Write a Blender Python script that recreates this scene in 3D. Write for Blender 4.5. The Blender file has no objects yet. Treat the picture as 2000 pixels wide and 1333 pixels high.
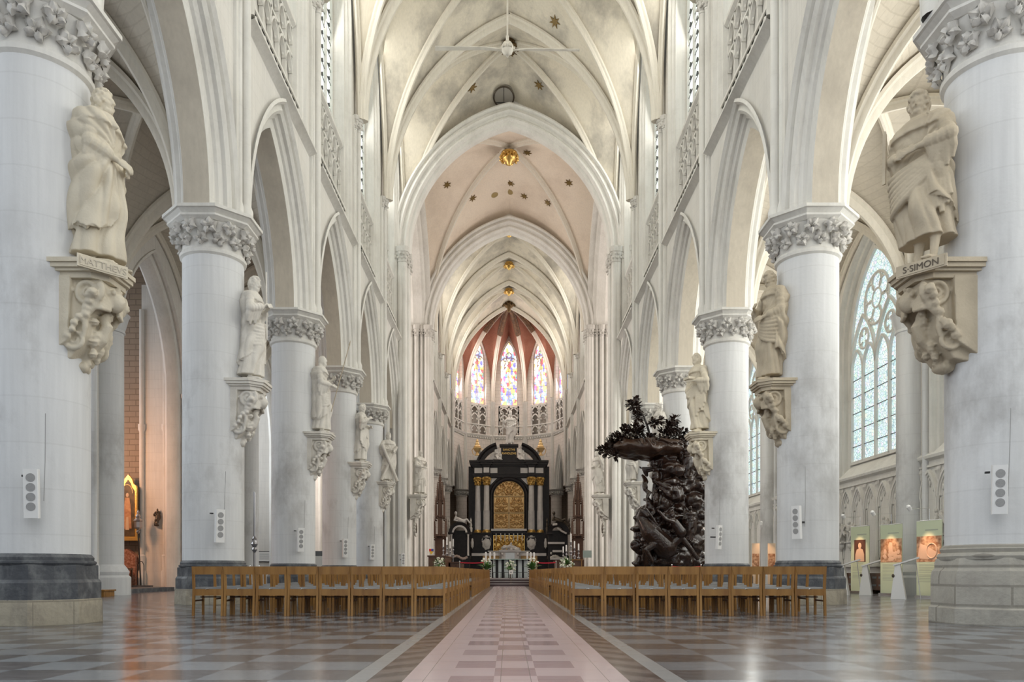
import bpy, math, random
from mathutils import Vector, Matrix, noise
random.seed(7)
PI = math.pi
sc = bpy.context.scene
COL = sc.collection

# ---------------------------------------------------------------- camera, sky, lights, exposure
CAMZ = 0.735
cam_d = bpy.data.cameras.new('camera'); cam = bpy.data.objects.new('camera', cam_d); COL.objects.link(cam)
cam.location = (-0.05, 0, CAMZ); cam.rotation_euler = (PI / 2, 0, 0)
cam_d.sensor_width = 36; cam_d.lens = 27.0; cam_d.shift_x = 0.0035; cam_d.shift_y = 0.22525
cam_d.clip_end = 400; cam_d.clip_start = 0.05
sc.camera = cam
sc.view_settings.view_transform = 'Standard'; sc.view_settings.look = 'None'
sc.view_settings.gamma = 1; sc.view_settings.use_curve_mapping = False
sc.view_settings.exposure = 0.22
w = bpy.data.worlds.new('sky'); sc.world = w; w.use_nodes = True
w.node_tree.nodes['Background'].inputs[0].default_value = (0.80, 0.90, 1.0, 1)
w.node_tree.nodes['Background'].inputs[1].default_value = 0.55
sc.cycles.max_bounces = 8; sc.cycles.diffuse_bounces = 5; sc.cycles.glossy_bounces = 3
sc.cycles.transparent_max_bounces = 8; sc.cycles.caustics_reflective = False; sc.cycles.caustics_refractive = False
sc.cycles.sample_clamp_indirect = 6

def area(name, loc, direction, sx, sy, power, color):
    d = bpy.data.lights.new(name, 'AREA'); d.shape = 'RECTANGLE'; d.size = sx; d.size_y = sy
    d.energy = power; d.color = color
    o = bpy.data.objects.new(name, d); COL.objects.link(o); o.location = loc
    o.rotation_euler = Vector(direction).to_track_quat('-Z', 'Y').to_euler()
    return o
# added fill lights behind the camera and in both transept arms, their sources unseen
area('west_fill_light', (0, -4, 15), (0, 1, 0.0), 11, 22, 900, (1.0, 0.97, 0.93))
for s in (-1, 1):
    area('transept_fill_light', (s * 19.0, 50.2, 13), (-s, 0, 0), 9, 16, 2000, (1.0, 0.90, 0.84))
    # daylight of the aisle and chapel windows
    for i, yy in enumerate((1.2, 7.7, 14.2, 20.7, 27.2, 33.7, 40.2)):
        if s < 0: area('chapel_window_light', (-18.5, yy, 8.2), (1, 0, -0.1), 3.6, 7, (400 if i != 4 else 130), (0.88, 0.94, 1.0))
        else: area('aisle_window_light', (12.35, yy, 8.5), (-1, 0, 0.0), 3.4, 6.5, 330, (1.0, 0.97, 0.90))
    # daylight of the clerestory windows, each at its own window
    for i in range(6):
        yy = 7.7 + 6.5 * i
        area('clerestory_light', (s * 6.62, yy, 21.5), (-s, 0, -0.25), 3.8, 7.5, (420, 400, 330, 280, 230, 220)[i], (1.0, 0.97, 0.90))
    for i in range(3):
        area('choir_window_light', (s * 6.3, 60.1 + 6.2 * i, 21.5), (-s, 0, -0.25), 3.2, 6.5, 230, (1.0, 0.95, 0.88))
for k in range(5):
    an = math.radians(18 + 36 * k)
    area('apse_window_light', (5.2 * math.cos(an), 75.6 + 5.2 * math.sin(an), 21), (-math.cos(an), -math.sin(an), -0.3), 1.8, 6, 110, (1.0, 0.86, 0.80))

# ---------------------------------------------------------------- materials
def mat(name, col, rough=0.7, metal=0.0, bump=0.0, bscale=20, var=0.0, vscale=3.0, var_col=None, coat=0, emit=None, es=0, spec=0.5,
        streak=1.0, detail=6):
    m = bpy.data.materials.new(name); m.use_nodes = True
    nt = m.node_tree; b = nt.nodes['Principled BSDF']
    b.inputs['Base Color'].default_value = (*col, 1); b.inputs['Roughness'].default_value = rough
    b.inputs['Metallic'].default_value = metal; b.inputs['Coat Weight'].default_value = coat
    b.inputs['Specular IOR Level'].default_value = spec
    if emit: b.inputs['Emission Color'].default_value = (*emit, 1); b.inputs['Emission Strength'].default_value = es
    if var or bump:
        g = nt.nodes.new('ShaderNodeNewGeometry'); mp = nt.nodes.new('ShaderNodeMapping')
        mp.inputs['Scale'].default_value = (1, 1, streak)
        nt.links.new(g.outputs['Position'], mp.inputs['Vector'])
    if var:
        n = nt.nodes.new('ShaderNodeTexNoise'); n.inputs['Scale'].default_value = vscale; n.inputs['Detail'].default_value = detail
        nt.links.new(mp.outputs[0], n.inputs['Vector'])
        r = nt.nodes.new('ShaderNodeMapRange'); r.inputs[1].default_value = 0.38; r.inputs[2].default_value = 0.68
        r.inputs[3].default_value = 0; r.inputs[4].default_value = var
        mx = nt.nodes.new('ShaderNodeMix'); mx.data_type = 'RGBA'
        mx.inputs[6].default_value = (*col, 1); mx.inputs[7].default_value = (*(var_col or [c * 0.5 for c in col]), 1)
        nt.links.new(n.outputs[0], r.inputs[0]); nt.links.new(r.outputs[0], mx.inputs[0])
        nt.links.new(mx.outputs[2], b.inputs['Base Color'])
    if bump:
        n2 = nt.nodes.new('ShaderNodeTexNoise'); n2.inputs['Scale'].default_value = bscale; n2.inputs['Detail'].default_value = 4
        nt.links.new(g.outputs['Position'], n2.inputs['Vector'])
        bp = nt.nodes.new('ShaderNodeBump'); bp.inputs['Strength'].default_value = bump; bp.inputs['Distance'].default_value = 0.02
        nt.links.new(n2.outputs[0], bp.inputs['Height']); nt.links.new(bp.outputs[0], b.inputs['Normal'])
    return m

def N(nt, t, **kw):
    n = nt.nodes.new(t)
    for k, v in kw.items(): setattr(n, k, v)
    return n

def mathn(nt, op, a, b=None, c=None):
    n = nt.nodes.new('ShaderNodeMath'); n.operation = op
    for i, x in enumerate((a, b, c)):
        if x is None: continue
        if isinstance(x, (int, float)): n.inputs[i].default_value = x
        else: nt.links.new(x, n.inputs[i])
    return n.outputs[0]

def mixc(nt, f, a, b, mode='MIX'):
    n = nt.nodes.new('ShaderNodeMix'); n.data_type = 'RGBA'; n.blend_type = mode
    for i, x in ((0, f), (6, a), (7, b)):
        if isinstance(x, (int, float)): n.inputs[i].default_value = x
        elif isinstance(x, tuple): n.inputs[i].default_value = (*x, 1)
        else: nt.links.new(x, n.inputs[i])
    return n.outputs[2]

def stone(name, col, joint=0.0, jw=0.8, jh=0.32, stain=0.0, stain_col=(0.25, 0.25, 0.25), zlo=None, zhi=None, rough=0.75, warm=None, jcol=0.55,
          mort=0.012, sscale=0.5, bump=0.25):
    """limewashed masonry: soft blotches, brushed streaks, faint bed joints, soot and damp stains with their own outlines"""
    m = bpy.data.materials.new(name); m.use_nodes = True
    nt = m.node_tree; L = nt.links; b = nt.nodes['Principled BSDF']
    b.inputs['Roughness'].default_value = rough; b.inputs['Specular IOR Level'].default_value = 0.3
    g = N(nt, 'ShaderNodeNewGeometry'); sx = N(nt, 'ShaderNodeSeparateXYZ'); L.new(g.outputs['Position'], sx.inputs[0])
    n1 = N(nt, 'ShaderNodeTexNoise'); n1.inputs['Scale'].default_value = 0.6; n1.inputs['Detail'].default_value = 5
    L.new(g.outputs['Position'], n1.inputs['Vector'])
    c = mixc(nt, mathn(nt, 'MULTIPLY', n1.outputs[0], 0.9), col, warm or tuple(x * 0.86 for x in col))
    mp = N(nt, 'ShaderNodeMapping'); mp.inputs['Scale'].default_value = (14, 14, 0.7); L.new(g.outputs['Position'], mp.inputs['Vector'])
    n2 = N(nt, 'ShaderNodeTexNoise'); n2.inputs['Scale'].default_value = 1; n2.inputs['Detail'].default_value = 4; L.new(mp.outputs[0], n2.inputs['Vector'])
    c = mixc(nt, mathn(nt, 'MULTIPLY', mathn(nt, 'SUBTRACT', n2.outputs[0], 0.35), 0.75), c, tuple(x * 0.66 for x in col))
    if joint:
        cv = N(nt, 'ShaderNodeCombineXYZ'); L.new(mathn(nt, 'ADD', sx.outputs[0], sx.outputs[1]), cv.inputs[0]); L.new(sx.outputs[2], cv.inputs[1])
        br = N(nt, 'ShaderNodeTexBrick'); br.inputs['Scale'].default_value = 1; br.inputs['Brick Width'].default_value = jw
        br.inputs['Row Height'].default_value = jh; br.inputs['Mortar Size'].default_value = mort; br.inputs['Mortar Smooth'].default_value = 0.3
        br.inputs['Color1'].default_value = (1, 1, 1, 1); br.inputs['Color2'].default_value = (0.9, 0.9, 0.9, 1); br.inputs['Mortar'].default_value = (jcol, jcol * .98, jcol * .95, 1)
        L.new(cv.outputs[0], br.inputs['Vector']); c = mixc(nt, joint, c, br.outputs[0], 'MULTIPLY')
    if stain:
        mp3 = N(nt, 'ShaderNodeMapping'); mp3.inputs['Scale'].default_value = (1, 1, 0.6); L.new(g.outputs['Position'], mp3.inputs['Vector'])
        n3 = N(nt, 'ShaderNodeTexNoise'); n3.inputs['Scale'].default_value = sscale; n3.inputs['Detail'].default_value = 8; n3.inputs['Roughness'].default_value = 0.65
        L.new(mp3.outputs[0], n3.inputs['Vector'])
        f = N(nt, 'ShaderNodeMapRange'); f.inputs[1].default_value = 0.46; f.inputs[2].default_value = 0.66; f.inputs[4].default_value = stain
        L.new(n3.outputs[0], f.inputs[0]); fo = f.outputs[0]
        if zlo is not None:
            a = N(nt, 'ShaderNodeMapRange'); a.interpolation_type = 'SMOOTHSTEP'
            a.inputs[1].default_value = zlo; a.inputs[2].default_value = zlo + 1.6; L.new(sx.outputs[2], a.inputs[0])
            d = N(nt, 'ShaderNodeMapRange'); d.interpolation_type = 'SMOOTHSTEP'
            d.inputs[1].default_value = zhi; d.inputs[2].default_value = zhi - 2.2; L.new(sx.outputs[2], d.inputs[0])
            fo = mathn(nt, 'MULTIPLY', fo, mathn(nt, 'MULTIPLY', a.outputs[0], d.outputs[0]))
        c = mixc(nt, fo, c, stain_col)
    L.new(c, b.inputs['Base Color'])
    n4 = N(nt, 'ShaderNodeTexNoise'); n4.inputs['Scale'].default_value = 9; n4.inputs['Detail'].default_value = 5; L.new(g.outputs['Position'], n4.inputs['Vector'])
    bp = N(nt, 'ShaderNodeBump'); bp.inputs['Strength'].default_value = bump; bp.inputs['Distance'].default_value = 0.02
    L.new(n4.outputs[0], bp.inputs['Height']); L.new(bp.outputs[0], b.inputs['Normal'])
    return m

M = {}
M['pier'] = stone('limewashed_pier', (0.74, 0.75, 0.76), joint=0.15, jw=50, jh=0.62, stain=0.75, stain_col=(0.33, 0.32, 0.31), zlo=1.4, zhi=6.4, sscale=0.8, warm=(0.66, 0.665, 0.66))  # base colour tinted slightly cool to carry the cool light around the piers
M['wall'] = stone('limewashed_wall', (0.76, 0.745, 0.71), joint=0.15, jw=0.9, jh=0.36, stain=0.3, stain_col=(0.45, 0.44, 0.42), sscale=0.5, warm=(0.74, 0.71, 0.65))
M['mould'] = stone('cut_stone_moulding', (0.80, 0.79, 0.76), joint=0.08, jw=60, jh=0.8, stain=0.3, stain_col=(0.42, 0.40, 0.36), sscale=1.2, warm=(0.70, 0.68, 0.62))
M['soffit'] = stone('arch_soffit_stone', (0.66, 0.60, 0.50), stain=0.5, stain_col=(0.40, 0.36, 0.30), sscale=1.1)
M['vault'] = stone('vault_plaster', (0.80, 0.745, 0.625), stain=0.75, stain_col=(0.30, 0.28, 0.25), sscale=0.45, warm=(0.76, 0.70, 0.60))
M['vaultwarm'] = stone('crossing_vault_plaster', (0.86, 0.77, 0.66), stain=0.4, stain_col=(0.52, 0.42, 0.34), sscale=0.35, warm=(0.84, 0.72, 0.59))
M['aislevault'] = stone('aisle_vault_brick', (0.68, 0.62, 0.52), joint=0.5, jw=0.42, jh=0.14, jcol=0.75, stain=0.35, stain_col=(0.4, 0.37, 0.32))
M['rib'] = stone('vault_rib_stone', (0.80, 0.755, 0.66), joint=0.1, jw=70, jh=0.7, warm=(0.74, 0.70, 0.62))
M['capital'] = stone('carved_capital_stone', (0.70, 0.68, 0.64), stain=0.4, stain_col=(0.3, 0.28, 0.25), sscale=3)
M['choir'] = stone('choir_masonry', (0.80, 0.75, 0.70), joint=0.55, jw=0.75, jh=0.36, jcol=0.5, mort=0.016, warm=(0.74, 0.67, 0.60))
M['apse'] = stone('apse_brick_vault', (0.50, 0.23, 0.16), joint=0.4, jw=0.3, jh=0.1, stain=0.35, stain_col=(0.62, 0.38, 0.28), sscale=0.8, warm=(0.44, 0.20, 0.14))
M['brick'] = stone('bare_chapel_brick', (0.36, 0.28, 0.21), joint=0.8, jw=0.5, jh=0.22, jcol=0.5, stain=0.4, stain_col=(0.28, 0.22, 0.17), mort=0.02, sscale=1.5)
M['darkstone'] = stone('blue_limestone', (0.085, 0.09, 0.10), stain=0.55, stain_col=(0.26, 0.27, 0.27), sscale=4, rough=0.5, bump=0.8)
M['sandstone'] = stone('worn_sandstone', (0.40, 0.36, 0.28), stain=0.85, stain_col=(0.20, 0.18, 0.15), sscale=2.5, bump=1.0, joint=0.6, jw=0.7, jh=0.33, jcol=0.4)
M['greybase'] = stone('grey_base_blocks', (0.44, 0.42, 0.37), stain=0.5, stain_col=(0.27, 0.25, 0.22), sscale=2.5, bump=0.9, joint=0.7, jw=0.8, jh=0.27, jcol=0.5, mort=0.02)
M['statue'] = mat('statue_stone', (0.66, 0.60, 0.48), 0.72, bump=0.3, bscale=30, var=0.35, vscale=3, var_col=(0.45, 0.39, 0.29))
M['statuepale'] = mat('statue_stone_pale', (0.72, 0.69, 0.63), 0.72, bump=0.3, bscale=30, var=0.4, vscale=3, var_col=(0.45, 0.42, 0.37))
M['statuetan'] = mat('statue_stone_tan', (0.50, 0.43, 0.32), 0.72, bump=0.3, bscale=30, var=0.45, vscale=3, var_col=(0.30, 0.25, 0.18))
M['oak'] = mat('honey_oak', (0.36, 0.185, 0.052), 0.34, var=0.8, vscale=9, var_col=(0.20, 0.09, 0.024), streak=0.15)
M['seat'] = mat('grey_seat_pad', (0.16, 0.17, 0.18), 0.35)
M['chrome'] = mat('chrome', (0.8, 0.8, 0.8), 0.2, metal=1)
M['black'] = mat('black_iron', (0.02, 0.02, 0.02), 0.45)
M['lead'] = mat('window_lead', (0.07, 0.07, 0.07), 0.6)
M['white'] = mat('white_enamel', (0.8, 0.8, 0.79), 0.4)
M['grille'] = mat('speaker_cone_mesh', (0.36, 0.36, 0.36), 0.7, bump=0.5, bscale=150)
M['gold'] = mat('gilding', (0.83, 0.55, 0.18), 0.32, metal=0.85, bump=0.3, bscale=25)
M['gold2'] = mat('pale_gold_relief', (0.92, 0.64, 0.30), 0.45, metal=0.35)
M['marbleblack'] = mat('black_marble', (0.014, 0.011, 0.011), 0.38, var=0.5, vscale=4, var_col=(0.035, 0.025, 0.025), spec=0.3)
M['marblewhite'] = mat('white_marble', (0.80, 0.77, 0.74), 0.3, var=0.5, vscale=2.5, var_col=(0.58, 0.55, 0.54))
M['walnut'] = mat('dark_carved_wood', (0.018, 0.009, 0.006), 0.24, bump=0.8, bscale=14, var=0.5, vscale=5, var_col=(0.045, 0.02, 0.012), coat=0.15)
M['stall'] = mat('choir_stall_wood', (0.09, 0.04, 0.022), 0.4, var=0.5, vscale=5, var_col=(0.14, 0.07, 0.04))
M['red'] = mat('red_rope', (0.65, 0.01, 0.04), 0.5)
M['leaf'] = mat('leaf_green', (0.10, 0.22, 0.05), 0.5)
M['flower'] = mat('white_petals', (0.85, 0.85, 0.72), 0.6)
M['paper'] = mat('paper', (0.82, 0.82, 0.80), 0.7)
M['tin'] = mat('pewter', (0.42, 0.42, 0.44), 0.3, metal=0.9)
M['bronze'] = mat('dark_bronze', (0.10, 0.08, 0.06), 0.4, metal=0.6)

def glass_mat(name, tint, strength, kind):
    m = bpy.data.materials.new(name); m.use_nodes = True
    nt = m.node_tree; L = nt.links; b = nt.nodes['Principled BSDF']; b.inputs['Roughness'].default_value = 0.15
    b.inputs['Base Color'].default_value = (0.25, 0.28, 0.28, 1)
    tc = N(nt, 'ShaderNodeTexCoord'); sx = N(nt, 'ShaderNodeSeparateXYZ'); L.new(tc.outputs['Object'], sx.inputs[0])
    n = N(nt, 'ShaderNodeTexNoise'); n.inputs['Scale'].default_value = 1.6; n.inputs['Detail'].default_value = 4; L.new(tc.outputs['Object'], n.inputs['Vector'])
    if kind == 'clear':
        v = N(nt, 'ShaderNodeTexVoronoi'); v.inputs['Scale'].default_value = 7; L.new(tc.outputs['Object'], v.inputs['Vector'])
        c = mixc(nt, n.outputs[0], tint, tuple(x * 0.78 for x in tint))
        c = mixc(nt, 0.12, c, v.outputs['Color'], 'MULTIPLY')
    elif kind == 'lattice':
        v = N(nt, 'ShaderNodeTexVoronoi'); v.feature = 'DISTANCE_TO_EDGE'; v.inputs['Scale'].default_value = 9; L.new(tc.outputs['Object'], v.inputs['Vector'])
        e = N(nt, 'ShaderNodeMapRange'); e.inputs[1].default_value = 0.03; e.inputs[2].default_value = 0.10; L.new(v.outputs[0], e.inputs[0])
        v2 = N(nt, 'ShaderNodeTexVoronoi'); v2.inputs['Scale'].default_value = 9; L.new(tc.outputs['Object'], v2.inputs['Vector'])
        c = mixc(nt, n.outputs[0], tint, (0.62, 0.80, 0.78)); c = mixc(nt, 0.25, c, v2.outputs['Color'], 'MULTIPLY')
        c = mixc(nt, e.outputs[0], (0.18, 0.33, 0.38), c)
    else:   # stained
        mp = N(nt, 'ShaderNodeMapping'); mp.inputs['Scale'].default_value = (4.2, 1, 2.6); L.new(tc.outputs['Object'], mp.inputs['Vector'])
        v = N(nt, 'ShaderNodeTexVoronoi'); v.inputs['Scale'].default_value = 1.0; L.new(mp.outputs[0], v.inputs['Vector'])
        s = N(nt, 'ShaderNodeSeparateColor'); L.new(v.outputs['Color'], s.inputs[0])
        cr = N(nt, 'ShaderNodeValToRGB'); cr.color_ramp.interpolation = 'CONSTANT'
        cols = [(0, (1, 0.95, 0.9)), (0.22, (0.12, 0.12, 0.55)), (0.34, (1, 0.55, 0.1)), (0.46, (1, 0.98, 0.92)), (0.60, (0.85, 0.06, 0.08)),
                (0.68, (0.95, 0.85, 0.8)), (0.76, (0.15, 0.25, 0.8)), (0.84, (0.2, 0.5, 0.15)), (0.89, (1, 0.75, 0.25)), (0.95, (0.45, 0.12, 0.5))]
        el = cr.color_ramp.elements; el[0].position = 0; el[0].color = (*cols[0][1], 1); el[1].position = cols[1][0]; el[1].color = (*cols[1][1], 1)
        for p, cc in cols[2:]:
            e = el.new(p); e.color = (*cc, 1)
        L.new(s.outputs[0], cr.inputs[0]); c = cr.outputs[0]
        v3 = N(nt, 'ShaderNodeTexVoronoi'); v3.feature = 'DISTANCE_TO_EDGE'; v3.inputs['Scale'].default_value = 1.0; L.new(mp.outputs[0], v3.inputs['Vector'])
        e = N(nt, 'ShaderNodeMapRange'); e.inputs[1].default_value = 0.02; e.inputs[2].default_value = 0.05; L.new(v3.outputs[0], e.inputs[0])
        c = mixc(nt, e.outputs[0], (0.1, 0.05, 0.06), c)
    L.new(c, b.inputs['Emission Color']); b.inputs['Emission Strength'].default_value = strength
    return m
M['glassclear'] = glass_mat('leaded_clear_glass', (0.86, 0.93, 0.88), 1.15, 'clear')
M['glasslattice'] = glass_mat('leaded_lattice_glass', (0.85, 0.92, 0.90), 1.0, 'lattice')
M['glassstained'] = glass_mat('stained_glass', (1, 1, 1), 2.6, 'stained')

def floor_mat():
    m = bpy.data.materials.new('marble_tiles'); m.use_nodes = True
    nt = m.node_tree; L = nt.links; b = nt.nodes['Principled BSDF']
    g = N(nt, 'ShaderNodeNewGeometry'); s = N(nt, 'ShaderNodeSeparateXYZ'); L.new(g.outputs['Position'], s.inputs[0])
    X, Y = s.outputs[0], s.outputs[1]
    ax = mathn(nt, 'ABSOLUTE', X)
    def lt(a, v): return mathn(nt, 'LESS_THAN', a, v)
    def gt(a, v): return mathn(nt, 'GREATER_THAN', a, v)
    nz = N(nt, 'ShaderNodeTexNoise'); nz.inputs['Scale'].default_value = 5; nz.inputs['Detail'].default_value = 8; nz.inputs['Roughness'].default_value = 0.7
    mp = N(nt, 'ShaderNodeMapping'); mp.inputs['Scale'].default_value = (1, 2.2, 1); L.new(g.outputs['Position'], mp.inputs['Vector']); L.new(mp.outputs[0], nz.inputs['Vector'])
    # field: checker of grey-blue and brown-grey flags, each flag its own tone
    T = 0.52
    ix = mathn(nt, 'FLOOR', mathn(nt, 'DIVIDE', mathn(nt, 'SUBTRACT', ax, 1.14), T)); iy = mathn(nt, 'FLOOR', mathn(nt, 'DIVIDE', Y, T))
    par = mathn(nt, 'FLOORED_MODULO', mathn(nt, 'ADD', ix, iy), 2)
    cv = N(nt, 'ShaderNodeCombineXYZ'); L.new(mathn(nt, 'ADD', ix, mathn(nt, 'MULTIPLY', gt(X, 0), 57)), cv.inputs[0]); L.new(iy, cv.inputs[1])
    wn = N(nt, 'ShaderNodeTexWhiteNoise'); wn.noise_dimensions = '2D'; L.new(cv.outputs[0], wn.inputs['Vector'])
    field = mixc(nt, par, (0.055, 0.043, 0.042), (0.20, 0.22, 0.245))
    field = mixc(nt, mathn(nt, 'MULTIPLY', wn.outputs[0], 0.6), field, (0.13, 0.12, 0.125))
    # centre: pink and pale tiles
    iy2 = mathn(nt, 'FLOOR', mathn(nt, 'DIVIDE', Y, 0.45))
    side = mathn(nt, 'MULTIPLY', gt(ax, 0.15), lt(ax, 0.455)); cen = lt(ax, 0.15)
    odd = mathn(nt, 'FLOORED_MODULO', iy2, 2); even = mathn(nt, 'SUBTRACT', 1, odd)
    dk = mathn(nt, 'ADD', mathn(nt, 'MULTIPLY', side, odd), mathn(nt, 'MULTIPLY', cen, even))
    cv2 = N(nt, 'ShaderNodeCombineXYZ'); L.new(iy2, cv2.inputs[0]); wn2 = N(nt, 'ShaderNodeTexWhiteNoise'); L.new(cv2.outputs[0], wn2.inputs['Vector'])
    ctr = mixc(nt, mathn(nt, 'MULTIPLY', dk, mathn(nt, 'ADD', mathn(nt, 'MULTIPLY', wn2.outputs[0], 0.5), 0.5)), (0.54, 0.42, 0.43), (0.29, 0.185, 0.20))
    # bands
    tri = mathn(nt, 'GREATER_THAN', mathn(nt, 'FRACT', mathn(nt, 'ADD', mathn(nt, 'DIVIDE', Y, 0.48), mathn(nt, 'MULTIPLY', ax, 2.1))), 0.5)
    band = mixc(nt, tri, (0.075, 0.05, 0.045), (0.16, 0.12, 0.11))
    strip = (0.33, 0.33, 0.33)
    c = mixc(nt, lt(ax, 1.14), field, strip); c = mixc(nt, lt(ax, 1.0), c, band); c = mixc(nt, lt(ax, 0.76), c, ctr)
    c = mixc(nt, mathn(nt, 'MULTIPLY', mathn(nt, 'SUBTRACT', nz.outputs[0], 0.45), 0.8), c, (0.32, 0.33, 0.35))
    # joints
    fx = mathn(nt, 'FRACT', mathn(nt, 'DIVIDE', mathn(nt, 'SUBTRACT', ax, 1.14), T)); fy = mathn(nt, 'FRACT', mathn(nt, 'DIVIDE', Y, T))
    j = mathn(nt, 'MAXIMUM', lt(fx, 0.012), lt(fy, 0.012))
    c = mixc(nt, mathn(nt, 'MULTIPLY', j, 0.5), c, (0.06, 0.055, 0.05))
    L.new(c, b.inputs['Base Color'])
    r = N(nt, 'ShaderNodeMapRange'); r.inputs[3].default_value = 0.12; r.inputs[4].default_value = 0.24; L.new(nz.outputs[0], r.inputs[0])
    L.new(r.outputs[0], b.inputs['Roughness']); b.inputs['Specular IOR Level'].default_value = 0.42
    bp = N(nt, 'ShaderNodeBump'); bp.inputs['Strength'].default_value = 0.12; bp.inputs['Distance'].default_value = 0.01
    n5 = N(nt, 'ShaderNodeTexNoise'); n5.inputs['Scale'].default_value = 2.2; n5.inputs['Detail'].default_value = 3; L.new(g.outputs['Position'], n5.inputs['Vector'])
    L.new(n5.outputs[0], bp.inputs['Height']); L.new(bp.outputs[0], b.inputs['Normal'])
    return m
M['floor'] = floor_mat()

# ---------------------------------------------------------------- mesh helpers
class MB:
    def __init__(s): s.v = []; s.f = []; s.M = None
    def pt(s, p):
        p = Vector(p)
        if s.M is not None: p = s.M @ p
        s.v.append(p); return len(s.v) - 1
    def face(s, pts): s.f.append([s.pt(p) for p in pts])
    def box(s, x0, x1, y0, y1, z0, z1):
        i = [s.pt(p) for p in ((x0, y0, z0), (x1, y0, z0), (x1, y1, z0), (x0, y1, z0), (x0, y0, z1), (x1, y0, z1), (x1, y1, z1), (x0, y1, z1))]
        for q in ((3, 2, 1, 0), (4, 5, 6, 7), (0, 1, 5, 4), (1, 2, 6, 5), (2, 3, 7, 6), (3, 0, 4, 7)): s.f.append([i[k] for k in q])
    def cbox(s, c, d): s.box(c[0] - d[0] / 2, c[0] + d[0] / 2, c[1] - d[1] / 2, c[1] + d[1] / 2, c[2] - d[2] / 2, c[2] + d[2] / 2)
    def grid(s, rows, closed=False, caps=False):
        idx = [[s.pt(p) for p in r] for r in rows]; n = len(idx[0])
        for a, b in zip(idx[:-1], idx[1:]):
            for j in range(n if closed else n - 1):
                k = (j + 1) % n; s.f.append([a[j], a[k], b[k], b[j]])
        if caps: s.f.append(idx[0][::-1]); s.f.append(idx[-1][:])
    def lathe(s, prof, c=(0, 0, 0), n=32, rot=0.0, caps=True):
        k = 1.0
        s.grid([[(c[0] + r * math.cos(2 * PI * i / n + rot), c[1] + r * math.sin(2 * PI * i / n + rot), c[2] + z) for i in range(n)] for r, z in prof], True, caps)
    def octa(s, prof, c=(0, 0, 0)):   # prof radii are apothems
        s.lathe([(a / math.cos(PI / 8), z) for a, z in prof], c, 8, PI / 8)
    def tube(s, pts, r, n=8, caps=True):
        pts = [Vector(p) for p in pts]; rows = []; up = None
        for i, p in enumerate(pts):
            t = (pts[min(i + 1, len(pts) - 1)] - pts[max(i - 1, 0)])
            if t.length < 1e-9: t = Vector((0, 0, 1))
            t.normalize()
            if up is None: up = Vector((0, 0, 1)) if abs(t.z) < 0.9 else Vector((1, 0, 0))
            a = up.cross(t)
            if a.length < 1e-6: a = Vector((1, 0, 0)).cross(t)
            a.normalize(); b2 = t.cross(a); up = b2
            rr = r[i] if isinstance(r, (list, tuple)) else r
            rows.append([p + a * math.cos(2 * PI * j / n) * rr + b2 * math.sin(2 * PI * j / n) * rr for j in range(n)])
        s.grid(rows, True, caps)
    def ball(s, c, r, nu=14, nv=9, fn=None):
        if isinstance(r, (int, float)): r = (r, r, r)
        rows = []
        for i in range(nv + 1):
            th = PI * (0.02 + 0.96 * i / nv); row = []
            for j in range(nu):
                ph = 2 * PI * j / nu; d = Vector((math.sin(th) * math.cos(ph), math.sin(th) * math.sin(ph), -math.cos(th)))
                k = fn(d) if fn else 1
                row.append((c[0] + d.x * r[0] * k, c[1] + d.y * r[1] * k, c[2] + d.z * r[2] * k))
            rows.append(row)
        s.grid(rows, True, True)
    def prism(s, poly, axis, a0, a1):   # poly in the two other axes
        def P(u, v, a): return {'x': (a, u, v), 'y': (u, a, v), 'z': (u, v, a)}[axis]
        i0 = [s.pt(P(u, v, a0)) for u, v in poly]; i1 = [s.pt(P(u, v, a1)) for u, v in poly]; n = len(poly)
        s.f.append(i0[::-1]); s.f.append(i1)
        for k in range(n): s.f.append([i0[k], i0[(k + 1) % n], i1[(k + 1) % n], i1[k]])
    def sweep(s, path, side, prof, closed=True):
        """profile (u along side, v downward into the opening) along a path lying in one vertical plane"""
        path = [Vector(p) for p in path]; side = Vector(side).normalized(); rows = []
        for i, p in enumerate(path):
            t = (path[min(i + 1, len(path) - 1)] - path[max(i - 1, 0)]).normalized()
            nrm = side.cross(t)
            rows.append([p + side * u + nrm * v for u, v in prof])
        s.grid(rows, closed, closed)
    def mesh(s, name, smooth=35):
        me = bpy.data.meshes.new(name); me.from_pydata([tuple(p) for p in s.v], [], s.f)
        if smooth:
            me.polygons.foreach_set('use_smooth', [True] * len(me.polygons)); me.update()
            me.set_sharp_from_angle(angle=math.radians(smooth))
        return me
    def build(s, name, m, parent=None, smooth=35, recalc=True):
        me = s.mesh(name, 0)
        if recalc:
            import bmesh
            bm = bmesh.new(); bm.from_mesh(me); bmesh.ops.recalc_face_normals(bm, faces=bm.faces); bm.to_mesh(me); bm.free()
        if smooth:
            me.polygons.foreach_set('use_smooth', [True] * len(me.polygons)); me.update(); me.set_sharp_from_angle(angle=math.radians(smooth))
        return link(name, me, m, parent)

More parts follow.
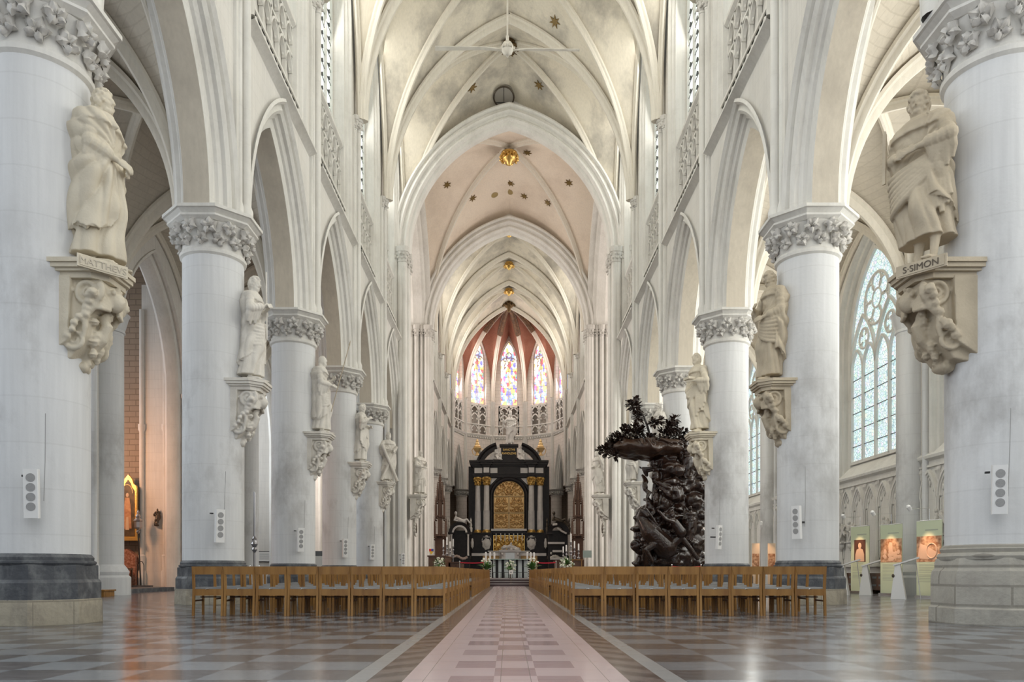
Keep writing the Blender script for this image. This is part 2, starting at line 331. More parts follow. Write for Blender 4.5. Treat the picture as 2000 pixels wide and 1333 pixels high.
def link(name, me, m=None, parent=None):
    if m is not None and not me.materials: me.materials.append(M[m] if isinstance(m, str) else m)
    o = bpy.data.objects.new(name, me); COL.objects.link(o)
    if parent is not None: o.parent = parent
    return o
def thing(name, label, cat, loc=(0, 0, 0), rz=0, group=None):
    o = bpy.data.objects.new(name, None); COL.objects.link(o); o.location = loc; o.rotation_euler = (0, 0, rz); o.empty_display_size = 0.2
    o['label'] = label; o['category'] = cat
    if group: o['group'] = group
    return o
def tag(o, label, cat, group=None):
    o['label'] = label; o['category'] = cat
    if group: o['group'] = group
    return o
def struct(o, label=None, cat=None):
    o['kind'] = 'structure'
    if label: o['label'] = label; o['category'] = cat or 'wall'
    return o
def copy_tree(o, parent=None):
    kids = list(o.children); c = o.copy(); COL.objects.link(c)
    if parent is not None: c.parent = parent
    for k in kids: copy_tree(k, c)
    return c
def arc_half(p0, p1, n=16):
    """half of a pointed arch from springing p0 to apex p1, rising vertically from p0"""
    p0 = Vector(p0); p1 = Vector(p1); h = p1.z - p0.z; d = Vector((p1.x - p0.x, p1.y - p0.y, 0)); a = d.length; d.normalize()
    st = 0
    R = (a * a + h * h) / (2 * a)
    if h < a: # flatter than a semicircle: use an ellipse quarter
        return [p0 + d * a * (1 - math.cos(t * PI / 2 / n)) + Vector((0, 0, h * math.sin(t * PI / 2 / n))) for t in range(n + 1)]
    ph = math.acos(max(-1, min(1, (R - a) / R)))
    return [p0 + d * (R - R * math.cos(ph * t / n)) + Vector((0, 0, R * math.sin(ph * t / n))) for t in range(n + 1)]
def ordinal(n): return ['first', 'second', 'third', 'fourth', 'fifth', 'sixth', 'seventh', 'eighth', 'ninth', 'tenth', 'eleventh', 'twelfth', 'thirteenth', 'fourteenth',
                        'fifteenth', 'sixteenth', 'seventeenth', 'eighteenth', 'nineteenth', 'twentieth'][n]

# ---------------------------------------------------------------- plan of the church
PX, PR, BAY = 6.75, 0.66, 6.5
PY = [4.45 + BAY * i for i in range(7)]           # 4.45 ... 43.45, the last is the crossing pier
CW, CE = PY[6], 57.0                              # west and east side of the crossing
XW, XA = 6.15, 12.6                               # nave wall face, aisle wall face
ZS, ZAB, ZSTR, ZSILL = 18.6, 8.65, 13.6, 17.1     # vault springing, abacus, string course, clerestory sill
CB = 6.2; CY = [CE + CB * i for i in range(4)]    # choir bays
APR = 5.6; APY = CY[3]                            # apse
# ---------------------------------------------------------------- floor
mb = MB(); mb.box(-24, 24, -6, 96, -0.3, 0); struct(mb.build('floor', 'floor', smooth=0), 'polished marble tile floor with a pink and pale centre aisle', 'floor')
# raised crossing platform with three dark steps
mb = MB()
for i in range(3): mb.box(-5.4, 5.4, 38.3 + i * 0.42, 60, i * 0.12 + (0.001 if i == 0 else 0), (i + 1) * 0.12)
o = mb.build('platform_steps', mat('dark_step_marble', (0.06, 0.03, 0.03), 0.35, var=0.4), smooth=0); tag(o, 'three dark marble steps up to the crossing altar', 'steps')
mb = MB()
for i in range(3): mb.box(-5.4, 5.4, 38.28 + i * 0.42, 38.34 + i * 0.42, (i + 1) * 0.12 - 0.018, (i + 1) * 0.12 + 0.002)
mb.build('step_nosing', 'marblewhite', o, smooth=0)

# ---------------------------------------------------------------- nave / choir walls
def arch_rows(prof, a, R, zs, n=14, x_is='d'):
    """profile points (d outward, r radius) swept over a two-centred arch; returns rows of (u, d, z)"""
    c = R - a; rows = []
    for sgn in (-1, 1):
        rng = range(n + 1) if sgn < 0 else range(n - 1, -1, -1)
        for i in rng:
            row = []
            for d, r in prof:
                ph = math.acos(max(-1, min(1, c / r))) * i / n
                row.append((sgn * (r * math.cos(ph) - c), d, zs + r * math.sin(ph)))
            rows.append(row)
    return rows

def wall_frame(s, y):
    """local (u, d, z): u along the wall, d outward from the nave; returns matrix"""
    return Matrix(((0, s, 0, s * 0), (1, 0, 0, y), (0, 0, 1, 0), (0, 0, 0, 1)))

def window_mesh(w, sill, spring, apex, lights, style, depth=0.16):
    """pointed window in local (u=X, outward=Y, z); returns (tracery MB, pane MB, bars MB)"""
    a = w / 2; h = apex - spring; R = (a * a + h * h) / (2 * a)
    def head(u):   # height of the outline over u
        x = abs(u); c = R - a
        return spring + math.sqrt(max(0, R * R - (x + c) ** 2)) if x < a else spring
    pane = MB(); n = 24
    us = [-a + 2 * a * i / n for i in range(n + 1)]
    pane.grid([[(u, 0.02, sill) for u in us], [(u, 0.02, max(spring, head(u))) for u in us]])
    pane.grid([[(u, 0.05, sill) for u in us], [(u, 0.05, max(spring, head(u))) for u in us]])
    tr = MB()
    rr = arch_rows([(-depth / 2, R + 0.01), (-depth / 2, R - 0.09), (depth / 2, R - 0.09), (depth / 2, R + 0.01)], a, R, spring)
    tr.grid(rr, True, True)
    for sg in (-1, 1): tr.box(min(sg * a, sg * (a - 0.09)), max(sg * a, sg * (a - 0.09)), -depth / 2, depth / 2, sill, spring)
    tr.box(-a, a, -depth / 2, depth / 2, sill - 0.05, sill + 0.06)
    lw = w / lights; bars = MB()
    lz = spring if style != 'nave' else spring + 0.4
    if style == 'rose': lz = spring - 0.9
    for i in range(1, lights):
        u = -a + i * lw; tr.box(u - 0.045, u + 0.045, -depth / 2, depth / 2, sill, lz + (0 if style == 'rose' else 0.3))
    la = lw / 2 - 0.02; lh = la * 1.7; lR = (la * la + lh * lh) / (2 * la)
    for i in range(lights):
        uc = -a + (i + 0.5) * lw; zs_ = lz if style != 'nave' else lz
        if zs_ + lh > head(uc): zs_ = head(uc) - lh - 0.05
        for row in [arch_rows([(-depth / 2, lR + 0.03), (-depth / 2, lR - 0.035), (depth / 2, lR - 0.035), (depth / 2, lR + 0.03)], la, lR, zs_, 7)]:
            tr.grid([[(p[0] + uc, p[1], p[2]) for p in r] for r in row], True, True)
    def ring(uc, zc, r, lobes=0, t=0.045):
        tr.tube([(uc + r * math.cos(q * PI / 12), 0, zc + r * math.sin(q * PI / 12)) for q in range(25)], t, 6, False)
        for k in range(lobes):
            an = 2 * PI * k / lobes + PI / 2; cr = r * (0.36 if lobes > 4 else 0.42); cc = (uc + (r - cr) * math.cos(an), zc + (r - cr) * math.sin(an))
            tr.tube([(cc[0] + cr * math.cos(an + q * PI / 8), 0, cc[1] + cr * math.sin(an + q * PI / 8)) for q in range(-6, 7)], t * 0.7, 5, False)
    if style == 'rose':
        # two sub-arches of two lights, each with a quatrefoil, and a great six-lobed oculus above
        for sg in (-1, 1):
            sa = a / 2 - 0.02; sh = sa * 2.0; sR = (sa * sa + sh * sh) / (2 * sa)
            for r in [arch_rows([(-depth / 2, sR + 0.04), (-depth / 2, sR - 0.05), (depth / 2, sR - 0.05), (depth / 2, sR + 0.04)], sa, sR, lz + 0.05, 9)]:
                tr.grid([[(p[0] + sg * a / 2, p[1], p[2]) for p in q] for q in r], True, True)
            ring(sg * a / 2, lz + lh + 0.30, 0.36, 4)
        rc = spring + h * 0.42; ring(0, rc, a * 0.46, 6, 0.055)
        ring(0, rc, a * 0.17, 0, 0.035)
        for k in range(6):
            an = k * PI / 3; tr.tube([(a * 0.17 * math.cos(an), 0, rc + a * 0.17 * math.sin(an)), (a * 0.46 * math.cos(an), 0, rc + a * 0.46 * math.sin(an))], 0.03, 5)
    elif style == 'nave':
        for sg in (-1, 1): ring(sg * a / 2, spring + h * 0.38, a * 0.26, 4)
        ring(0, spring + h * 0.68, a * 0.28, 4)
    else:
        ring(0, lz + lh + 0.25, a * 0.34, 4); 
        for sg in (-1, 1): ring(sg * a * 0.42, lz + lh * 0.75, a * 0.2, 3)
    step = 0.5 if style == 'nave' else (0.62 if style == 'rose' else 0.6)
    z = sill + step
    while z < lz:
        bars.box(-a + 0.05, a - 0.05, -0.02, 0.0, z - 0.012, z + 0.012)
        if style == 'nave':
            for i in range(lights):
                uc = -a + (i + 0.5) * lw; bars.prism([(uc - 0.11, z - 0.0), (uc + 0.02, z + 0.10), (uc + 0.06, z - 0.03)], 'y', -0.07, -0.01)  # dark solid wedges draw the pivots together with their shadows
        z += step
    return tr, pane, bars

wins = {}
WN = [0]
def place_window(key, args, glass, loc, rz, label, trim='mould'):
    if key not in wins:
        tr, pane, bars = window_mesh(*args); wins[key] = (tr.mesh('tracery'), pane.mesh('pane', 0), bars.mesh('saddle_bars', 0))
    WN[0] += 1
    root = bpy.data.objects.new('window_%d' % WN[0], None); COL.objects.link(root); root.location = loc; root.rotation_euler = (0, 0, rz)
    struct(root, label, 'window')
    link('tracery', wins[key][0], trim, root); link('pane', wins[key][1], glass, root); link('saddle_bars', wins[key][2], 'lead', root)
    return root

def side_name(s): return 'left' if s < 0 else 'right'

ARCH_A, ARCH_R = 2.85, 5.3
def bay_wall(s, yc, half, p, zab, zstr, zsill, xw, arch_a, arch_R, mwall, choir=False, label=''):
    """one bay of the nave/choir elevation; p = dict of MBs"""
    F = Matrix(((0, s, 0, 0), (1, 0, 0, yc), (0, 0, 1, 0), (0, 0, 0, 1)))
    for m_ in p.values(): m_.M = F
    W = p['wall']; c = arch_R - arch_a; n = 14
    # face above the arcade
    for d in (xw, 7.35):
        top, bot = [], []
        pts = [(-half, zab), (-arch_a - 1e-3, zab)] + [(-(arch_R * math.cos(math.acos(c / arch_R) * i / n) - c), zab + arch_R * math.sin(math.acos(c / arch_R) * i / n)) for i in range(n + 1)]
        pts += [(-u, z) for u, z in pts[::-1][1:]]
        zt = zstr if d == xw else 13.5
        W.grid([[(u, d, z) for u, z in pts], [(u, d, zt) for u, z in pts]])
    R = arch_R
    # moulded orders: hood roll, hollow, inner order
    A = p['arch']
    prof = [(xw - 0.10, R + 0.12), (xw - 0.13, R + 0.04), (xw - 0.05, R - 0.02), (xw + 0.02, R - 0.02), (xw + 0.02, R - 0.10), (xw - 0.02, R - 0.16), (xw + 0.05, R - 0.24),
            (xw + 0.14, R - 0.24), (xw + 0.20, R - 0.34), (xw + 0.27, R - 0.36), (xw + 0.29, R - 0.50), (xw + 0.32, R - 0.56)]
    mirror = [(2 * 6.75 - d, r) for d, r in prof][::-1]
    A.grid(arch_rows(prof, arch_a, R, zab, 18))
    A.grid(arch_rows(mirror, arch_a, R, zab, 18))
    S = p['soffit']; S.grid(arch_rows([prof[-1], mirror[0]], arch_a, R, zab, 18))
    # string course
    T = p['string']
    pr = [(xw, zstr - 0.16), (xw - 0.12, zstr - 0.06), (xw - 0.22, zstr - 0.02), (xw - 0.22, zstr + 0.05), (xw - 0.16, zstr + 0.07), (xw + 0.3, zstr + 0.07)]
    for u0, u1 in ((-half + 0.36, half - 0.36),): T.grid([[(u0, d, z) for d, z in pr], [(u1, d, z) for d, z in pr]]); 
    # recessed triforium panel and clerestory reveal
    hw = 2.05 if not choir else 1.7; back = xw + 0.42
    ztop = 27.6
    jamb = [(xw, hw + 0.45), (xw - 0.05, hw + 0.40), (xw - 0.05, hw + 0.33), (xw + 0.05, hw + 0.27), (xw + 0.07, hw + 0.20), (xw + 0.17, hw + 0.15), (xw + 0.18, hw + 0.07), (xw + 0.30, hw + 0.04), (back, hw)]
    J = p['jamb']
    aw = hw; hh = 4.0; Rw = (aw * aw + hh * hh) / (2 * aw); zsp = 21.6 if not choir else 21.4
    for sg in (-1, 1): J.grid([[(sg * u, d, zstr + 0.05) for d, u in jamb], [(sg * u, d, zsp) for d, u in jamb]])
    J.grid(arch_rows([(d, Rw + (u - hw)) for d, u in jamb], aw, Rw, zsp, 12))
    # outer wall face of the clerestory with the opening cut out
    ao = hw + 0.45; Ro = Rw + 0.45; co = Ro - ao; nn = 12
    pts = [(-half, zstr)] + [(-ao, zstr)] ; 
    W.grid([[(-half, xw, zstr), (-ao, xw, zstr)], [(-half, xw, ztop), (-ao, xw, ztop)]]); W.grid([[(ao, xw, zstr), (half, xw, zstr)], [(ao, xw, ztop), (half, xw, ztop)]])
    arc = [(-(Ro * math.cos(math.acos(co / Ro) * i / nn) - co), zsp + Ro * math.sin(math.acos(co / Ro) * i / nn)) for i in range(nn + 1)]
    arc += [(-u, z) for u, z in arc[::-1][1:]]
    W.grid([[(u, xw, z) for u, z in arc], [(u, xw, ztop) for u, z in arc]])
    # blind panel behind the triforium, sill ledge
    W.grid([[(-hw, back, zstr), (hw, back, zstr)], [(-hw, back, zsill - 0.25), (hw, back, zsill - 0.25)], [(-hw, back + 0.28, zsill + 0.15), (hw, back + 0.28, zsill + 0.15)]])
    for sg in (-1, 1):
        W.grid([[(sg * hw, back, zstr), (sg * hw, back + 0.3, zstr)], [(sg * hw, back, zsp), (sg * hw, back + 0.3, zsp)]])
    W.grid(arch_rows([(back, Rw), (back + 0.32, Rw)], aw, Rw, zsp, 12))
    pr = [(back + 0.02, zsill - 0.34), (back - 0.14, zsill - 0.24), (back - 0.22, zsill - 0.16), (back - 0.22, zsill - 0.05), (back - 0.10, zsill), (back + 0.2, zsill + 0.1)]
    T.grid([[(-hw - 0.02, d, z) for d, z in pr], [(hw + 0.02, d, z) for d, z in pr]])
    # tracery of the triforium: lancets in two tiers and the balustrade
    Q = p['tracery']; nl = 6 if not choir else 4; lw = 2 * hw / nl
    t0 = back - 0.13; t1 = back - 0.02
    def blind(z0, z1, w_=0.035):
        la = lw / 2 - 0.01; lh = la * 1.5; lR = (la * la + lh * lh) / (2 * la)
        for i in range(nl + 1): Q.box(-hw + i * lw - w_, -hw + i * lw + w_, t0, t1, z0, z1)
        for i in range(nl):
            uc = -hw + (i + 0.5) * lw
            Q.grid([[(q[0] + uc, q[1], q[2]) for q in r] for r in arch_rows([(t1, lR), (t0, lR), (t0, lR - 0.06), (t1, lR - 0.06)], la, lR, z1 - lh - 0.04, 6)], True, True)
            # cusps
            for sg in (-1, 1): Q.ball((uc + sg * la * 0.55, (t0 + t1) / 2, z1 - lh + 0.02), (0.032, 0.03, 0.05), 6, 5)
        Q.box(-hw, hw, t0, t1, z1 - 0.04, z1 + 0.04)
    zb = zstr + 0.95
    blind(zb, zb + 1.45); blind(zb + 1.45, zsill - 0.25)
    # balustrade standing a little forward
    t0 = back - 0.30; t1 = back - 0.19
    blind(zstr + 0.06, zb - 0.05, 0.03)
    Q.box(-hw, hw, t0 - 0.04, t1 + 0.03, zb - 0.09, zb)
    for m_ in p.values(): m_.M = None

def shaft_bundle(mb, s, y, z0, z1, x=6.0, capm=None):
    for dx, dy, r in ((-0.0, 0, 0.10), (0.10, 0.2, 0.075), (0.10, -0.2, 0.075), (0.17, 0.34, 0.05), (0.17, -0.34, 0.05)):
        c = (s * (x + dx), y + dy, 0)
        mb.lathe([(r * 1.5, z0), (r * 1.5, z0 + 0.25), (r * 1.25, z0 + 0.32), (r, z0 + 0.4), (r, z1 - 0.5), (r * 1.2, z1 - 0.48), (r * 1.2, z1 - 0.43), (r, z1 - 0.42), (r, z1)], c, 12, 0, False)
    mb.box(min(s * 6.08, s * 6.3), max(s * 6.08, s * 6.3), y - 0.42, y + 0.42, z0, z1)
    if capm:
        for dx, dy, r in ((-0.0, 0, 0.16), (0.08, 0.21, 0.13), (0.08, -0.21, 0.13)):
            c = (s * (x + dx), y + dy, 0)
            capm.lathe([(r * 0.7, z1 - 0.42), (r * 0.9, z1 - 0.3), (r * 1.05, z1 - 0.12), (r * 1.25, z1 - 0.1), (r * 1.35, z1), (r * 1.35, z1 + 0.06)], c, 10)
            for k in range(5):
                an = 2 * PI * k / 5 + dy * 9
                for zz in (0.32, 0.18): capm.ball((c[0] + r * 1.0 * math.cos(an + zz * 5), c[1] + r * 1.0 * math.sin(an + zz * 5), z1 - zz), 0.045, 7, 5)

for s in (-1, 1):
    wall = None
    for i in range(6):
        p = {k: MB() for k in ('wall', 'arch', 'soffit', 'string', 'jamb', 'tracery')}
        bay_wall(s, (PY[i] + PY[i + 1]) / 2, BAY / 2, p, ZAB, ZSTR, ZSILL, XW, ARCH_A, ARCH_R, 'wall')
        if i == 0:
            wall = MB(); parts = []
        wall.v, wall.f = wall.v, wall.f
        off = len(wall.v); wall.v += p['wall'].v; wall.f += [[k + off for k in f] for f in p['wall'].f]
        parts.append(p)
    for y in PY[1:6]: pass
    wo = struct(wall.build('wall_%s' % side_name(s), 'wall', smooth=30), 'pale limewashed nave wall on the %s above its pointed arcade' % side_name(s), 'wall')
    for p in parts:
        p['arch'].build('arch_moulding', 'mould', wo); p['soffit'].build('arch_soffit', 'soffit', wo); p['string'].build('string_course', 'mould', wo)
        p['jamb'].build('window_jamb', 'mould', wo); p['tracery'].build('triforium_tracery', 'mould', wo)
    for y in PY[0:6]:
        mb = MB(); cp = MB(); shaft_bundle(mb, s, y, ZAB, ZS, capm=cp)
        o = mb.build('vault_shaft', 'mould', wo); cp.build('shaft_capital', 'capital', o)
    for i in range(6):
        yc = (PY[i] + PY[i + 1]) / 2
        place_window('nave', (4.1, ZSILL + 0.1, 21.6, 25.6, 4, 'nave'), 'glassclear', (s * (XW + 0.66), yc, 0), -s * PI / 2,
                     'tall four-light clerestory window, %s from the front in the %s nave wall' % (ordinal(i), side_name(s)))

# ---------------------------------------------------------------- rib vaults
RIBP = [(-0.17, 0.0), (-0.17, 0.10), (-0.10, 0.16), (-0.09, 0.24), (-0.04, 0.31), (0.04, 0.31), (0.09, 0.24), (0.10, 0.16), (0.17, 0.10), (0.17, 0.0)]
TRP = [(-0.26, 0.0), (-0.26, 0.10), (-0.17, 0.17), (-0.15, 0.27), (-0.06, 0.38), (0.06, 0.38), (0.15, 0.27), (0.17, 0.17), (0.26, 0.10), (0.26, 0.0)]
def scaled(p, k): return [(u * k, v * k) for u, v in p]
def rib(mb, p0, p1, prof, n=18, full=None):
    path = arc_half(p0, p1, n)
    d = Vector((p1[0] - p0[0], p1[1] - p0[1], 0)).normalized(); side = Vector((-d.y, d.x, 0))
    # inward normal must point down/inward
    t = path[1] - path[0]; nrm = side.cross(t)
    if nrm.dot(Vector((d.x, d.y, -0.001))) < 0: side = -side
    mb.sweep(path, side, prof)
def vault_bay(x0, x1, y0, y1, zs, ztr, zboss, zwall, web, ribs, trans=(True, True), k=1.0, wallstilt=0.0, long_ribs=False):
    xc, yc = (x0 + x1) / 2, (y0 + y1) / 2; boss = (xc, yc, zboss); n = 18
    for x in (x0, x1):
        for y in (y0, y1):
            dg = arc_half((x, y, zs), boss, n)
            tr = arc_half((x, y, zs), (xc, y, ztr), n)
            wl = arc_half((x, y, zs), (x, yc, zwall), n)
            m_ = 5
            web.grid([[tr[i].lerp(dg[i], j / m_) + Vector((0, 0, 0.18 * math.sin(PI * j / m_) * i / n)) for j in range(m_ + 1)] for i in range(n + 1)])
            web.grid([[wl[i].lerp(dg[i], j / m_) + Vector((0, 0, 0.18 * math.sin(PI * j / m_) * i / n)) for j in range(m_ + 1)] for i in range(n + 1)])
            rib(ribs, (x, y, zs), boss, scaled(RIBP, k * 0.88))
            if (y == y0 and trans[0]) or (y == y1 and trans[1]): rib(ribs, (x, y, zs), (xc, y, ztr), scaled(TRP, k * 0.88))
            if long_ribs is not None: rib(ribs, (x, y, zs), (x, yc, zwall), scaled(RIBP, k * 0.7))

web = MB(); ribs = MB()
for i in range(6):
    vault_bay(-5.95, 5.95, PY[i], PY[i + 1], ZS, 27.5, 28.5, 27.2, web, ribs, trans=(i > 0, False))
co = struct(web.build('ceiling', 'vault', smooth=25), 'cream plastered rib vault of the nave', 'vault'); ribs.build('vault_ribs', 'rib', co)
web = MB(); ribs = MB()
vault_bay(-5.95, 5.95, CW, CE, ZS, 27.3, 28.6, 27.3, web, ribs, trans=(False, False), long_ribs=None, k=1.15)
co = struct(web.build('ceiling', 'vaultwarm', smooth=25), 'warm cream vault over the crossing with painted stars', 'vault'); ribs.build('vault_ribs', 'rib', co)
web = MB(); ribs = MB()
for i in range(3): vault_bay(-5.6, 5.6, CY[i], CY[i + 1], ZS, 27.0, 27.6, 26.6, web, ribs, trans=(False, True))
co = struct(web.build('ceiling', 'vault', smooth=25), 'rib vault of the choir in three narrow bays', 'vault'); ribs.build('vault_ribs', 'rib', co)
# apse
web = MB(); ribs = MB(); KEY = (0, APY + 0.2, 27.3); AV = [(APR * math.cos(math.radians(36 * k)), APY + APR * math.sin(math.radians(36 * k))) for k in range(6)]
for k in range(5):
    a, b = AV[k], AV[k + 1]; n = 18
    A_ = arc_half((a[0], a[1], ZS), KEY, n); B_ = arc_half((b[0], b[1], ZS), KEY, n); mid = ((a[0] + b[0]) / 2, (a[1] + b[1]) / 2)
    W1 = arc_half((a[0], a[1], ZS), (mid[0], mid[1], 25.6), n); W2 = arc_half((b[0], b[1], ZS), (mid[0], mid[1], 25.6), n)
    for P_, Q_ in ((A_, W1), (B_, W2)): web.grid([[P_[i].lerp(Q_[i], j / 5) for j in range(6)] for i in range(n + 1)])
    if k > 0: rib(ribs, (a[0], a[1], ZS), KEY, scaled(RIBP, 1.2))
co = struct(web.build('ceiling', 'apse', smooth=25), 'reddish brown brick vault over the apse', 'vault'); ribs.build('vault_ribs', 'rib', co)
kr = MB()
for k in range(0, 6):
    path = arc_half((AV[k][0], AV[k][1], ZS), KEY, 40)[26:]; d = Vector((KEY[0] - AV[k][0], KEY[1] - AV[k][1], 0)).normalized(); side = Vector((-d.y, d.x, 0))
    if side.cross(path[1] - path[0]).dot(Vector((d.x, d.y, -0.001))) < 0: side = -side
    kr.sweep(path, side, [(-0.30, 0.0), (-0.30, 0.14), (-0.20, 0.22), (-0.17, 0.34), (-0.07, 0.46), (0.07, 0.46), (0.17, 0.34), (0.20, 0.22), (0.30, 0.14), (0.30, 0.0)])
kr.build('painted_rib_ends', mat('dark_painted_rib', (0.12, 0.07, 0.045), 0.5, var=1.0, vscale=6, var_col=(0.26, 0.15, 0.08)), co)

# ---------------------------------------------------------------- crossing arches and piers
def big_arch(mb, y0, y1, a=5.55, h=7.2, zs=ZS):
    R = (a * a + h * h) / (2 * a); ym = (y0 + y1) / 2; hd = (y1 - y0) / 2
    pr = [(y0 + 0.05, R + 0.98), (y0 - 0.02, R + 0.94), (y0 - 0.04, R + 0.86), (y0 + 0.04, R + 0.80), (y0 + 0.16, R + 0.78), (y0 + 0.16, R + 0.70), (y0 + 0.08, R + 0.66), (y0 + 0.06, R + 0.58), (y0 + 0.14, R + 0.53), (y0 + 0.30, R + 0.50),
          (y0 + 0.34, R + 0.40), (y0 + 0.27, R + 0.34), (y0 + 0.27, R + 0.26), (y0 + 0.36, R + 0.20), (y0 + 0.52, R + 0.17), (y0 + 0.58, R + 0.05), (y0 + 0.70, R)]
    pr = pr + [(2 * ym - d, r) for d, r in pr[::-1]]
    mb.grid([[(p[0], p[1], p[2]) for p in r] for r in arch_rows(pr, a, R, zs, 28)], True, True)
for nm, y0, y1, lab in (('trim_1', CW - 0.9, CW + 0.9, 'broad moulded pointed arch opening from nave into crossing'), ('trim_2', CE - 0.9, CE + 0.9, 'moulded pointed arch opening from crossing into choir')):
    mb = MB(); big_arch(mb, y0, y1)
    struct(mb.build(nm, 'mould', smooth=28), lab, 'arch')
# transept side arches (between crossing and transept arms)
for s, nm in ((-1, 'trim_3'), (1, 'trim_4')):
    mb = MB(); mb.M = Matrix(((0, s, 0, 0), (1, 0, 0, (CW + CE) / 2), (0, 0, 1, 0), (0, 0, 0, 1)))
    a = (CE - CW) / 2 - 0.9; h = 7.2; R = (a * a + h * h) / (2 * a)
    pr = [(5.75, R + 0.8), (5.75, R + 0.5), (5.95, R + 0.36), (6.1, R + 0.34), (6.2, R + 0.1), (6.35, R), (7.0, R), (7.15, R + 0.1), (7.3, R + 0.34), (7.5, R + 0.8)]
    mb.grid(arch_rows(pr, a, R, ZS, 24), True, True); mb.M = None
    struct(mb.build(nm, 'mould', smooth=28), 'tall pointed arch into the %s transept' % side_name(s), 'arch')

def compound_pier(name, s, y, label, xin=5.62, ztop=ZS):
    root = thing(name, label, 'pier', (s * 6.75, y, 0)); root['kind'] = 'structure'
    mb = MB(); cp = MB(); bs = MB()
    mb.box(-0.85, 0.85, -0.85, 0.85, 0, ztop)
    spots = []
    for k in range(-2, 3): spots += [(-s * (0.98 - abs(k) * 0.04), k * 0.36, 0.15 if k % 2 == 0 else 0.09), (k * 0.36, -1.0 + abs(k) * 0.04, 0.15 if k % 2 == 0 else 0.09), (k * 0.36, 1.0 - abs(k) * 0.04, 0.15 if k % 2 == 0 else 0.09)]
    for sx_ in (-1, 1):
        for sy in (-1, 1): spots.append((sx_ * 0.9, sy * 0.9, 0.17))
    for x_, y_, r in spots:
        mb.lathe([(r * 1.45, 0), (r * 1.45, 0.55), (r * 1.2, 0.6), (r * 1.3, 0.75), (r, 0.85), (r, ztop)], (x_, y_, 0), 12, 0, False)
        cp.lathe([(r * 1.0, ztop - 0.75), (r * 1.25, ztop - 0.72), (r * 1.1, ztop - 0.66), (r * 1.2, ztop - 0.4), (r * 1.5, ztop - 0.2), (r * 1.7, ztop - 0.18), (r * 1.8, ztop), (r * 1.8, ztop + 0.1)], (x_, y_, 0), 10)
        for k in range(5):
            an = 2 * PI * k / 5
            for zz in (0.52, 0.32): cp.ball((x_ + r * 1.35 * math.cos(an + zz * 3), y_ + r * 1.35 * math.sin(an + zz * 3), ztop - zz), 0.07, 6, 5)
    cp.box(-0.95, 0.95, -0.95, 0.95, ztop - 0.1, ztop + 0.1)
    mb.build('pier_shaft', 'mould', root); cp.build('pier_capital', 'capital', root)
    return root
for s in (-1, 1):
    compound_pier('crossing_pier', s, CW, 'clustered stone pier at the end of the %s nave arcade, with statue' % side_name(s))
    compound_pier('crossing_pier', s, CE, 'clustered pinkish stone pier at the %s choir entrance' % side_name(s))

# wall above crossing arches
mb = MB()
for y in (CW, CE):
    for s in (-1, 1): mb.box(min(s * 5.9, s * 7.4), max(s * 5.9, s * 7.4), y - 0.55, y + 0.55, ZS, 30)
a_, h_ = 5.55, 7.2; R_ = (a_ * a_ + h_ * h_) / (2 * a_)
for y in (CW, CE):
    row = arch_rows([(y, R_ + 0.45)], a_, R_, ZS, 24); mb.grid([[r[0] for r in row], [(r[0][0], y, max(r[0][2], 28.3)) for r in row]])
struct(mb.build('wall_back', 'wall', smooth=0), 'masonry above the crossing piers and arches', 'wall')

# ---------------------------------------------------------------- transept arms
for s in (-1, 1):
    mb = MB(); mb.box(min(s * 20, s * 20.4), max(s * 20, s * 20.4), CW, CE, 0, 29)
    mb.box(min(s * 7.4, s * 20.4), max(s * 7.4, s * 20.4), CE, CE + 0.5, 13.0, 29); mb.box(min(s * 12.5, s * 20.4), max(s * 12.5, s * 20.4), CE, CE + 0.5, 0, 13)
    mb.box(min(s * 7.4, s * 20.4), max(s * 7.4, s * 20.4), CW - 0.5, CW, 13.2, 29); mb.box(min(s * 12.6, s * 20.4), max(s * 12.6, s * 20.4), CW - 0.4, CW, 0, 13.2)
    mb.box(min(s * 7.0, s * 20.4), max(s * 7.0, s * 20.4), CW, CE, 28.2, 28.6)
    o = mb.build('wall_%s' % side_name(s), 'wall', smooth=0); struct(o, 'high pale wall of the %s transept' % side_name(s), 'wall')
    # engaged shafts on the transept east wall
    mb = MB()
    for x in (7.8, 8.15, 8.6, 11.9, 12.4, 12.9): mb.lathe([(0.14, 0), (0.14, 26)], (s * x, CE - 0.02, 0), 10, 0, False)
    for x in (13.5, 14.0, 17.0): mb.lathe([(0.14, 0), (0.14, 26)], (s * x, CE - 0.02, 0), 10, 0, False)
    mb.build('wall_shafts', 'mould', o)

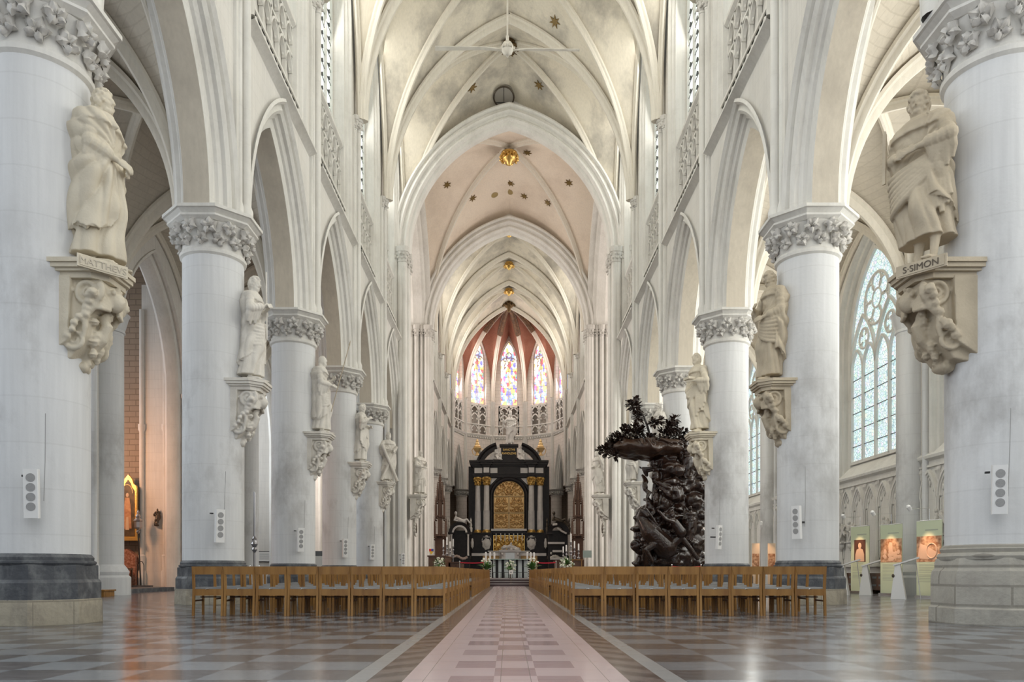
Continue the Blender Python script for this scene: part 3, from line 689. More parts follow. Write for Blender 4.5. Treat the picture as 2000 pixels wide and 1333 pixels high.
# ---------------------------------------------------------------- choir elevation + apse
for s in (-1, 1):
    allw = MB(); parts = []
    for i in range(3):
        p = {k: MB() for k in ('wall', 'arch', 'soffit', 'string', 'jamb', 'tracery')}
        bay_wall(s, (CY[i] + CY[i + 1]) / 2, CB / 2, p, 9.2, 14.95, 18.2, 5.8, 2.55, 4.6, 'choir', choir=True)
        off = len(allw.v); allw.v += p['wall'].v; allw.f += [[k + off for k in f] for f in p['wall'].f]; parts.append(p)
    wo = struct(allw.build('wall_%s' % side_name(s), 'choir', smooth=30), 'jointed stone choir wall on the %s with narrow arches' % side_name(s), 'wall')
    for p in parts:
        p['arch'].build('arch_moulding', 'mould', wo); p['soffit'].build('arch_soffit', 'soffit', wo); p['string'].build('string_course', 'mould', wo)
        p['jamb'].build('window_jamb', 'mould', wo); p['tracery'].build('triforium_tracery', 'mould', wo)
    for y in CY[1:]:
        mb = MB(); cp = MB(); shaft_bundle(mb, s, y, 9.2, ZS, x=5.65, capm=cp); o = mb.build('vault_shaft', 'mould', wo); cp.build('shaft_capital', 'capital', o)
    for i in range(3):
        place_window('choir', (3.4, 18.3, 21.4, 25.4, 4, 'nave'), 'glassclear', (s * 6.5, (CY[i] + CY[i + 1]) / 2, 0), -s * PI / 2,
                     'tall choir clerestory window, %s beyond the crossing on the %s' % (ordinal(i), side_name(s)))
# outer walls and low vault of the ambulatory
mb = MB(); mc = MB()
for s in (-1, 1):
    mb.box(min(s * 12, s * 12.4), max(s * 12, s * 12.4), CE, APY, 0, 13.4); mc.box(min(s * 6.5, s * 12.4), max(s * 6.5, s * 12.4), CE, APY, 13.4, 13.7)
for k in range(10):
    a0, a1 = math.radians(18 * k), math.radians(18 * (k + 1)); ri, ro = 6.1, 12.0
    mb.face([(ro * math.cos(a0), APY + ro * math.sin(a0), 0), (ro * math.cos(a1), APY + ro * math.sin(a1), 0), (ro * math.cos(a1), APY + ro * math.sin(a1), 13.6), (ro * math.cos(a0), APY + ro * math.sin(a0), 13.6)])
    mc.face([(ri * math.cos(a0), APY + ri * math.sin(a0), 13.45), (ri * math.cos(a1), APY + ri * math.sin(a1), 13.45), (ro * math.cos(a1), APY + ro * math.sin(a1), 13.45), (ro * math.cos(a0), APY + ro * math.sin(a0), 13.45)])
o = struct(mb.build('wall_back', 'brick', smooth=0), 'brownish outer wall of the ambulatory seen through the choir arches', 'wall')
struct(mc.build('ceiling', 'aislevault', smooth=0), 'low ambulatory vault behind the choir arches', 'vault')

# apse bays
apse = MB(); aparts = {k: MB() for k in ('arch', 'string', 'tracery')}; aps = []
mull = []
for k in range(5):
    a, b = Vector((*AV[k], 0)), Vector((*AV[k + 1], 0)); mid = (a + b) / 2; u = (b - a).normalized(); out = Vector((mid.x, mid.y - APY, 0)).normalized(); hw = (b - a).length / 2
    F = Matrix(((u.x, out.x, 0, mid.x), (u.y, out.y, 0, mid.y), (0, 0, 1, 0), (0, 0, 0, 1)))
    apse.M = F
    for m_ in aparts.values(): m_.M = F
    # arcade arch 9.2 -> 13.6
    aa = hw - 0.55; h = 4.3; R = (aa * aa + h * h) / (2 * aa); c = R - aa; n = 12
    for d in (0.0, 0.9):
        pts = [(-hw - (0.0 if d == 0 else 0.3), 9.2), (-aa, 9.2)] + [(-(R * math.cos(math.acos(c / R) * i / n) - c), 9.2 + R * math.sin(math.acos(c / R) * i / n)) for i in range(1, n + 1)]
        pts += [(-q, z) for q, z in pts[::-1][1:]]; apse.grid([[(q, d, z) for q, z in pts], [(q, d, 15.0) for q, z in pts]])
    aparts['arch'].grid(arch_rows([(-0.08, R + 0.12), (-0.08, R + 0.04), (0, R), (0.1, R - 0.02), (0.16, R - 0.12), (0.25, R - 0.14), (0.3, R - 0.24), (0.6, R - 0.24), (0.9, R)], aa, R, 9.2, 14))
    aparts['string'].grid([[(q, -0.16, 14.85), (q, -0.2, 15.0), (q, -0.02, 15.08)] for q in (-hw, hw)])
    aparts['string'].grid([[(q, 0.0, 14.6), (q, -0.16, 14.85)] for q in (-hw, hw)])
    for q in range(12): aparts['string'].box(-hw + (q + 0.2) * hw / 6, -hw + (q + 0.7) * hw / 6, -0.12, 0.02, 14.66, 14.82)
    # upper wall with two-light openings (triforium) and window opening
    ww = 0.92; tw = 1.0
    apse.grid([[(-hw, 0, 15.0), (-tw, 0, 15.0)], [(-hw, 0, 18.2), (-tw, 0, 18.2)]]); apse.grid([[(tw, 0, 15.0), (hw, 0, 15.0)], [(tw, 0, 18.2), (hw, 0, 18.2)]])
    apse.grid([[(-hw, 0, 18.2), (-ww, 0, 18.2)], [(-hw, 0, 22.6), (-ww, 0, 22.6)]]); apse.grid([[(ww, 0, 18.2), (hw, 0, 18.2)], [(ww, 0, 22.6), (hw, 0, 22.6)]])
    hh = 2.5; Rw = (ww * ww + hh * hh) / (2 * ww); cw = Rw - ww
    arc = [(-hw, 22.6), (-ww, 22.6)] + [(-(Rw * math.cos(math.acos(cw / Rw) * i / 10) - cw), 22.6 + Rw * math.sin(math.acos(cw / Rw) * i / 10)) for i in range(1, 11)]
    arc += [(-q, z) for q, z in arc[::-1][1:]]; apse.grid([[(q, 0, z) for q, z in arc], [(q, 0, 27.4) for q, z in arc]])
    for sg in (-1, 1): apse.grid([[(sg * ww, 0, 18.2), (sg * ww, 0.5, 18.2)], [(sg * ww, 0, 22.6), (sg * ww, 0.5, 22.6)]])
    apse.grid(arch_rows([(0, Rw), (0.5, Rw)], ww, Rw, 22.6, 10)); apse.grid([[(-1.1, -0.0, 18.15), (1.1, 0, 18.15)], [(-1.1, 0.5, 18.3), (1.1, 0.5, 18.3)]])
    # dark passage behind triforium openings
    apse.grid([[(-hw - 1.2, 1.0, 15.0), (hw + 1.2, 1.0, 15.0)], [(-hw - 1.2, 1.0, 18.4), (hw + 1.2, 1.0, 18.4)]]); apse.grid([[(-hw, 0, 18.12), (hw, 0, 18.12)], [(-hw, 1.0, 18.12), (hw, 1.0, 18.12)]])
    apse.grid([[(-hw, 0, 15.0), (hw, 0, 15.0)], [(-hw, 1.0, 15.0), (hw, 1.0, 15.0)]])
    T = aparts['tracery']
    for q in (-tw, -tw / 3 * 0, tw): T.box(q - 0.09, q + 0.09, 0, 0.14, 15.0, 18.15)
    T.box(-tw, tw, 0, 0.14, 17.98, 18.15); T.box(-hw, hw, -0.06, 0.14, 15.98, 16.1)
    for z0, z1 in ((15.0, 15.98), (16.1, 17.2), (17.0, 17.98)):
        for q in (-tw / 2, tw / 2):
            la = tw / 2 - 0.06; lh = 0.62; lR = (la * la + lh * lh) / (2 * la)
            T.grid([[(r_[0] + q, r_[1], r_[2]) for r_ in r] for r in arch_rows([(0, lR + 0.08), (0, lR - 0.05), (0.12, lR - 0.05), (0.12, lR + 0.08)], la, lR, z1 - lh - 0.02, 7)], True, True)
            for sg in (-1, 1): T.ball((q + sg * la * 0.62, 0.06, z1 - lh + 0.02), (0.10, 0.05, 0.10), 7, 5)
    T.box(-hw + 0.05, -tw - 0.25, -0.03, 0.02, 15.3, 15.8)
    T.box(tw + 0.25, hw - 0.05, -0.03, 0.02, 15.3, 15.8)
    place_window('apse', (1.84, 18.3, 22.6, 25.1, 2, 'apse'), 'glassstained', tuple(mid + out * 0.4), math.atan2(u.y, u.x) + (PI if out.dot(Vector((-u.y, u.x, 0))) < 0 else 0), 
                 ['narrow stained glass window at the right edge of the apse, half hidden', 'stained glass window just right of the apse centre', 'central stained glass window of the apse above the high altar statue',
                  'stained glass window just left of the apse centre', 'narrow stained glass window at the left edge of the apse, half hidden'][k], 'choir')
apse.M = None
for m_ in aparts.values(): m_.M = None
o = struct(apse.build('wall_back', 'choir', smooth=30), 'jointed pinkish stone apse wall with triforium and five windows', 'wall')
aparts['arch'].build('arch_moulding', 'mould', o); aparts['string'].build('string_course', 'mould', o); aparts['tracery'].build('triforium_tracery', 'mould', o)
for k in range(0, 6):
    a = Vector((*AV[k], 0)); d = Vector((a.x, a.y - APY, 0)).normalized(); mb = MB()
    for t, r in ((0, 0.13), (0.17, 0.08), (-0.17, 0.08)):
        q = a - d * 0.08 + Vector((-d.y, d.x, 0)) * t; mb.lathe([(r * 1.3, 9.2), (r, 9.5), (r, ZS - 0.3), (r * 1.5, ZS - 0.2), (r * 1.5, ZS)], (q.x, q.y, 0), 10, 0, False)
    mb.build('vault_shaft', 'mould', o)

# ---------------------------------------------------------------- aisles
AX0, AX1 = 7.35, XA - 0.05
for s in (-1, 1):
    web = MB(); ribs = MB()
    for i in range(6):
        x0, x1 = sorted((s * AX0, s * AX1))
        vault_bay(x0, x1, PY[i], PY[i + 1], ZAB, 12.9, 13.3, 12.9, web, ribs, trans=(True, i == 5), k=0.9)
    o = struct(web.build('ceiling', 'aislevault', smooth=25), 'rib vault of the %s side aisle' % side_name(s), 'vault'); ribs.build('vault_ribs', 'rib', o)
# right aisle wall with windows, blind arcade, responds
def rwall():
    W = MB(); A = MB(); RS = MB(); BA = MB(); SPN = MB()
    for i in range(6):
        yc = (PY[i] + PY[i + 1]) / 2; F = Matrix(((0, 1, 0, 0), (1, 0, 0, yc), (0, 0, 1, 0), (0, 0, 0, 1)))
        for m_ in (W, A, RS, BA, SPN): m_.M = F
        hw = 1.95; spr = 9.1; ap = 12.3; h = ap - spr; R = (hw * hw + h * h) / (2 * hw); e = 0.38
        ao = hw + e; Ro = R + e; c = Ro - ao; n = 12; x = XA
        W.grid([[(-3.25, x, 0), (3.25, x, 0)], [(-3.25, x, 4.2), (3.25, x, 4.2)]])
        W.grid([[(-3.25, x, 4.2), (-ao, x, 4.2)], [(-3.25, x, spr), (-ao, x, spr)]]); W.grid([[(ao, x, 4.2), (3.25, x, 4.2)], [(ao, x, spr), (3.25, x, spr)]])
        arc = [(-3.25, spr)] + [(-(Ro * math.cos(math.acos(c / Ro) * k / n) - c), spr + Ro * math.sin(math.acos(c / Ro) * k / n)) for k in range(n + 1)]
        arc += [(-q, z) for q, z in arc[::-1][1:]]; W.grid([[(q, x, z) for q, z in arc], [(q, x, 13.6) for q, z in arc]])
        jb = [(x, e), (x - 0.05, e - 0.03), (x + 0.03, e - 0.10), (x + 0.12, e - 0.12), (x + 0.16, e - 0.2), (x + 0.3, e - 0.24), (x + 0.34, e - 0.34), (x + 0.52, 0)]
        for sg in (-1, 1): A.grid([[(sg * (hw + u), d, 4.2) for d, u in jb], [(sg * (hw + u), d, spr) for d, u in jb]])
        A.grid(arch_rows([(d, R + u) for d, u in jb], hw, R, spr, 12))
        # sloping sill and string
        A.grid([[(-ao, x + 0.52, 4.78), (ao, x + 0.52, 4.78)], [(-ao, x + 0.4, 4.72), (ao, x + 0.4, 4.72)], [(-ao, x, 4.25), (ao, x, 4.25)]])
        A.grid([[(-2.9, x, 4.05), (2.9, x, 4.05)], [(-2.9, x - 0.12, 4.12), (2.9, x - 0.12, 4.12)], [(-2.9, x - 0.14, 4.2), (2.9, x - 0.14, 4.2)], [(-2.9, x, 4.3), (2.9, x, 4.3)]])
        # respond
        RS.lathe([(0.62, 0), (0.62, 0.55), (0.55, 0.62), (0.58, 0.72), (0.50, 0.85), (0.42, 0.95), (0.42, ZAB - 0.5), (0.46, ZAB - 0.48), (0.46, ZAB - 0.42), (0.44, ZAB - 0.4), (0.55, ZAB), (0.6, ZAB + 0.1)], (3.25, XA - 0.1, 0), 24)
        for dd in (-0.75, 0.75): RS.lathe([(0.14, 0.2), (0.14, 0.9), (0.09, 1.0), (0.09, ZAB - 0.3), (0.14, ZAB - 0.2), (0.14, ZAB)], (3.25 + dd, XA - 0.05, 0), 10)
        # blind arcade, six pointed arches
        for k in range(6):
            uc = -2.33 + k * 0.93; la = 0.42; lh = 0.8; lR = (la * la + lh * lh) / (2 * la)
            for j, (off, d) in enumerate(((0.0, -0.10), (-0.06, -0.06), (-0.12, -0.02))):
                BA.grid([[(q[0] + uc, q[1], q[2]) for q in r] for r in arch_rows([(x, lR + 0.05 + off), (x + d, lR + 0.03 + off), (x + d, lR - 0.03 + off), (x, lR - 0.04 + off)], la, lR, 2.95, 8)], True, True)
            for sg in (-1, 1):
                BA.lathe([(0.055, 1.0), (0.055, 1.25), (0.035, 1.3), (0.035, 2.85), (0.05, 2.9), (0.05, 2.97)], (uc + sg * 0.42, x - 0.05, 0), 8)
                BA.lathe([(0.025, 1.2), (0.025, 2.9)], (uc + sg * 0.33, x - 0.02, 0), 6)
                BA.ball((uc + sg * 0.22, x - 0.02, 3.2), (0.06, 0.03, 0.09), 6, 5)
            SPN.ball((uc + 0.465, x - 0.02, 3.72), (0.14, 0.05, 0.17), 9, 6, lambda d_: 1 + 0.35 * math.sin(9 * d_.x) * math.cos(8 * d_.z))
            SPN.ball((uc + 0.465, x - 0.01, 3.55), (0.06, 0.04, 0.12), 7, 5)
            SPN.ball((uc, x - 0.01, 3.38), (0.06, 0.04, 0.09), 7, 5, lambda d_: 1 + 0.4 * math.cos(4 * math.atan2(d_.z, d_.x)))
        BA.box(-2.85, 2.85, x - 0.07, x, 3.86, 3.92); BA.box(-2.85, 2.85, x - 0.12, x, 0.9, 1.0)
        for m_ in (W, A, RS, BA, SPN): m_.M = None
    o = struct(W.build('wall_right', 'wall', smooth=25), 'outer wall of the right aisle with tall traceried windows', 'wall')
    A.build('window_jamb', 'mould', o); RS.build('wall_shaft', 'pier', o); BA.build('blind_arcade', 'mould', o); SPN.build('carved_spandrels', 'capital', o)
    for i in range(6):
        place_window('aisle', (3.9, 4.8, 9.1, 12.3, 4, 'rose'), 'glasslattice', (XA + 0.4, (PY[i] + PY[i + 1]) / 2, 0), -PI / 2,
                     'tall four-light window with round rosette in the right aisle, %s from the front' % ordinal(i))
rwall()
# left side: chapels opening off the aisle
def lchapels():
    W = MB(); A = MB(); RS = MB(); BR = MB()
    for i in range(6):
        yc = (PY[i] + PY[i + 1]) / 2; F = Matrix(((0, -1, 0, 0), (1, 0, 0, yc), (0, 0, 1, 0), (0, 0, 0, 1)))
        for m_ in (W, A, RS, BR): m_.M = F
        a = 2.35; h = 4.2; R = (a * a + h * h) / (2 * a); spr = 7.6; e = 0.3; ao = a + e; Ro = R + e; c = Ro - ao; x = XA; n = 12
        for d in (x, x + 0.8):
            W.grid([[(-3.25, d, 0), (-ao, d, 0)], [(-3.25, d, spr), (-ao, d, spr)]]); W.grid([[(ao, d, 0), (3.25, d, 0)], [(ao, d, spr), (3.25, d, spr)]])
            arc = [(-3.25, spr)] + [(-(Ro * math.cos(math.acos(c / Ro) * k / n) - c), spr + Ro * math.sin(math.acos(c / Ro) * k / n)) for k in range(n + 1)]
            arc += [(-q, z) for q, z in arc[::-1][1:]]; W.grid([[(q, d, z) for q, z in arc], [(q, d, 13.6) for q, z in arc]])
        jb = [(x, e), (x - 0.06, e), (x - 0.06, e - 0.08), (x + 0.04, e - 0.12), (x + 0.12, e - 0.1), (x + 0.16, e - 0.22), (x + 0.28, 0), (x + 0.6, 0), (x + 0.8, e)]
        for sg in (-1, 1): A.grid([[(sg * (a + u), d, 0) for d, u in jb], [(sg * (a + u), d, spr) for d, u in jb]])
        A.grid(arch_rows([(d, R + u) for d, u in jb], a, R, spr, 14))
        RS.lathe([(0.62, 0), (0.62, 0.55), (0.55, 0.62), (0.58, 0.72), (0.50, 0.85), (0.42, 0.95), (0.42, ZAB - 0.5), (0.46, ZAB - 0.48), (0.46, ZAB - 0.42), (0.44, ZAB - 0.4), (0.55, ZAB), (0.6, ZAB + 0.1)], (3.25, XA - 0.1, 0), 24)
        for sg in (-1, 1): RS.lathe([(0.16, 0.0), (0.16, 0.9), (0.09, 1.0), (0.09, spr - 0.2), (0.13, spr - 0.15), (0.13, spr)], (sg * (a + 0.2), x - 0.0, 0), 10)
        # partition wall between chapels, outer wall, ceiling
        BR.box(3.0, 3.5, x + 0.8, x + 5.5, 0, 13.6)
        BR.grid([[(-3.3, x + 5.5, 0), (3.3, x + 5.5, 0)], [(-3.3, x + 5.5, 4.5), (3.3, x + 5.5, 4.5)]])
        BR.grid([[(-3.3, x + 5.5, 12), (3.3, x + 5.5, 12)], [(-3.3, x + 5.5, 13.6), (3.3, x + 5.5, 13.6)]])
        for sg in (-1, 1): BR.grid([[(sg * 1.9, x + 5.5, 4.5), (sg * 3.3, x + 5.5, 4.5)], [(sg * 1.9, x + 5.5, 12), (sg * 3.3, x + 5.5, 12)]])
        BR.grid([[(-3.3, x + 0.7, 13.55), (3.3, x + 0.7, 13.55)], [(-3.3, x + 5.6, 13.55), (3.3, x + 5.6, 13.55)]])
        for m_ in (W, A, RS, BR): m_.M = None
    o = struct(W.build('wall_left', 'wall', smooth=25), 'wall of the left aisle opening into side chapels', 'wall')
    A.build('chapel_arch_moulding', 'mould', o); RS.build('wall_shaft', 'pier', o)
    struct(BR.build('wall_left', 'brick', smooth=0), 'bare brick walls of the left side chapels', 'wall')
lchapels()
# ---------------------------------------------------------------- nave columns
def leaf_clump(mb, c, out, r, ph=0.0):
    """a curled cabbage-leaf boss carved on the capital bell"""
    out = Vector(out).normalized(); rt = Vector((-out.y, out.x, 0)); up = Vector((0, 0, 1))
    nu, nv = 16, 7; rows = []
    for i in range(nv + 1):
        q = i / nv; row = []
        for j in range(nu):
            t = 2 * PI * j / nu
            rad = r * math.sin(q * PI * 0.56) * (1 + 0.20 * math.cos(5 * t + ph) + 0.09 * math.cos(11 * t + ph * 2 + i))
            dep = r * (0.95 * math.cos(q * PI * 0.5) ** 0.8 if q < 1 else 0) * (0.75 + 0.25 * math.cos(5 * t + ph)) - (0.25 * r if q < 0.25 else 0) + 0.13 * r * math.sin(7 * t + i * 2)
            p_ = Vector(c) + rt * rad * math.cos(t) + up * (rad * math.sin(t) * 1.05 - 0.25 * r * (1 - q)) + out * dep
            row.append(p_)
        rows.append(row)
    mb.grid(rows, True, True)

def make_column(kind):
    root = thing('column', '', 'column'); parts = []
    sh = MB(); sh.lathe([(PR, 0.9), (PR, 7.72)], n=56, caps=False); sh.build('column_shaft', 'pier', root)
    bs = MB()
    if kind == 'blocks':
        bs.octa([(0.80, 0.0), (0.80, 0.22), (0.775, 0.24), (0.775, 0.66), (0.76, 0.74), (0.73, 0.78), (0.73, 0.86), (0.71, 0.92)]); bs.lathe([(0.74, 0.90), (0.76, 0.95), (0.74, 0.99), (0.70, 1.0), (0.72, 1.05), (0.69, 1.09), (PR, 1.11)], n=48)
        bs.build('column_base', 'greybase', root, smooth=25)
    else:
        bs.octa([(0.735, 0.34), (0.735, 0.58), (0.715, 0.62), (0.70, 0.63), (0.70, 0.82), (0.69, 0.83)]); bs.lathe([(0.71, 0.82), (0.735, 0.85), (0.735, 0.875), (0.70, 0.89), (0.705, 0.93), (0.69, 0.95), (PR, 0.98)], n=48)
        bs.build('column_base', 'darkstone', root, smooth=25)
        pl = MB(); pl.octa([(0.755, 0.0), (0.75, 0.31), (0.735, 0.35)]); pl.build('plinth', 'sandstone', root, smooth=25)
    cp = MB(); cp.lathe([(PR, 7.70), (0.71, 7.74), (0.72, 7.80), (0.69, 7.84), (0.67, 7.86), (0.68, 8.05), (0.72, 8.22), (0.80, 8.36), (0.82, 8.40)], n=48)
    ca = cp.build('capital', 'mould', root)
    fo = MB(); nn = 12
    for tier, (z, rr, r) in enumerate(((8.04, 0.70, 0.135), (8.27, 0.80, 0.15))):
        for k in range(nn):
            an = 2 * PI * (k + 0.5 * tier) / nn; d = (math.cos(an), math.sin(an), 0)
            leaf_clump(fo, (d[0] * rr, d[1] * rr, z), d, r * random.uniform(0.92, 1.08), random.uniform(0, 6))
    fo.build('carved_foliage', 'capital', ca, smooth=60)
    ab = MB(); ab.octa([(0.80, 8.38), (0.90, 8.44), (0.90, 8.48), (0.86, 8.50), (0.95, 8.57), (0.99, 8.58), (0.99, 8.65)]); ab.build('abacus', 'mould', ca, smooth=20)
    return root
colA = make_column('dark'); colB = make_column('blocks')
pos_word = ['', 'nearest', 'second', 'third', 'fourth', 'fifth']
for s in (-1, 1):
    for i in range(0, 6):
        src = colB if (s > 0 and i == 1) else colA
        first = (s == -1 and i == 0) or src is colB
        o = src if first else copy_tree(src)
        o.location = (s * PX + (0.17 if s > 0 and i == 1 else 0), PY[i], 0)
        o['group'] = 'round arcade columns of the nave'
        o['label'] = ('round limewashed column beside the camera, %s row' % side_name(s)) if i == 0 else \
            '%s round column of the %s nave arcade, with carved leaf capital' % (pos_word[i], side_name(s))
# choir columns
def choir_column():
    root = thing('column', '', 'column')
    sh = MB(); sh.lathe([(0.8, 0), (0.8, 0.5), (0.7, 0.7), (0.56, 0.8), (0.56, 8.4), (0.60, 8.42), (0.60, 8.5), (0.58, 8.52)], n=32); sh.build('column_shaft', 'choir', root)
    cp = MB(); cp.lathe([(0.57, 8.5), (0.60, 8.8), (0.72, 9.05)], n=24); cp.octa([(0.72, 9.0), (0.8, 9.1), (0.84, 9.12), (0.84, 9.2)]); ca = cp.build('capital', 'mould', root)
    fo = MB()
    for k in range(10):
        an = 2 * PI * k / 10; d = (math.cos(an), math.sin(an), 0); leaf_clump(fo, (d[0] * 0.62, d[1] * 0.62, 8.8), d, 0.19, k)
    fo.build('carved_foliage', 'capital', ca, smooth=60)
    return root
cc = choir_column(); fst = True
for s in (-1, 1):
    for i in (1, 2, 3):
        o = cc if fst else copy_tree(cc); fst = False
        o.location = (s * 6.35, CY[i], 0); o['group'] = 'choir columns'; o['label'] = 'jointed stone choir column, %s beyond the crossing on the %s' % (ordinal(i - 1), side_name(s))
for k in (1, 2, 3, 4):
    o = copy_tree(cc); d = Vector((AV[k][0], AV[k][1] - APY, 0)).normalized(); o.location = (AV[k][0] + d.x * 0.45, AV[k][1] + d.y * 0.45, 0); o['group'] = 'choir columns'
    o['label'] = ['', 'jointed apse column visible just right of the high altar', 'apse column hidden behind the right half of the high altar', 'apse column hidden behind the left half of the high altar', 'jointed apse column visible just left of the high altar'][k]

# ---------------------------------------------------------------- chairs
def bevel_box(mb, x0, x1, y0, y1, z0, z1, b=0.004):
    prof = [(x0 + b, y0), (x1 - b, y0), (x1, y0 + b), (x1, y1 - b), (x1 - b, y1), (x0 + b, y1), (x0, y1 - b), (x0, y0 + b)]
    mb.prism(prof, 'z', z0, z1)
CHW = 0.525; CHD = 0.42
def chair_parts():
    """seen from behind: rear posts at y=0, front legs at y=CHD (towards the altar)"""
    P = []; w = CHW / 2 - 0.006
    for sx_ in (-1, 1):
        mb = MB(); x0, x1 = sorted((sx_ * w, sx_ * (w - 0.036)))
        rows = []
        for z, dy in ((0, -0.03), (0.44, 0.0), (0.815, -0.035)):
            rows.append([(x0, dy, z), (x1, dy, z), (x1, dy + 0.042, z), (x0, dy + 0.042, z)])
        mb.grid(rows, True, True); P.append(('leg', mb, 'oak'))
        mb = MB(); bevel_box(mb, x0, x1, CHD - 0.04, CHD, 0, 0.445); P.append(('leg', mb, 'oak'))
    mb = MB(); mb.grid([[(-w + 0.03, -0.034 - 0.0, 0.685), (w - 0.03, -0.034, 0.685), (w - 0.03, -0.006, 0.685), (-w + 0.03, -0.006, 0.685)], [(-w, -0.040, 0.818), (w, -0.040, 0.818), (w, -0.002, 0.818), (-w, -0.002, 0.818)]], True, True)
    P.append(('top_rail', mb, 'oak'))
    mb = MB(); bevel_box(mb, -w + 0.03, w - 0.03, 0.004, 0.028, 0.335, 0.445); bevel_box(mb, -w + 0.03, w - 0.03, CHD - 0.028, CHD - 0.006, 0.365, 0.445)
    for sx_ in (-1, 1): bevel_box(mb, *sorted((sx_ * (w - 0.006), sx_ * (w - 0.030))), 0.03, CHD - 0.03, 0.365, 0.445)
    P.append(('seat_frame', mb, 'oak'))
    mb = MB(); mb.grid([[(-w + 0.012, 0.012, 0.446), (w - 0.012, 0.012, 0.446), (w - 0.012, CHD, 0.446), (-w + 0.012, CHD, 0.446)], [(-w + 0.008, 0.03, 0.462), (w - 0.008, 0.03, 0.462), (w - 0.008, CHD + 0.01, 0.462), (-w + 0.008, CHD + 0.01, 0.462)],
                         [(-w + 0.03, 0.05, 0.474), (w - 0.03, 0.05, 0.474), (w - 0.03, CHD - 0.01, 0.474), (-w + 0.03, CHD - 0.01, 0.474)]], True, True)
    P.append(('seat', mb, 'seat'))
    mb = MB()
    for sx_ in (-1, 1): mb.box(*sorted((sx_ * (w - 0.006), sx_ * (w - 0.026))), 0.0, CHD - 0.02, 0.235, 0.262)
    mb.tube([(-w + 0.03, CHD * 0.6, 0.305), (w - 0.03, CHD * 0.6, 0.305)], 0.010, 8); P.append(('stretcher', mb, 'stall'))
    mb = MB(); mb.tube([(-0.03, -0.01, 0.44), (-0.01, -0.012, 0.452), (0.02, -0.014, 0.448)], 0.006, 6); P.append(('hook', mb, 'chrome'))
    return P
CP = chair_parts()
chair_root = thing('church_chair', '', 'chair'); [mb.build(n_, m_, chair_root, smooth=20) for n_, mb, m_ in CP]
cj = MB(); fm = []
for n_, mb, m_ in CP:
    off = len(cj.v); cj.v += mb.v; cj.f += [[k + off for k in f] for f in mb.f]; fm += [{'oak': 0, 'seat': 1, 'stall': 2, 'chrome': 3}[m_]] * len(mb.f)
me = cj.mesh('church_chair', 0)
for k in ('oak', 'seat', 'stall', 'chrome'): me.materials.append(M[k])
me.polygons.foreach_set('material_index', fm)
NROW, ROWP = 28, 0.93; CHY0 = 12.72
RP = random.Random(11); first = True; tail_v, tail_f, tail_m = [], [], []
for r in range(NROW):
    for s in (-1, 1):
        y = CHY0 + r * ROWP; x0 = 1.09 - 0.006 * max(0, r - 6)
        if s > 0: x0 = 1.01 if r == 0 else x0; 
        if r in (9,) : x0 += 0.06
        for c in range(8):
            x = s * (x0 + (c + 0.5) * CHW); yy = y + RP.uniform(-0.012, 0.012) + (0.05 if s > 0 and r == 0 and c < 2 else 0)
            if s > 0 and abs(yy - 28.6) < 1.5 and c >= 6: continue
            if r < 19:
                lab = 'honey oak chair, %s seat from the centre aisle, %s row from the back, %s block' % (ordinal(c), ordinal(r), side_name(s))
                if r < 9:
                    o = chair_root if first else copy_tree(chair_root); first = False
                else:
                    o = link('church_chair', me)
                o.location = (x, yy, 0); o['label'] = lab; o['category'] = 'chair'; o['group'] = 'oak chairs set out in rows in the nave'
            else:
                off = len(tail_v); tail_v += [Vector((p_.x + x, p_.y + yy, p_.z)) for p_ in cj.v]; tail_f += [[k + off for k in f] for f in cj.f]; tail_m += fm
t = MB(); t.v, t.f = tail_v, tail_f; tm = t.mesh('church_chair', 0)
for k in ('oak', 'seat', 'stall', 'chrome'): tm.materials.append(M[k])
tm.polygons.foreach_set('material_index', tail_m); o = link('church_chair', tm); o['kind'] = 'stuff'; tag(o, 'distant rows of oak chairs closest to the crossing steps', 'chairs')
# ---------------------------------------------------------------- carved figures
def remesh(mb, vox, smooth=2, disp=None):
    me = mb.mesh('tmp', 0); o = bpy.data.objects.new('tmp', me); COL.objects.link(o)
    md = o.modifiers.new('r', 'REMESH'); md.mode = 'VOXEL'; md.voxel_size = vox; md.use_smooth_shade = True
    if smooth:
        s_ = o.modifiers.new('s', 'SMOOTH'); s_.factor = 0.5; s_.iterations = smooth
    dg = bpy.context.evaluated_depsgraph_get(); dg.update()
    res = bpy.data.meshes.new_from_object(o.evaluated_get(dg)); bpy.data.objects.remove(o); bpy.data.meshes.remove(me)
    res.materials.clear()
    if disp:
        for v in res.vertices: v.co = disp(v.co)
        res.update()
    return res
def ridge(x):   # sharp crests, round valleys, like cloth
    s_ = abs(math.sin(x * 0.5)); return 1.7 * s_ ** 0.75 - 0.95
def lerpk(keys, z):
    if z <= keys[0][0]: return keys[0][1:]
    for a, b in zip(keys[:-1], keys[1:]):
        if z <= b[0]:
            t = (z - a[0]) / (b[0] - a[0]); t = t * t * (3 - 2 * t); return tuple(p + (q - p) * t for p, q in zip(a[1:], b[1:]))
    return keys[-1][1:]
def caps(mb, pts, rs, n=12):
    P = [Vector(p) for p in pts]; out = []; R = []
    for a, b, ra, rb in zip(P[:-1], P[1:], rs[:-1], rs[1:]):
        for k in range(5): out.append(a.lerp(b, k / 5)); R.append(ra + (rb - ra) * k / 5)
    out.append(P[-1]); R.append(rs[-1])
    mb.tube(out, R, n)
    mb.ball(P[0], rs[0], n, 8); mb.ball(P[-1], rs[-1], n, 8)
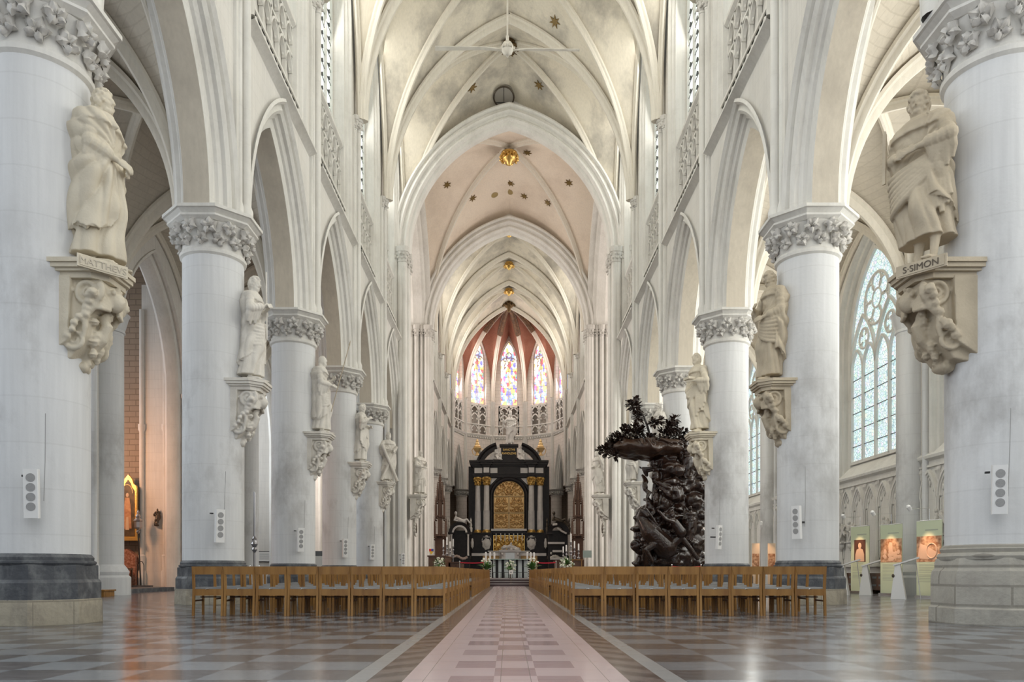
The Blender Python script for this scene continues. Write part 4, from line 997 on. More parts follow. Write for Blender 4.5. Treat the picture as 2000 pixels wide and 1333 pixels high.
def sleeve(mb, pts, rs, seed=0, folds=5):
    P = [Vector(p) for p in pts]; out = []; R = []
    for i, (a, b, ra, rb) in enumerate(zip(P[:-1], P[1:], rs[:-1], rs[1:])):
        for k in range(9):
            t = k / 9; out.append(a.lerp(b, t)); R.append((ra + (rb - ra) * t) * (1 + 0.10 * math.sin(k * 2.3 + seed)))
    out.append(P[-1]); R.append(rs[-1] * 1.05); mb.tube(out, R, 14)
    for p, r in zip(P, rs): mb.ball(p, r * 0.98, 12, 8)
def hand(mb, wrist, dirv, palm_n, k=1.0, curl=0.6, sgn=1):
    """palm, four unequal bent fingers and a thumb leaving the side of the palm"""
    d = Vector(dirv).normalized(); n_ = Vector(palm_n); n_ = (n_ - d * n_.dot(d)).normalized(); s_ = d.cross(n_) * sgn
    w_ = Vector(wrist); pc = w_ + d * 0.055 * k
    rows = []
    for t, wd, th in ((0, 0.028, 0.020), (0.03, 0.040, 0.018), (0.07, 0.046, 0.016), (0.10, 0.044, 0.013)):
        c = w_ + d * t * k; rows.append([c + s_ * wd * k * math.cos(a * PI / 5) + n_ * th * k * math.sin(a * PI / 5) for a in range(10)])
    mb.grid(rows, True, True)
    for i, (off, ln) in enumerate(((-0.034, 0.082), (-0.012, 0.095), (0.011, 0.088), (0.032, 0.068))):
        b = w_ + d * 0.097 * k + s_ * off * k; a1 = curl * 0.5; a2 = curl * 1.1; L = ln * k
        p1 = b + (d * math.cos(a1) + n_ * math.sin(a1)) * L * 0.42; p2 = p1 + (d * math.cos(a2) + n_ * math.sin(a2)) * L * 0.33; p3 = p2 + (d * math.cos(a2 * 1.4) + n_ * math.sin(a2 * 1.4)) * L * 0.25
        mb.tube([b, p1, p2, p3], [0.0125 * k, 0.0118 * k, 0.0105 * k, 0.008 * k], 8)
        mb.ball(p3, 0.0082 * k, 7, 5); mb.ball(p1, 0.0122 * k, 7, 5)
    b = w_ + d * 0.03 * k - s_ * 0.034 * k; p1 = b + (d * 0.7 - s_ * 0.6 + n_ * 0.35).normalized() * 0.045 * k; p2 = p1 + (d * 0.9 - s_ * 0.1 + n_ * 0.4).normalized() * 0.038 * k
    mb.tube([b, p1, p2], [0.016 * k, 0.0135 * k, 0.009 * k], 8); mb.ball(p2, 0.009 * k, 7, 5)
def head(mb, c, k, yaw=0, pitch=0, beard=1.0, hair=1.0, seed=0, mitre=False, bald=False):
    """k = head height; faces +X before yaw/pitch"""
    Rm = Matrix.Translation(Vector(c)) @ Matrix.Rotation(yaw, 4, 'Z') @ Matrix.Rotation(pitch, 4, 'Y')
    old = mb.M; mb.M = (old @ Rm) if old is not None else Rm
    g = lambda d, a, e, sa, se: math.exp(-((math.atan2(d.y, d.x) - a) ** 2) / sa ** 2 - ((math.asin(max(-1, min(1, d.z))) - e) ** 2) / se ** 2)
    def fn(d):
        r = 1.0 - 0.04 * max(0, d.x)
        for sg in (-1, 1):
            r -= 0.13 * g(d, sg * 0.36, 0.04, 0.17, 0.13)       # eye sockets
            r += 0.035 * g(d, sg * 0.36, 0.02, 0.09, 0.06)      # eyeballs
            r += 0.07 * g(d, sg * 0.32, 0.20, 0.28, 0.08)       # brows
            r += 0.06 * g(d, sg * 0.50, -0.22, 0.22, 0.2)       # cheekbones
            r -= 0.05 * g(d, sg * 0.75, -0.5, 0.3, 0.25)
        r += 0.10 * g(d, 0, 0.10, 0.09, 0.12) + 0.20 * g(d, 0, -0.10, 0.12, 0.10) + 0.17 * g(d, 0, -0.02, 0.09, 0.16)   # nose
        r -= 0.05 * g(d, 0, -0.36, 0.22, 0.035); r += 0.05 * g(d, 0, -0.30, 0.16, 0.05) + 0.05 * g(d, 0, -0.44, 0.16, 0.05)
        r += 0.12 * g(d, 0, -0.68, 0.3, 0.16)
        return r
    mb.ball((0, 0, 0), (k * 0.40, k * 0.325, k * 0.50), 44, 34, fn)
    for sg in (-1, 1): mb.ball((-0.02 * k, sg * 0.325 * k, -0.02 * k), (0.05 * k, 0.035 * k, 0.10 * k), 8, 7)
    rr = random.Random(seed)
    if mitre:
        mb.grid([[(0.36 * k * math.cos(a * PI / 10), 0.31 * k * math.sin(a * PI / 10), 0.15 * k + 0.0) for a in range(20)],
                 [(0.40 * k * math.cos(a * PI / 10), 0.34 * k * math.sin(a * PI / 10), 0.55 * k) for a in range(20)],
                 [(0.16 * k * math.cos(a * PI / 10), 0.20 * k * math.sin(a * PI / 10), 1.05 * k) for a in range(20)]], True, True)
    else:
        nh = 0 if bald else int(95 * hair)
        for i in range(nh):
            a = rr.uniform(0.95, 2 * PI - 0.95); e = rr.uniform(-0.75, 1.45)
            if e > 0.55: a = rr.uniform(0, 2 * PI)
            if e > 0.45 and e < 0.8 and (a < 0.5 or a > 2 * PI - 0.5): continue
            d = Vector((math.cos(e) * math.cos(a), math.cos(e) * math.sin(a), math.sin(e)))
            mb.ball((d.x * k * 0.42, d.y * k * 0.36, d.z * k * 0.52), (k * rr.uniform(0.065, 0.10),) * 3, 9, 7)
    if beard:
        for i in range(int(80 * beard)):
            a = rr.uniform(-1.0, 1.0); e = rr.uniform(-1.25, -0.45 - 0.15 * (1 - abs(a)))
            if abs(a) < 0.22 and e > -0.52: continue
            d = Vector((math.cos(e) * math.cos(a), math.cos(e) * math.sin(a), math.sin(e))); q = 1.0 + 0.22 * max(0, -e - 0.5)
            mb.ball((d.x * k * 0.40 * q + 0.02 * k, d.y * k * 0.33, d.z * k * 0.52 * q), (k * 0.05, k * 0.045, k * 0.075), 6, 5)
    mb.M = old

def figure(H=2.45, seed=0, lean=0.05, yaw=0, pitch=0.0, beard=1.0, armL=None, armR=None, curlL=0.7, curlR=0.7, cloak=(1.6, 5.2), swag=1, feet=True, hemz=0.05, mitre=False, hair=1.0,
           bald=False, robe_w=1.0, bareleg=False, extra=None, vox=0.018, depth=1.0, gather=(0.3, 0.60), headk=0.137):
    """draped standing apostle facing +X; arms given as (elbow, wrist) in units of H, or None for the default"""
    mb = MB(); rr = random.Random(seed); ph = [rr.uniform(0, 6) for _ in range(8)]
    cy = lambda z: H * lean * math.sin(z * 3.3 - 0.5); cx = lambda z: H * (0.015 * math.sin(z * 4) + (0.02 if z > 0.75 else 0))
    keys = [(0.0, .104, .122), (.05, .104, .120), (.20, .092, .110), (.30, .096, .110), (.42, .090, .106), (.52, .090, .116), (.60, .078, .098), (.68, .082, .108), (.76, .084, .120), (.81, .070, .118), (.835, .055, .085), (.855, .036, .042), (.89, .033, .036)]
    gt, gz = gather
    def folds(t, z, nn, pk, ws):
        """folds that converge on the gathering hand and fan out below it, breaking into sharper pleats"""
        dt = (t - gt + PI) % (2 * PI) - PI; dz = z - gz
        wob = noise.noise(Vector((math.cos(t) * 1.2, math.sin(t) * 1.2, z * 3.2 + ws)))
        ang = math.atan2(dt * 0.13, -dz + 0.03); dist = math.hypot(dt * 0.13, dz)
        a1 = ridge(nn * ang * 2.0 + pk + 2.2 * wob) * min(1, dist / 0.16)
        a2 = ridge(9 * t + pk * 2 + 3.0 * wob + 2 * z) * (0.6 if z < gz else 0.3)
        return (0.8 * a1 + 0.4 * a2) * (0.28 + 0.72 * math.exp(-(dt / 1.7) ** 2)) + 0.15 * a2
    n = 128; rows = []; nz = 90
    for i in range(nz + 1):
        z = hemz + (0.885 - hemz) * i / nz; rx, ry = lerpk(keys, z); row = []
        amp = 0.034 * max(0.0, 1 - z / 0.95) + 0.005
        if z > 0.64: amp *= 0.5
        for j in range(n):
            t = 2 * PI * j / n; f = amp * folds(t, z, 6, ph[0], seed)
            knee = 0.035 * math.exp(-((z - 0.32) / 0.10) ** 2) * math.exp(-(((t + 0.5 * (1 if lean > 0 else -1) + PI) % (2 * PI) - PI) / 0.5) ** 2)
            row.append(((rx * depth + f + knee) * H * math.cos(t) + cx(z), (ry * robe_w + f) * H * math.sin(t) + cy(z), z * H))
        rows.append(row)
    mb.grid(rows, True, True)
    # cloak: a thick second layer round the back and one shoulder, its edge hanging in zigzags
    c0, c1 = cloak; m_ = 110; rows = []
    zt = 0.835; NZ = 84
    for i in range(NZ + 1):
        q = i / NZ; outer, inner = [], []
        for j in range(m_ + 1):
            t = c0 + (c1 - c0) * j / m_; edge = min(j, m_ - j) / m_
            zb = hemz + 0.06 + 0.08 * (0.5 + 0.5 * math.sin(2.2 * t + ph[2])) + 0.22 * max(0, 0.2 - edge) * 3 + 0.014 * math.sin(14 * t)
            z = zb + (zt - zb) * q; rx, ry = lerpk(keys, z)
            f = (0.038 * (1 - z) + 0.009) * folds(t, z, 8, ph[3], seed * 2.3 + 4)
            wide = 0.022 * math.sin(min(1, edge * 5) * PI / 2) + 0.012 + 0.010 * math.exp(-((z - 0.72) / 0.08) ** 2)
            r1 = wide + f
            outer.append(((rx * depth + r1) * H * math.cos(t) + cx(z), (ry * robe_w + r1) * H * math.sin(t) + cy(z), z * H))
            inner.append(((rx * depth + r1 - 0.03) * H * math.cos(t) + cx(z), (ry * robe_w + r1 - 0.03) * H * math.sin(t) + cy(z), z * H))
        rows.append(outer + inner[::-1])
    mb.grid(rows, True, True)
    # diagonal swags from one hip across the front to the arm
    if swag:
        sg = swag
        for k in range(7):
            a0 = -sg * (1.7 - 0.06 * k); a1 = sg * (1.25 + 0.1 * k); z0 = 0.34 + 0.035 * k; z1 = 0.56 + 0.022 * k
            path, R = [], []
            for i in range(15):
                q = i / 14; t = a0 + (a1 - a0) * q; z = z0 + (z1 - z0) * q ** 1.4 - 0.05 * math.sin(PI * q); rx, ry = lerpk(keys, z)
                path.append(((rx * depth + 0.012) * H * math.cos(t) + cx(z), (ry * robe_w + 0.012) * H * math.sin(t) + cy(z), z * H)); R.append(H * (0.010 + 0.012 * math.sin(PI * q)))
            mb.tube(path, R, 9)
        # tail of cloth hanging from the forearm
        for k in range(6):
            y = sg * (0.085 + 0.014 * k) * H; x = (0.085 - 0.012 * k) * H
            zlo = 0.20 + 0.025 * (k % 3) + 0.02 * k
            mb.tube([(x, y + cy(.5), 0.58 * H), (x * 1.08, y * 1.06 + cy(.4), 0.42 * H), (x * 1.12 + 0.01, y * 1.12 + cy(.3), zlo * H)], [0.012 * H, 0.019 * H, 0.014 * H], 9)
    # arms
    sz = 0.79; sh = [(cx(.8), cy(.8) + 0.118 * H, sz * H), (cx(.8), cy(.8) - 0.118 * H, sz * H)]
    aL = armL or ((0.03, 0.165, 0.62), (0.13, 0.07, 0.60)); aR = armR or ((0.03, -0.165, 0.62), (0.13, -0.05, 0.66))
    tips = []
    for (e, w_), s0, cr, sg in ((aL, sh[0], curlL, 1), (aR, sh[1], curlR, -1)):
        e = Vector(e) * H; w_ = Vector(w_) * H; s0 = Vector(s0); d = (w_ - e).normalized()
        sleeve(mb, [s0, e], [0.038 * H, 0.040 * H], seed); mid = e.lerp(w_, 0.62); sleeve(mb, [e, mid], [0.040 * H, 0.038 * H], seed + 1)
        for q in range(5):   # cloth falling from the forearm
            b_ = e.lerp(mid, q / 4); mb.tube([b_, b_ + Vector((-0.02, 0, -0.06)) * H, b_ + Vector((-0.03, -sg * 0.01, -0.12 - 0.03 * (q % 2))) * H], [0.030 * H, 0.026 * H, 0.012 * H], 9)
        caps(mb, [mid, w_], [0.024 * H, 0.016 * H], 12)
        pn = Vector((-0.6, -sg * 0.6, -0.3)); kk = H / 1.85
        hand(mb, w_, d, pn, kk, cr, sg); tips.append(w_ + d * 0.07 * kk)
    # neck, head, shoulders
    hk = H * headk; hc = Vector((cx(.9) + 0.02 * H, cy(.9), 0.925 * H))
    caps(mb, [(cx(.8), cy(.8), 0.80 * H), hc - Vector((0.01 * H, 0, 0.03 * H))], [0.045 * H, 0.032 * H], 12)
    mb.tube([sh[0], (cx(.8) - 0.01 * H, cy(.8), 0.825 * H), sh[1]], [0.040 * H, 0.048 * H, 0.040 * H], 12)
    head(mb, hc, hk, yaw, pitch, beard, hair, seed, mitre, bald)
    if feet:
        for sg, fx in ((1, 0.03), (-1, 0.0)):
            y = cy(0) + sg * 0.055 * H; x = (0.075 + fx) * H
            if bareleg: caps(mb, [(x - 0.05 * H, y, 0.16 * H), (x - 0.03 * H, y, 0.03 * H)], [0.028 * H, 0.018 * H], 10)
            caps(mb, [(x - 0.05 * H, y, 0.022 * H), (x + 0.03 * H, y * 1.15, 0.014 * H), (x + 0.055 * H, y * 1.2, 0.010 * H)], [0.022 * H, 0.018 * H, 0.014 * H], 10)
            for q in range(5): mb.ball((x + (0.068 - 0.005 * q) * H, y * 1.2 + sg * (q - 2) * 0.0085 * H, 0.009 * H), (0.012 * H, 0.0058 * H, 0.008 * H), 7, 5)
        mb.lathe([(0.125 * H, -0.002), (0.122 * H, 0.012 * H), (0.10 * H, 0.014 * H)], (0.0, cy(0), 0), 20)
    if extra: extra(mb, H)
    return remesh(mb, vox, 1), tips

# ---------------------------------------------------------------- consoles
def text_mesh(txt, size, depth=0.004):
    c = bpy.data.curves.new('t', 'FONT'); c.body = txt; c.size = size; c.extrude = depth; c.align_x = 'CENTER'; c.align_y = 'CENTER'
    o = bpy.data.objects.new('t', c); COL.objects.link(o); dg = bpy.context.evaluated_depsgraph_get(); dg.update()
    me = bpy.data.meshes.new_from_object(o.evaluated_get(dg)); bpy.data.objects.remove(o); bpy.data.curves.remove(c); return me
def spiral(c, r, turns, t0, sgn, plane_y, taper=0.15):
    pts = []; n = int(turns * 16)
    for i in range(n + 1):
        q = i / n; a = t0 + sgn * q * turns * 2 * PI; rad = r * (1 - q * (1 - taper)); pts.append((c[0] + rad * math.cos(a), plane_y, c[1] + rad * math.sin(a)))
    return pts
def console_mesh(variant=0, seed=0, oval=False):
    """projects along +X from the pier (x=0), shelf top at z=0, bottom about z=-1.45"""
    sh = MB(); W = 0.46
    def poly(e): return [(-0.25, -W - e), (0.42, -W - e), (0.66 + e, -0.26 - e * 0.4), (0.66 + e, 0.26 + e * 0.4), (0.42, W + e), (-0.25, W + e)]
    for z0, z1, e in ((-0.06, 0.0, 0.05), (-0.12, -0.06, 0.02), (-0.16, -0.12, -0.02), (-0.24, -0.16, -0.07)): sh.prism(poly(e), 'z', z0, z1)
    bd = MB(); rr = random.Random(seed); hw = 0.30
    prof = [(-0.2, -0.2), (0.50, -0.2), (0.54, -0.32), (0.50, -0.46), (0.38, -0.56), (0.30, -0.70), (0.32, -0.85), (0.30, -1.0), (0.20, -1.15), (0.08, -1.32), (-0.2, -1.38)]
    bd.prism(prof, 'y', -hw, hw)
    bd.prism([(-0.2, -0.2), (0.14, -0.2), (0.10, -1.1), (-0.2, -1.3)], 'y', -hw - 0.10, hw + 0.10)
    for sg in (-1, 1):
        yy = sg * (hw + 0.02)
        bd.tube(spiral((0.34, -0.40), 0.20, 1.9, 0.6, -1, yy), [0.050 - 0.0011 * i for i in range(31)], 9)
        bd.tube(spiral((0.16, -1.06), 0.16, 1.7, 2.4, 1, yy), [0.042 - 0.001 * i for i in range(28)], 9)
        bd.tube([(0.50, yy, -0.50), (0.42, yy, -0.62), (0.30, yy * 1.02, -0.74), (0.30, yy, -0.90), (0.28, yy, -1.02)], [0.03, 0.045, 0.05, 0.045, 0.03], 9)
        for k in range(9):    # fruit garland
            q = k / 8; bd.ball((0.10 + 0.36 * q ** 0.8 + rr.uniform(-.02, .02), yy * (1.18 + 0.12 * math.sin(k)), -0.42 - 0.62 * (1 - q) + rr.uniform(-.03, .03)), rr.uniform(0.045, 0.075), 10, 7, lambda d: 1 + 0.12 * math.sin(7 * d.z + 5 * d.y))
    # front mask / cherub head with curls, wings and foliage
    bd.ball((0.56, 0, -0.45), (0.13, 0.12, 0.15), 16, 12, lambda d: 1 + 0.12 * math.exp(-((d.y) ** 2 + (d.z) ** 2) * 18) * (1 if d.x > 0 else 0) - 0.08 * math.exp(-((abs(d.y) - 0.35) ** 2 + (d.z - 0.15) ** 2) * 40))
    for k in range(26):
        a = rr.uniform(0, PI); bd.ball((0.52 + 0.08 * rr.uniform(-1, 1), 0.13 * math.cos(a), -0.40 + 0.13 * math.sin(a)), 0.035, 7, 5)
    for sg in (-1, 1):
        for k in range(5): bd.tube([(0.54, sg * 0.10, -0.52 - 0.02 * k), (0.50, sg * (0.22 + 0.015 * k), -0.42 - 0.05 * k), (0.40, sg * (0.36 - 0.01 * k), -0.36 - 0.07 * k)], [0.03, 0.035, 0.012], 7)
    for k in range(16):
        q = k / 15; bd.ball((0.42 - 0.18 * q + rr.uniform(-.03, .03), rr.uniform(-0.24, 0.24) * (1 - q * 0.5), -0.62 - 0.62 * q), (rr.uniform(0.05, 0.09), rr.uniform(0.05, 0.08), rr.uniform(0.05, 0.08)), 10, 7,
                              lambda d: 1 + 0.25 * math.sin(6 * math.atan2(d.y, d.z)))
    bd.tube([(0.36, 0, -0.66), (0.44, 0, -0.80), (0.36, 0, -0.98), (0.20, 0, -1.14), (0.14, 0, -1.28), (0.20, 0, -1.36)], [0.06, 0.08, 0.09, 0.08, 0.06, 0.03], 10)
    bd.ball((0.06, 0, -1.38), (0.13, 0.16, 0.09), 12, 8, lambda d: 1 + 0.15 * math.sin(8 * math.atan2(d.y, d.x)))
    if oval:
        bd.ball((0.02, 0, -1.86), (0.10, 0.34, 0.42), 24, 14, lambda d: 1 + 0.06 * math.cos(12 * math.atan2(d.z, d.y)))
        for k in range(14):
            a = 2 * PI * k / 14; bd.ball((0.08, 0.34 * math.cos(a), -1.86 + 0.42 * math.sin(a)), (0.05, 0.08, 0.08), 9, 6)
    return sh.mesh('console_shelf', 30), remesh(bd, 0.016, 1)

cons_sh, cons_bd = console_mesh(seed=3); cons_sh2, cons_bd2 = console_mesh(seed=9, oval=True)
def place_console(s, x, y, z, m, label, txt=None, oval=False, k=1.0):
    root = thing('statue_console', label, 'console', (s * x, y, z), 0 if s < 0 else PI, 'carved consoles on the piers'); root.scale = (k, k, k)
    a = cons_sh2 if oval else cons_sh; b = cons_bd2 if oval else cons_bd
    for nm, me in (('console_shelf', a), ('carved_bracket', b)):
        me2 = me.copy(); me2.materials.clear(); o = link(nm, me2, m, root)
    if oval:
        mb = MB(); mb.ball((0.10, 0, -1.86), (0.05, 0.22, 0.29), 24, 10); mb.build('dark_oval_plaque', 'bronze', root)
    if txt:
        pl = MB(); pl.box(-0.33, 0.33, -0.012, 0.012, -0.085, 0.085); pl.box(-0.30, 0.30, -0.02, -0.012, -0.065, 0.065)
        # plate on the shelf corner that faces the camera
        o = pl.build('name_plate', m, root, smooth=0)
        # the corner edge of the shelf nearest the camera in local coordinates
        cyl = -1 if s < 0 else 1
        o.location = (0.60, cyl * 0.42, -0.10); ang = math.atan2(0.20, -0.24)
        o.rotation_euler = (0, 0, (PI * 0.28) if s < 0 else (PI - PI * 0.28)); 
        if s > 0: o.rotation_euler = (0, 0, PI - PI * 0.28)
        t = text_mesh(txt, 0.125); to = link('name_lettering', t, 'bronze' if s > 0 else 'soffit', o); to.rotation_euler = (PI / 2, 0, 0); to.location = (0, -0.024, 0)
    return root

SX = 5.93; CZ = 5.02
CL = {(-1, 1): 'in the great cloak, lettered, nearest left column', (1, 1): 'with the saw, lettered, nearest right column', (-1, 2): 'with the thin staff, second left column', (1, 2): 'bowing his head, second right column',
      (-1, 3): 'with the slanting lance, third left column', (1, 3): 'with the small box, beside the pulpit', (-1, 4): 'leaning on cloth, fourth left column', (1, 4): 'half hidden by the pulpit canopy',
      (-1, 5): 'with the diagonal cross, fifth left column', (1, 5): 'behind the pulpit trunk, fifth right column', (-1, 6): 'with oval plaque below, left crossing pier', (1, 6): 'with oval plaque below, right crossing pier'}
statues = []
def place_statue(s, i, mesh, m, label, dz=0, yaw=0, x=None, y=None, k=1.0, props=(), console_k=1.0, oval=False, txt=None, z=None, clabel=None):
    y = PY[i] if y is None else y; x = SX if x is None else x; z = CZ if z is None else z
    place_console(s, x + 0.28, y, z, m, clabel or ('carved stone console under the apostle %s' % CL[(s, i)]), txt, oval, console_k)
    me = mesh.copy() if mesh.users > 0 else mesh; me.materials.clear()
    root = thing('apostle_statue', label, 'statue', (s * x, y, z + 0.012), (0 if s < 0 else PI) + yaw); root.scale = (k, k, k)
    link('figure', me, m, root)
    for nm, mb, mm in props: mb.build(nm, mm, root)
    return root

def staff(p0, p1, r=0.016, tip=None):
    mb = MB(); mb.tube([p0, p1], r, 8)
    if tip: mb.tube([p1, Vector(p1) + (Vector(p1) - Vector(p0)).normalized() * tip], [r * 2, 0.002], 6)
    return mb
# Matthew: wrapped in a great cloak, hands together before the belly, face in profile
mA, _ = figure(seed=1, lean=0.02, yaw=-0.15, beard=0.5, armL=((0.03, 0.13, 0.62), (0.13, 0.05, 0.56)), armR=((0.04, -0.13, 0.63), (0.145, -0.055, 0.575)), robe_w=1.12, depth=1.25, cloak=(0.9, 5.9), swag=0, vox=0.011, hair=1.2, gather=(-0.35, 0.60))
place_statue(-1, 1, mA, 'statue', 'pale stone apostle wrapped in a cloak with clasped hands, on the nearest left column', txt='MATTHEVS', k=1.06)
# Simon: leaning, bare lower legs, both hands on a bundle, saw rising beside him
mB, _ = figure(seed=5, lean=-0.05, yaw=0.35, pitch=0.22, beard=1.2, armL=((0.07, 0.17, 0.66), (0.14, 0.03, 0.635)), armR=((0.04, -0.18, 0.66), (0.13, -0.10, 0.63)), robe_w=1.25, depth=1.15, cloak=(0.7, 4.9), swag=1, hemz=0.15, bareleg=True, vox=0.011, gather=(0.5, 0.62))
saw = MB(); saw.box(-0.012, 0.012, -0.025, 0.025, 1.30, 2.0); saw.ball((0, 0, 2.0), (0.012, 0.025, 0.05), 8, 6); saw.M = None
saw.v = [Vector((p.x + 0.30 - 0.02 * p.z, p.y - 0.46, p.z)) for p in saw.v]
place_statue(1, 1, mB, 'statuetan', 'brown stone bearded apostle with a saw and bare feet, on the nearest right column', yaw=0.5, k=1.05, txt='S·SIMON', props=(('saw', saw, 'statuetan'),))
# second pair
mC, _ = figure(seed=12, lean=0.07, yaw=-0.35, pitch=0.2, beard=1, armL=((0.05, 0.16, 0.63), (0.15, 0.03, 0.68)), armR=((0.06, -0.16, 0.64), (0.16, -0.02, 0.70)), cloak=(1.3, 5.4), swag=1, vox=0.015, hair=1.3)
place_statue(-1, 2, mC, 'statuepale', 'slender stone apostle with a thin staff behind his shoulder, second left column', props=(('staff', staff((0.36, 0.1, 1.0), (0.34, 0.12, 2.55), 0.018), 'statuepale'),))
mD, _ = figure(seed=21, lean=0.04, yaw=0.5, pitch=0.45, beard=1.5, armL=((0.02, 0.17, 0.61), (0.14, 0.08, 0.56)), armR=((0.05, -0.16, 0.62), (0.15, -0.04, 0.66)), cloak=(1.2, 5.0), swag=-1, vox=0.015)
place_statue(1, 2, mD, 'statuetan', 'dark tan stone apostle bowing his long-bearded head, second right column', yaw=0.25, k=1.02)
# third pair
mE, _ = figure(seed=33, lean=0.0, yaw=-0.1, pitch=-0.05, beard=1, bald=True, armL=((0.03, 0.165, 0.64), (0.15, 0.06, 0.70)), armR=((0.05, -0.165, 0.62), (0.17, -0.05, 0.60)), cloak=(1.0, 5.7), swag=1, vox=0.018)
place_statue(-1, 3, mE, 'statuepale', 'balding stone apostle holding a long slanting lance, third left column', props=(('lance', staff((0.40, -0.20, 0.65), (0.95, -0.15, 2.72), 0.014, 0.16), 'statuetan'),))
bk = MB(); bk.cbox((0.42, 0.05, 1.62), (0.22, 0.30, 0.07))
mF, _ = figure(seed=40, lean=-0.05, yaw=0.2, beard=0.9, armL=((0.03, 0.17, 0.62), (0.15, 0.07, 0.63)), armR=((0.05, -0.17, 0.60), (0.12, -0.10, 0.50)), cloak=(1.3, 4.9), swag=1, vox=0.018, hair=1.2)
place_statue(1, 3, mF, 'statue', 'cream stone apostle holding a small box, third right column beside the pulpit', yaw=0.35, k=1.03, props=(('box', bk, 'statue'),))
# fourth left and right
mG, _ = figure(seed=52, lean=0.08, yaw=0.2, pitch=0.3, beard=1, armL=((0.05, 0.16, 0.62), (0.17, 0.02, 0.60)), armR=((0.06, -0.16, 0.66), (0.16, -0.02, 0.74)), cloak=(1.5, 5.3), swag=-1, vox=0.02, hair=1.3)
place_statue(-1, 4, mG, 'statuepale', 'stone apostle leaning on bundled cloth, fourth left column', k=0.97)
place_statue(1, 4, mC, 'statuepale', 'stone apostle half hidden behind the pulpit canopy, fourth right column', k=0.97)
# fifth: Andrew with his saltire cross
cr = MB()
for sg in (-1, 1):
    a = Vector((0.36 if sg > 0 else 0.28, sg * 0.42, 0.05)); b = Vector((0.36 if sg > 0 else 0.28, -sg * 0.42, 1.75)); cr.tube([a, b], 0.075, 10)
mH, _ = figure(seed=60, lean=0.05, yaw=-0.4, beard=1.2, armL=((0.06, 0.16, 0.66), (0.16, 0.10, 0.62)), armR=((0.07, -0.16, 0.66), (0.17, -0.06, 0.64)), cloak=(1.5, 5.2), swag=1, vox=0.02)
place_statue(-1, 5, mH, 'statuepale', 'stone apostle embracing a large diagonal cross, fifth left column', props=(('saltire_cross', cr, 'statuepale'),), k=0.98, yaw=-0.9)
place_statue(1, 5, mG, 'statuepale', 'stone apostle behind the pulpit trunk, fifth right column', k=0.97)
# crossing piers
place_statue(-1, 6, mE, 'statuepale', 'stone apostle in a long mantle above an oval plaque, left crossing pier', x=5.05, y=CW - 0.35, k=1.03, oval=True, z=CZ, yaw=-0.6)
mI, _ = figure(seed=71, lean=-0.06, yaw=0.3, beard=1, armL=((0.05, 0.17, 0.66), (0.14, 0.16, 0.82)), armR=((0.06, -0.16, 0.62), (0.16, -0.03, 0.62)), curlL=0.15, cloak=(1.5, 5.0), swag=1, vox=0.02)
place_statue(1, 6, mI, 'statuepale', 'stone apostle raising one hand above an oval plaque, right crossing pier', x=5.05, y=CW - 0.35, k=1.03, oval=True, z=CZ, yaw=0.6)

# ---------------------------------------------------------------- loudspeakers on the columns
def speaker():
    r = thing('loudspeaker', '', 'loudspeaker'); mb = MB(); bevel_box(mb, -0.10, 0.10, -0.05, 0.05, -0.36, 0.36, 0.012); mb.build('speaker_case', 'white', r, smooth=20)
    for k in range(4):
        c = MB(); zc = 0.235 - 0.142 * k; c.tube([(0, -0.050, zc), (0, -0.056, zc)], 0.062, 24); c.build('speaker_cone', 'grille', r)
    b = MB(); b.box(-0.012, 0.012, 0.05, 0.30, -0.02, 0.02); b.box(-0.03, 0.03, 0.04, 0.06, -0.06, 0.06); b.build('wall_bracket', 'black', r, smooth=0)
    b = MB(); b.tube([(0.13, 0.10, -0.1), (0.15, 0.12, 0.5), (0.16, 0.13, 1.2)], 0.006, 5); b.build('cable', 'grille', r)
    b = MB(); b.box(-0.16, -0.10, 0.10, 0.16, 0.25, 0.28); b.build('cable_box', 'black', r, smooth=0)
    return r
spk = speaker(); fst = True
for s, i, px, py, rz in ((-1, 1, 62, 965, 0.28), (-1, 2, 429, 1028, 0.75), (-1, 3, 587, 1055, 0.6), (-1, 4, 674, 1071, 0.6), (-1, 5, 727, 1079, 0.6), (-1, 6, 787, 1094, 0.6),
                         (1, 1, 1952, 957, -0.35), (1, 2, 1556, 1021, -0.9), (1, 3, 1404, 1050, 0.7)):
    # stands off the column surface, in front of it
    Y = PY[i] - (0.78 if i < 6 else 1.35); X = (px - 993) / 1500 * Y - 0.05; Z = CAMZ + (1117 - py) / 1500 * Y
    o = spk if fst else copy_tree(spk); fst = False; k = (0.90 if i == 1 else 1.0)
    o.location = (X, Y, Z); o.rotation_euler = (0.05, 0, rz); o.scale = (k, k, k); o['group'] = 'white column loudspeakers'
    o['label'] = 'white upright four-cone loudspeaker on the %s %s' % (pos_word[i] if i < 6 else 'crossing pier at the', (side_name(s) + ' column') if i < 6 else 'end of the left arcade')

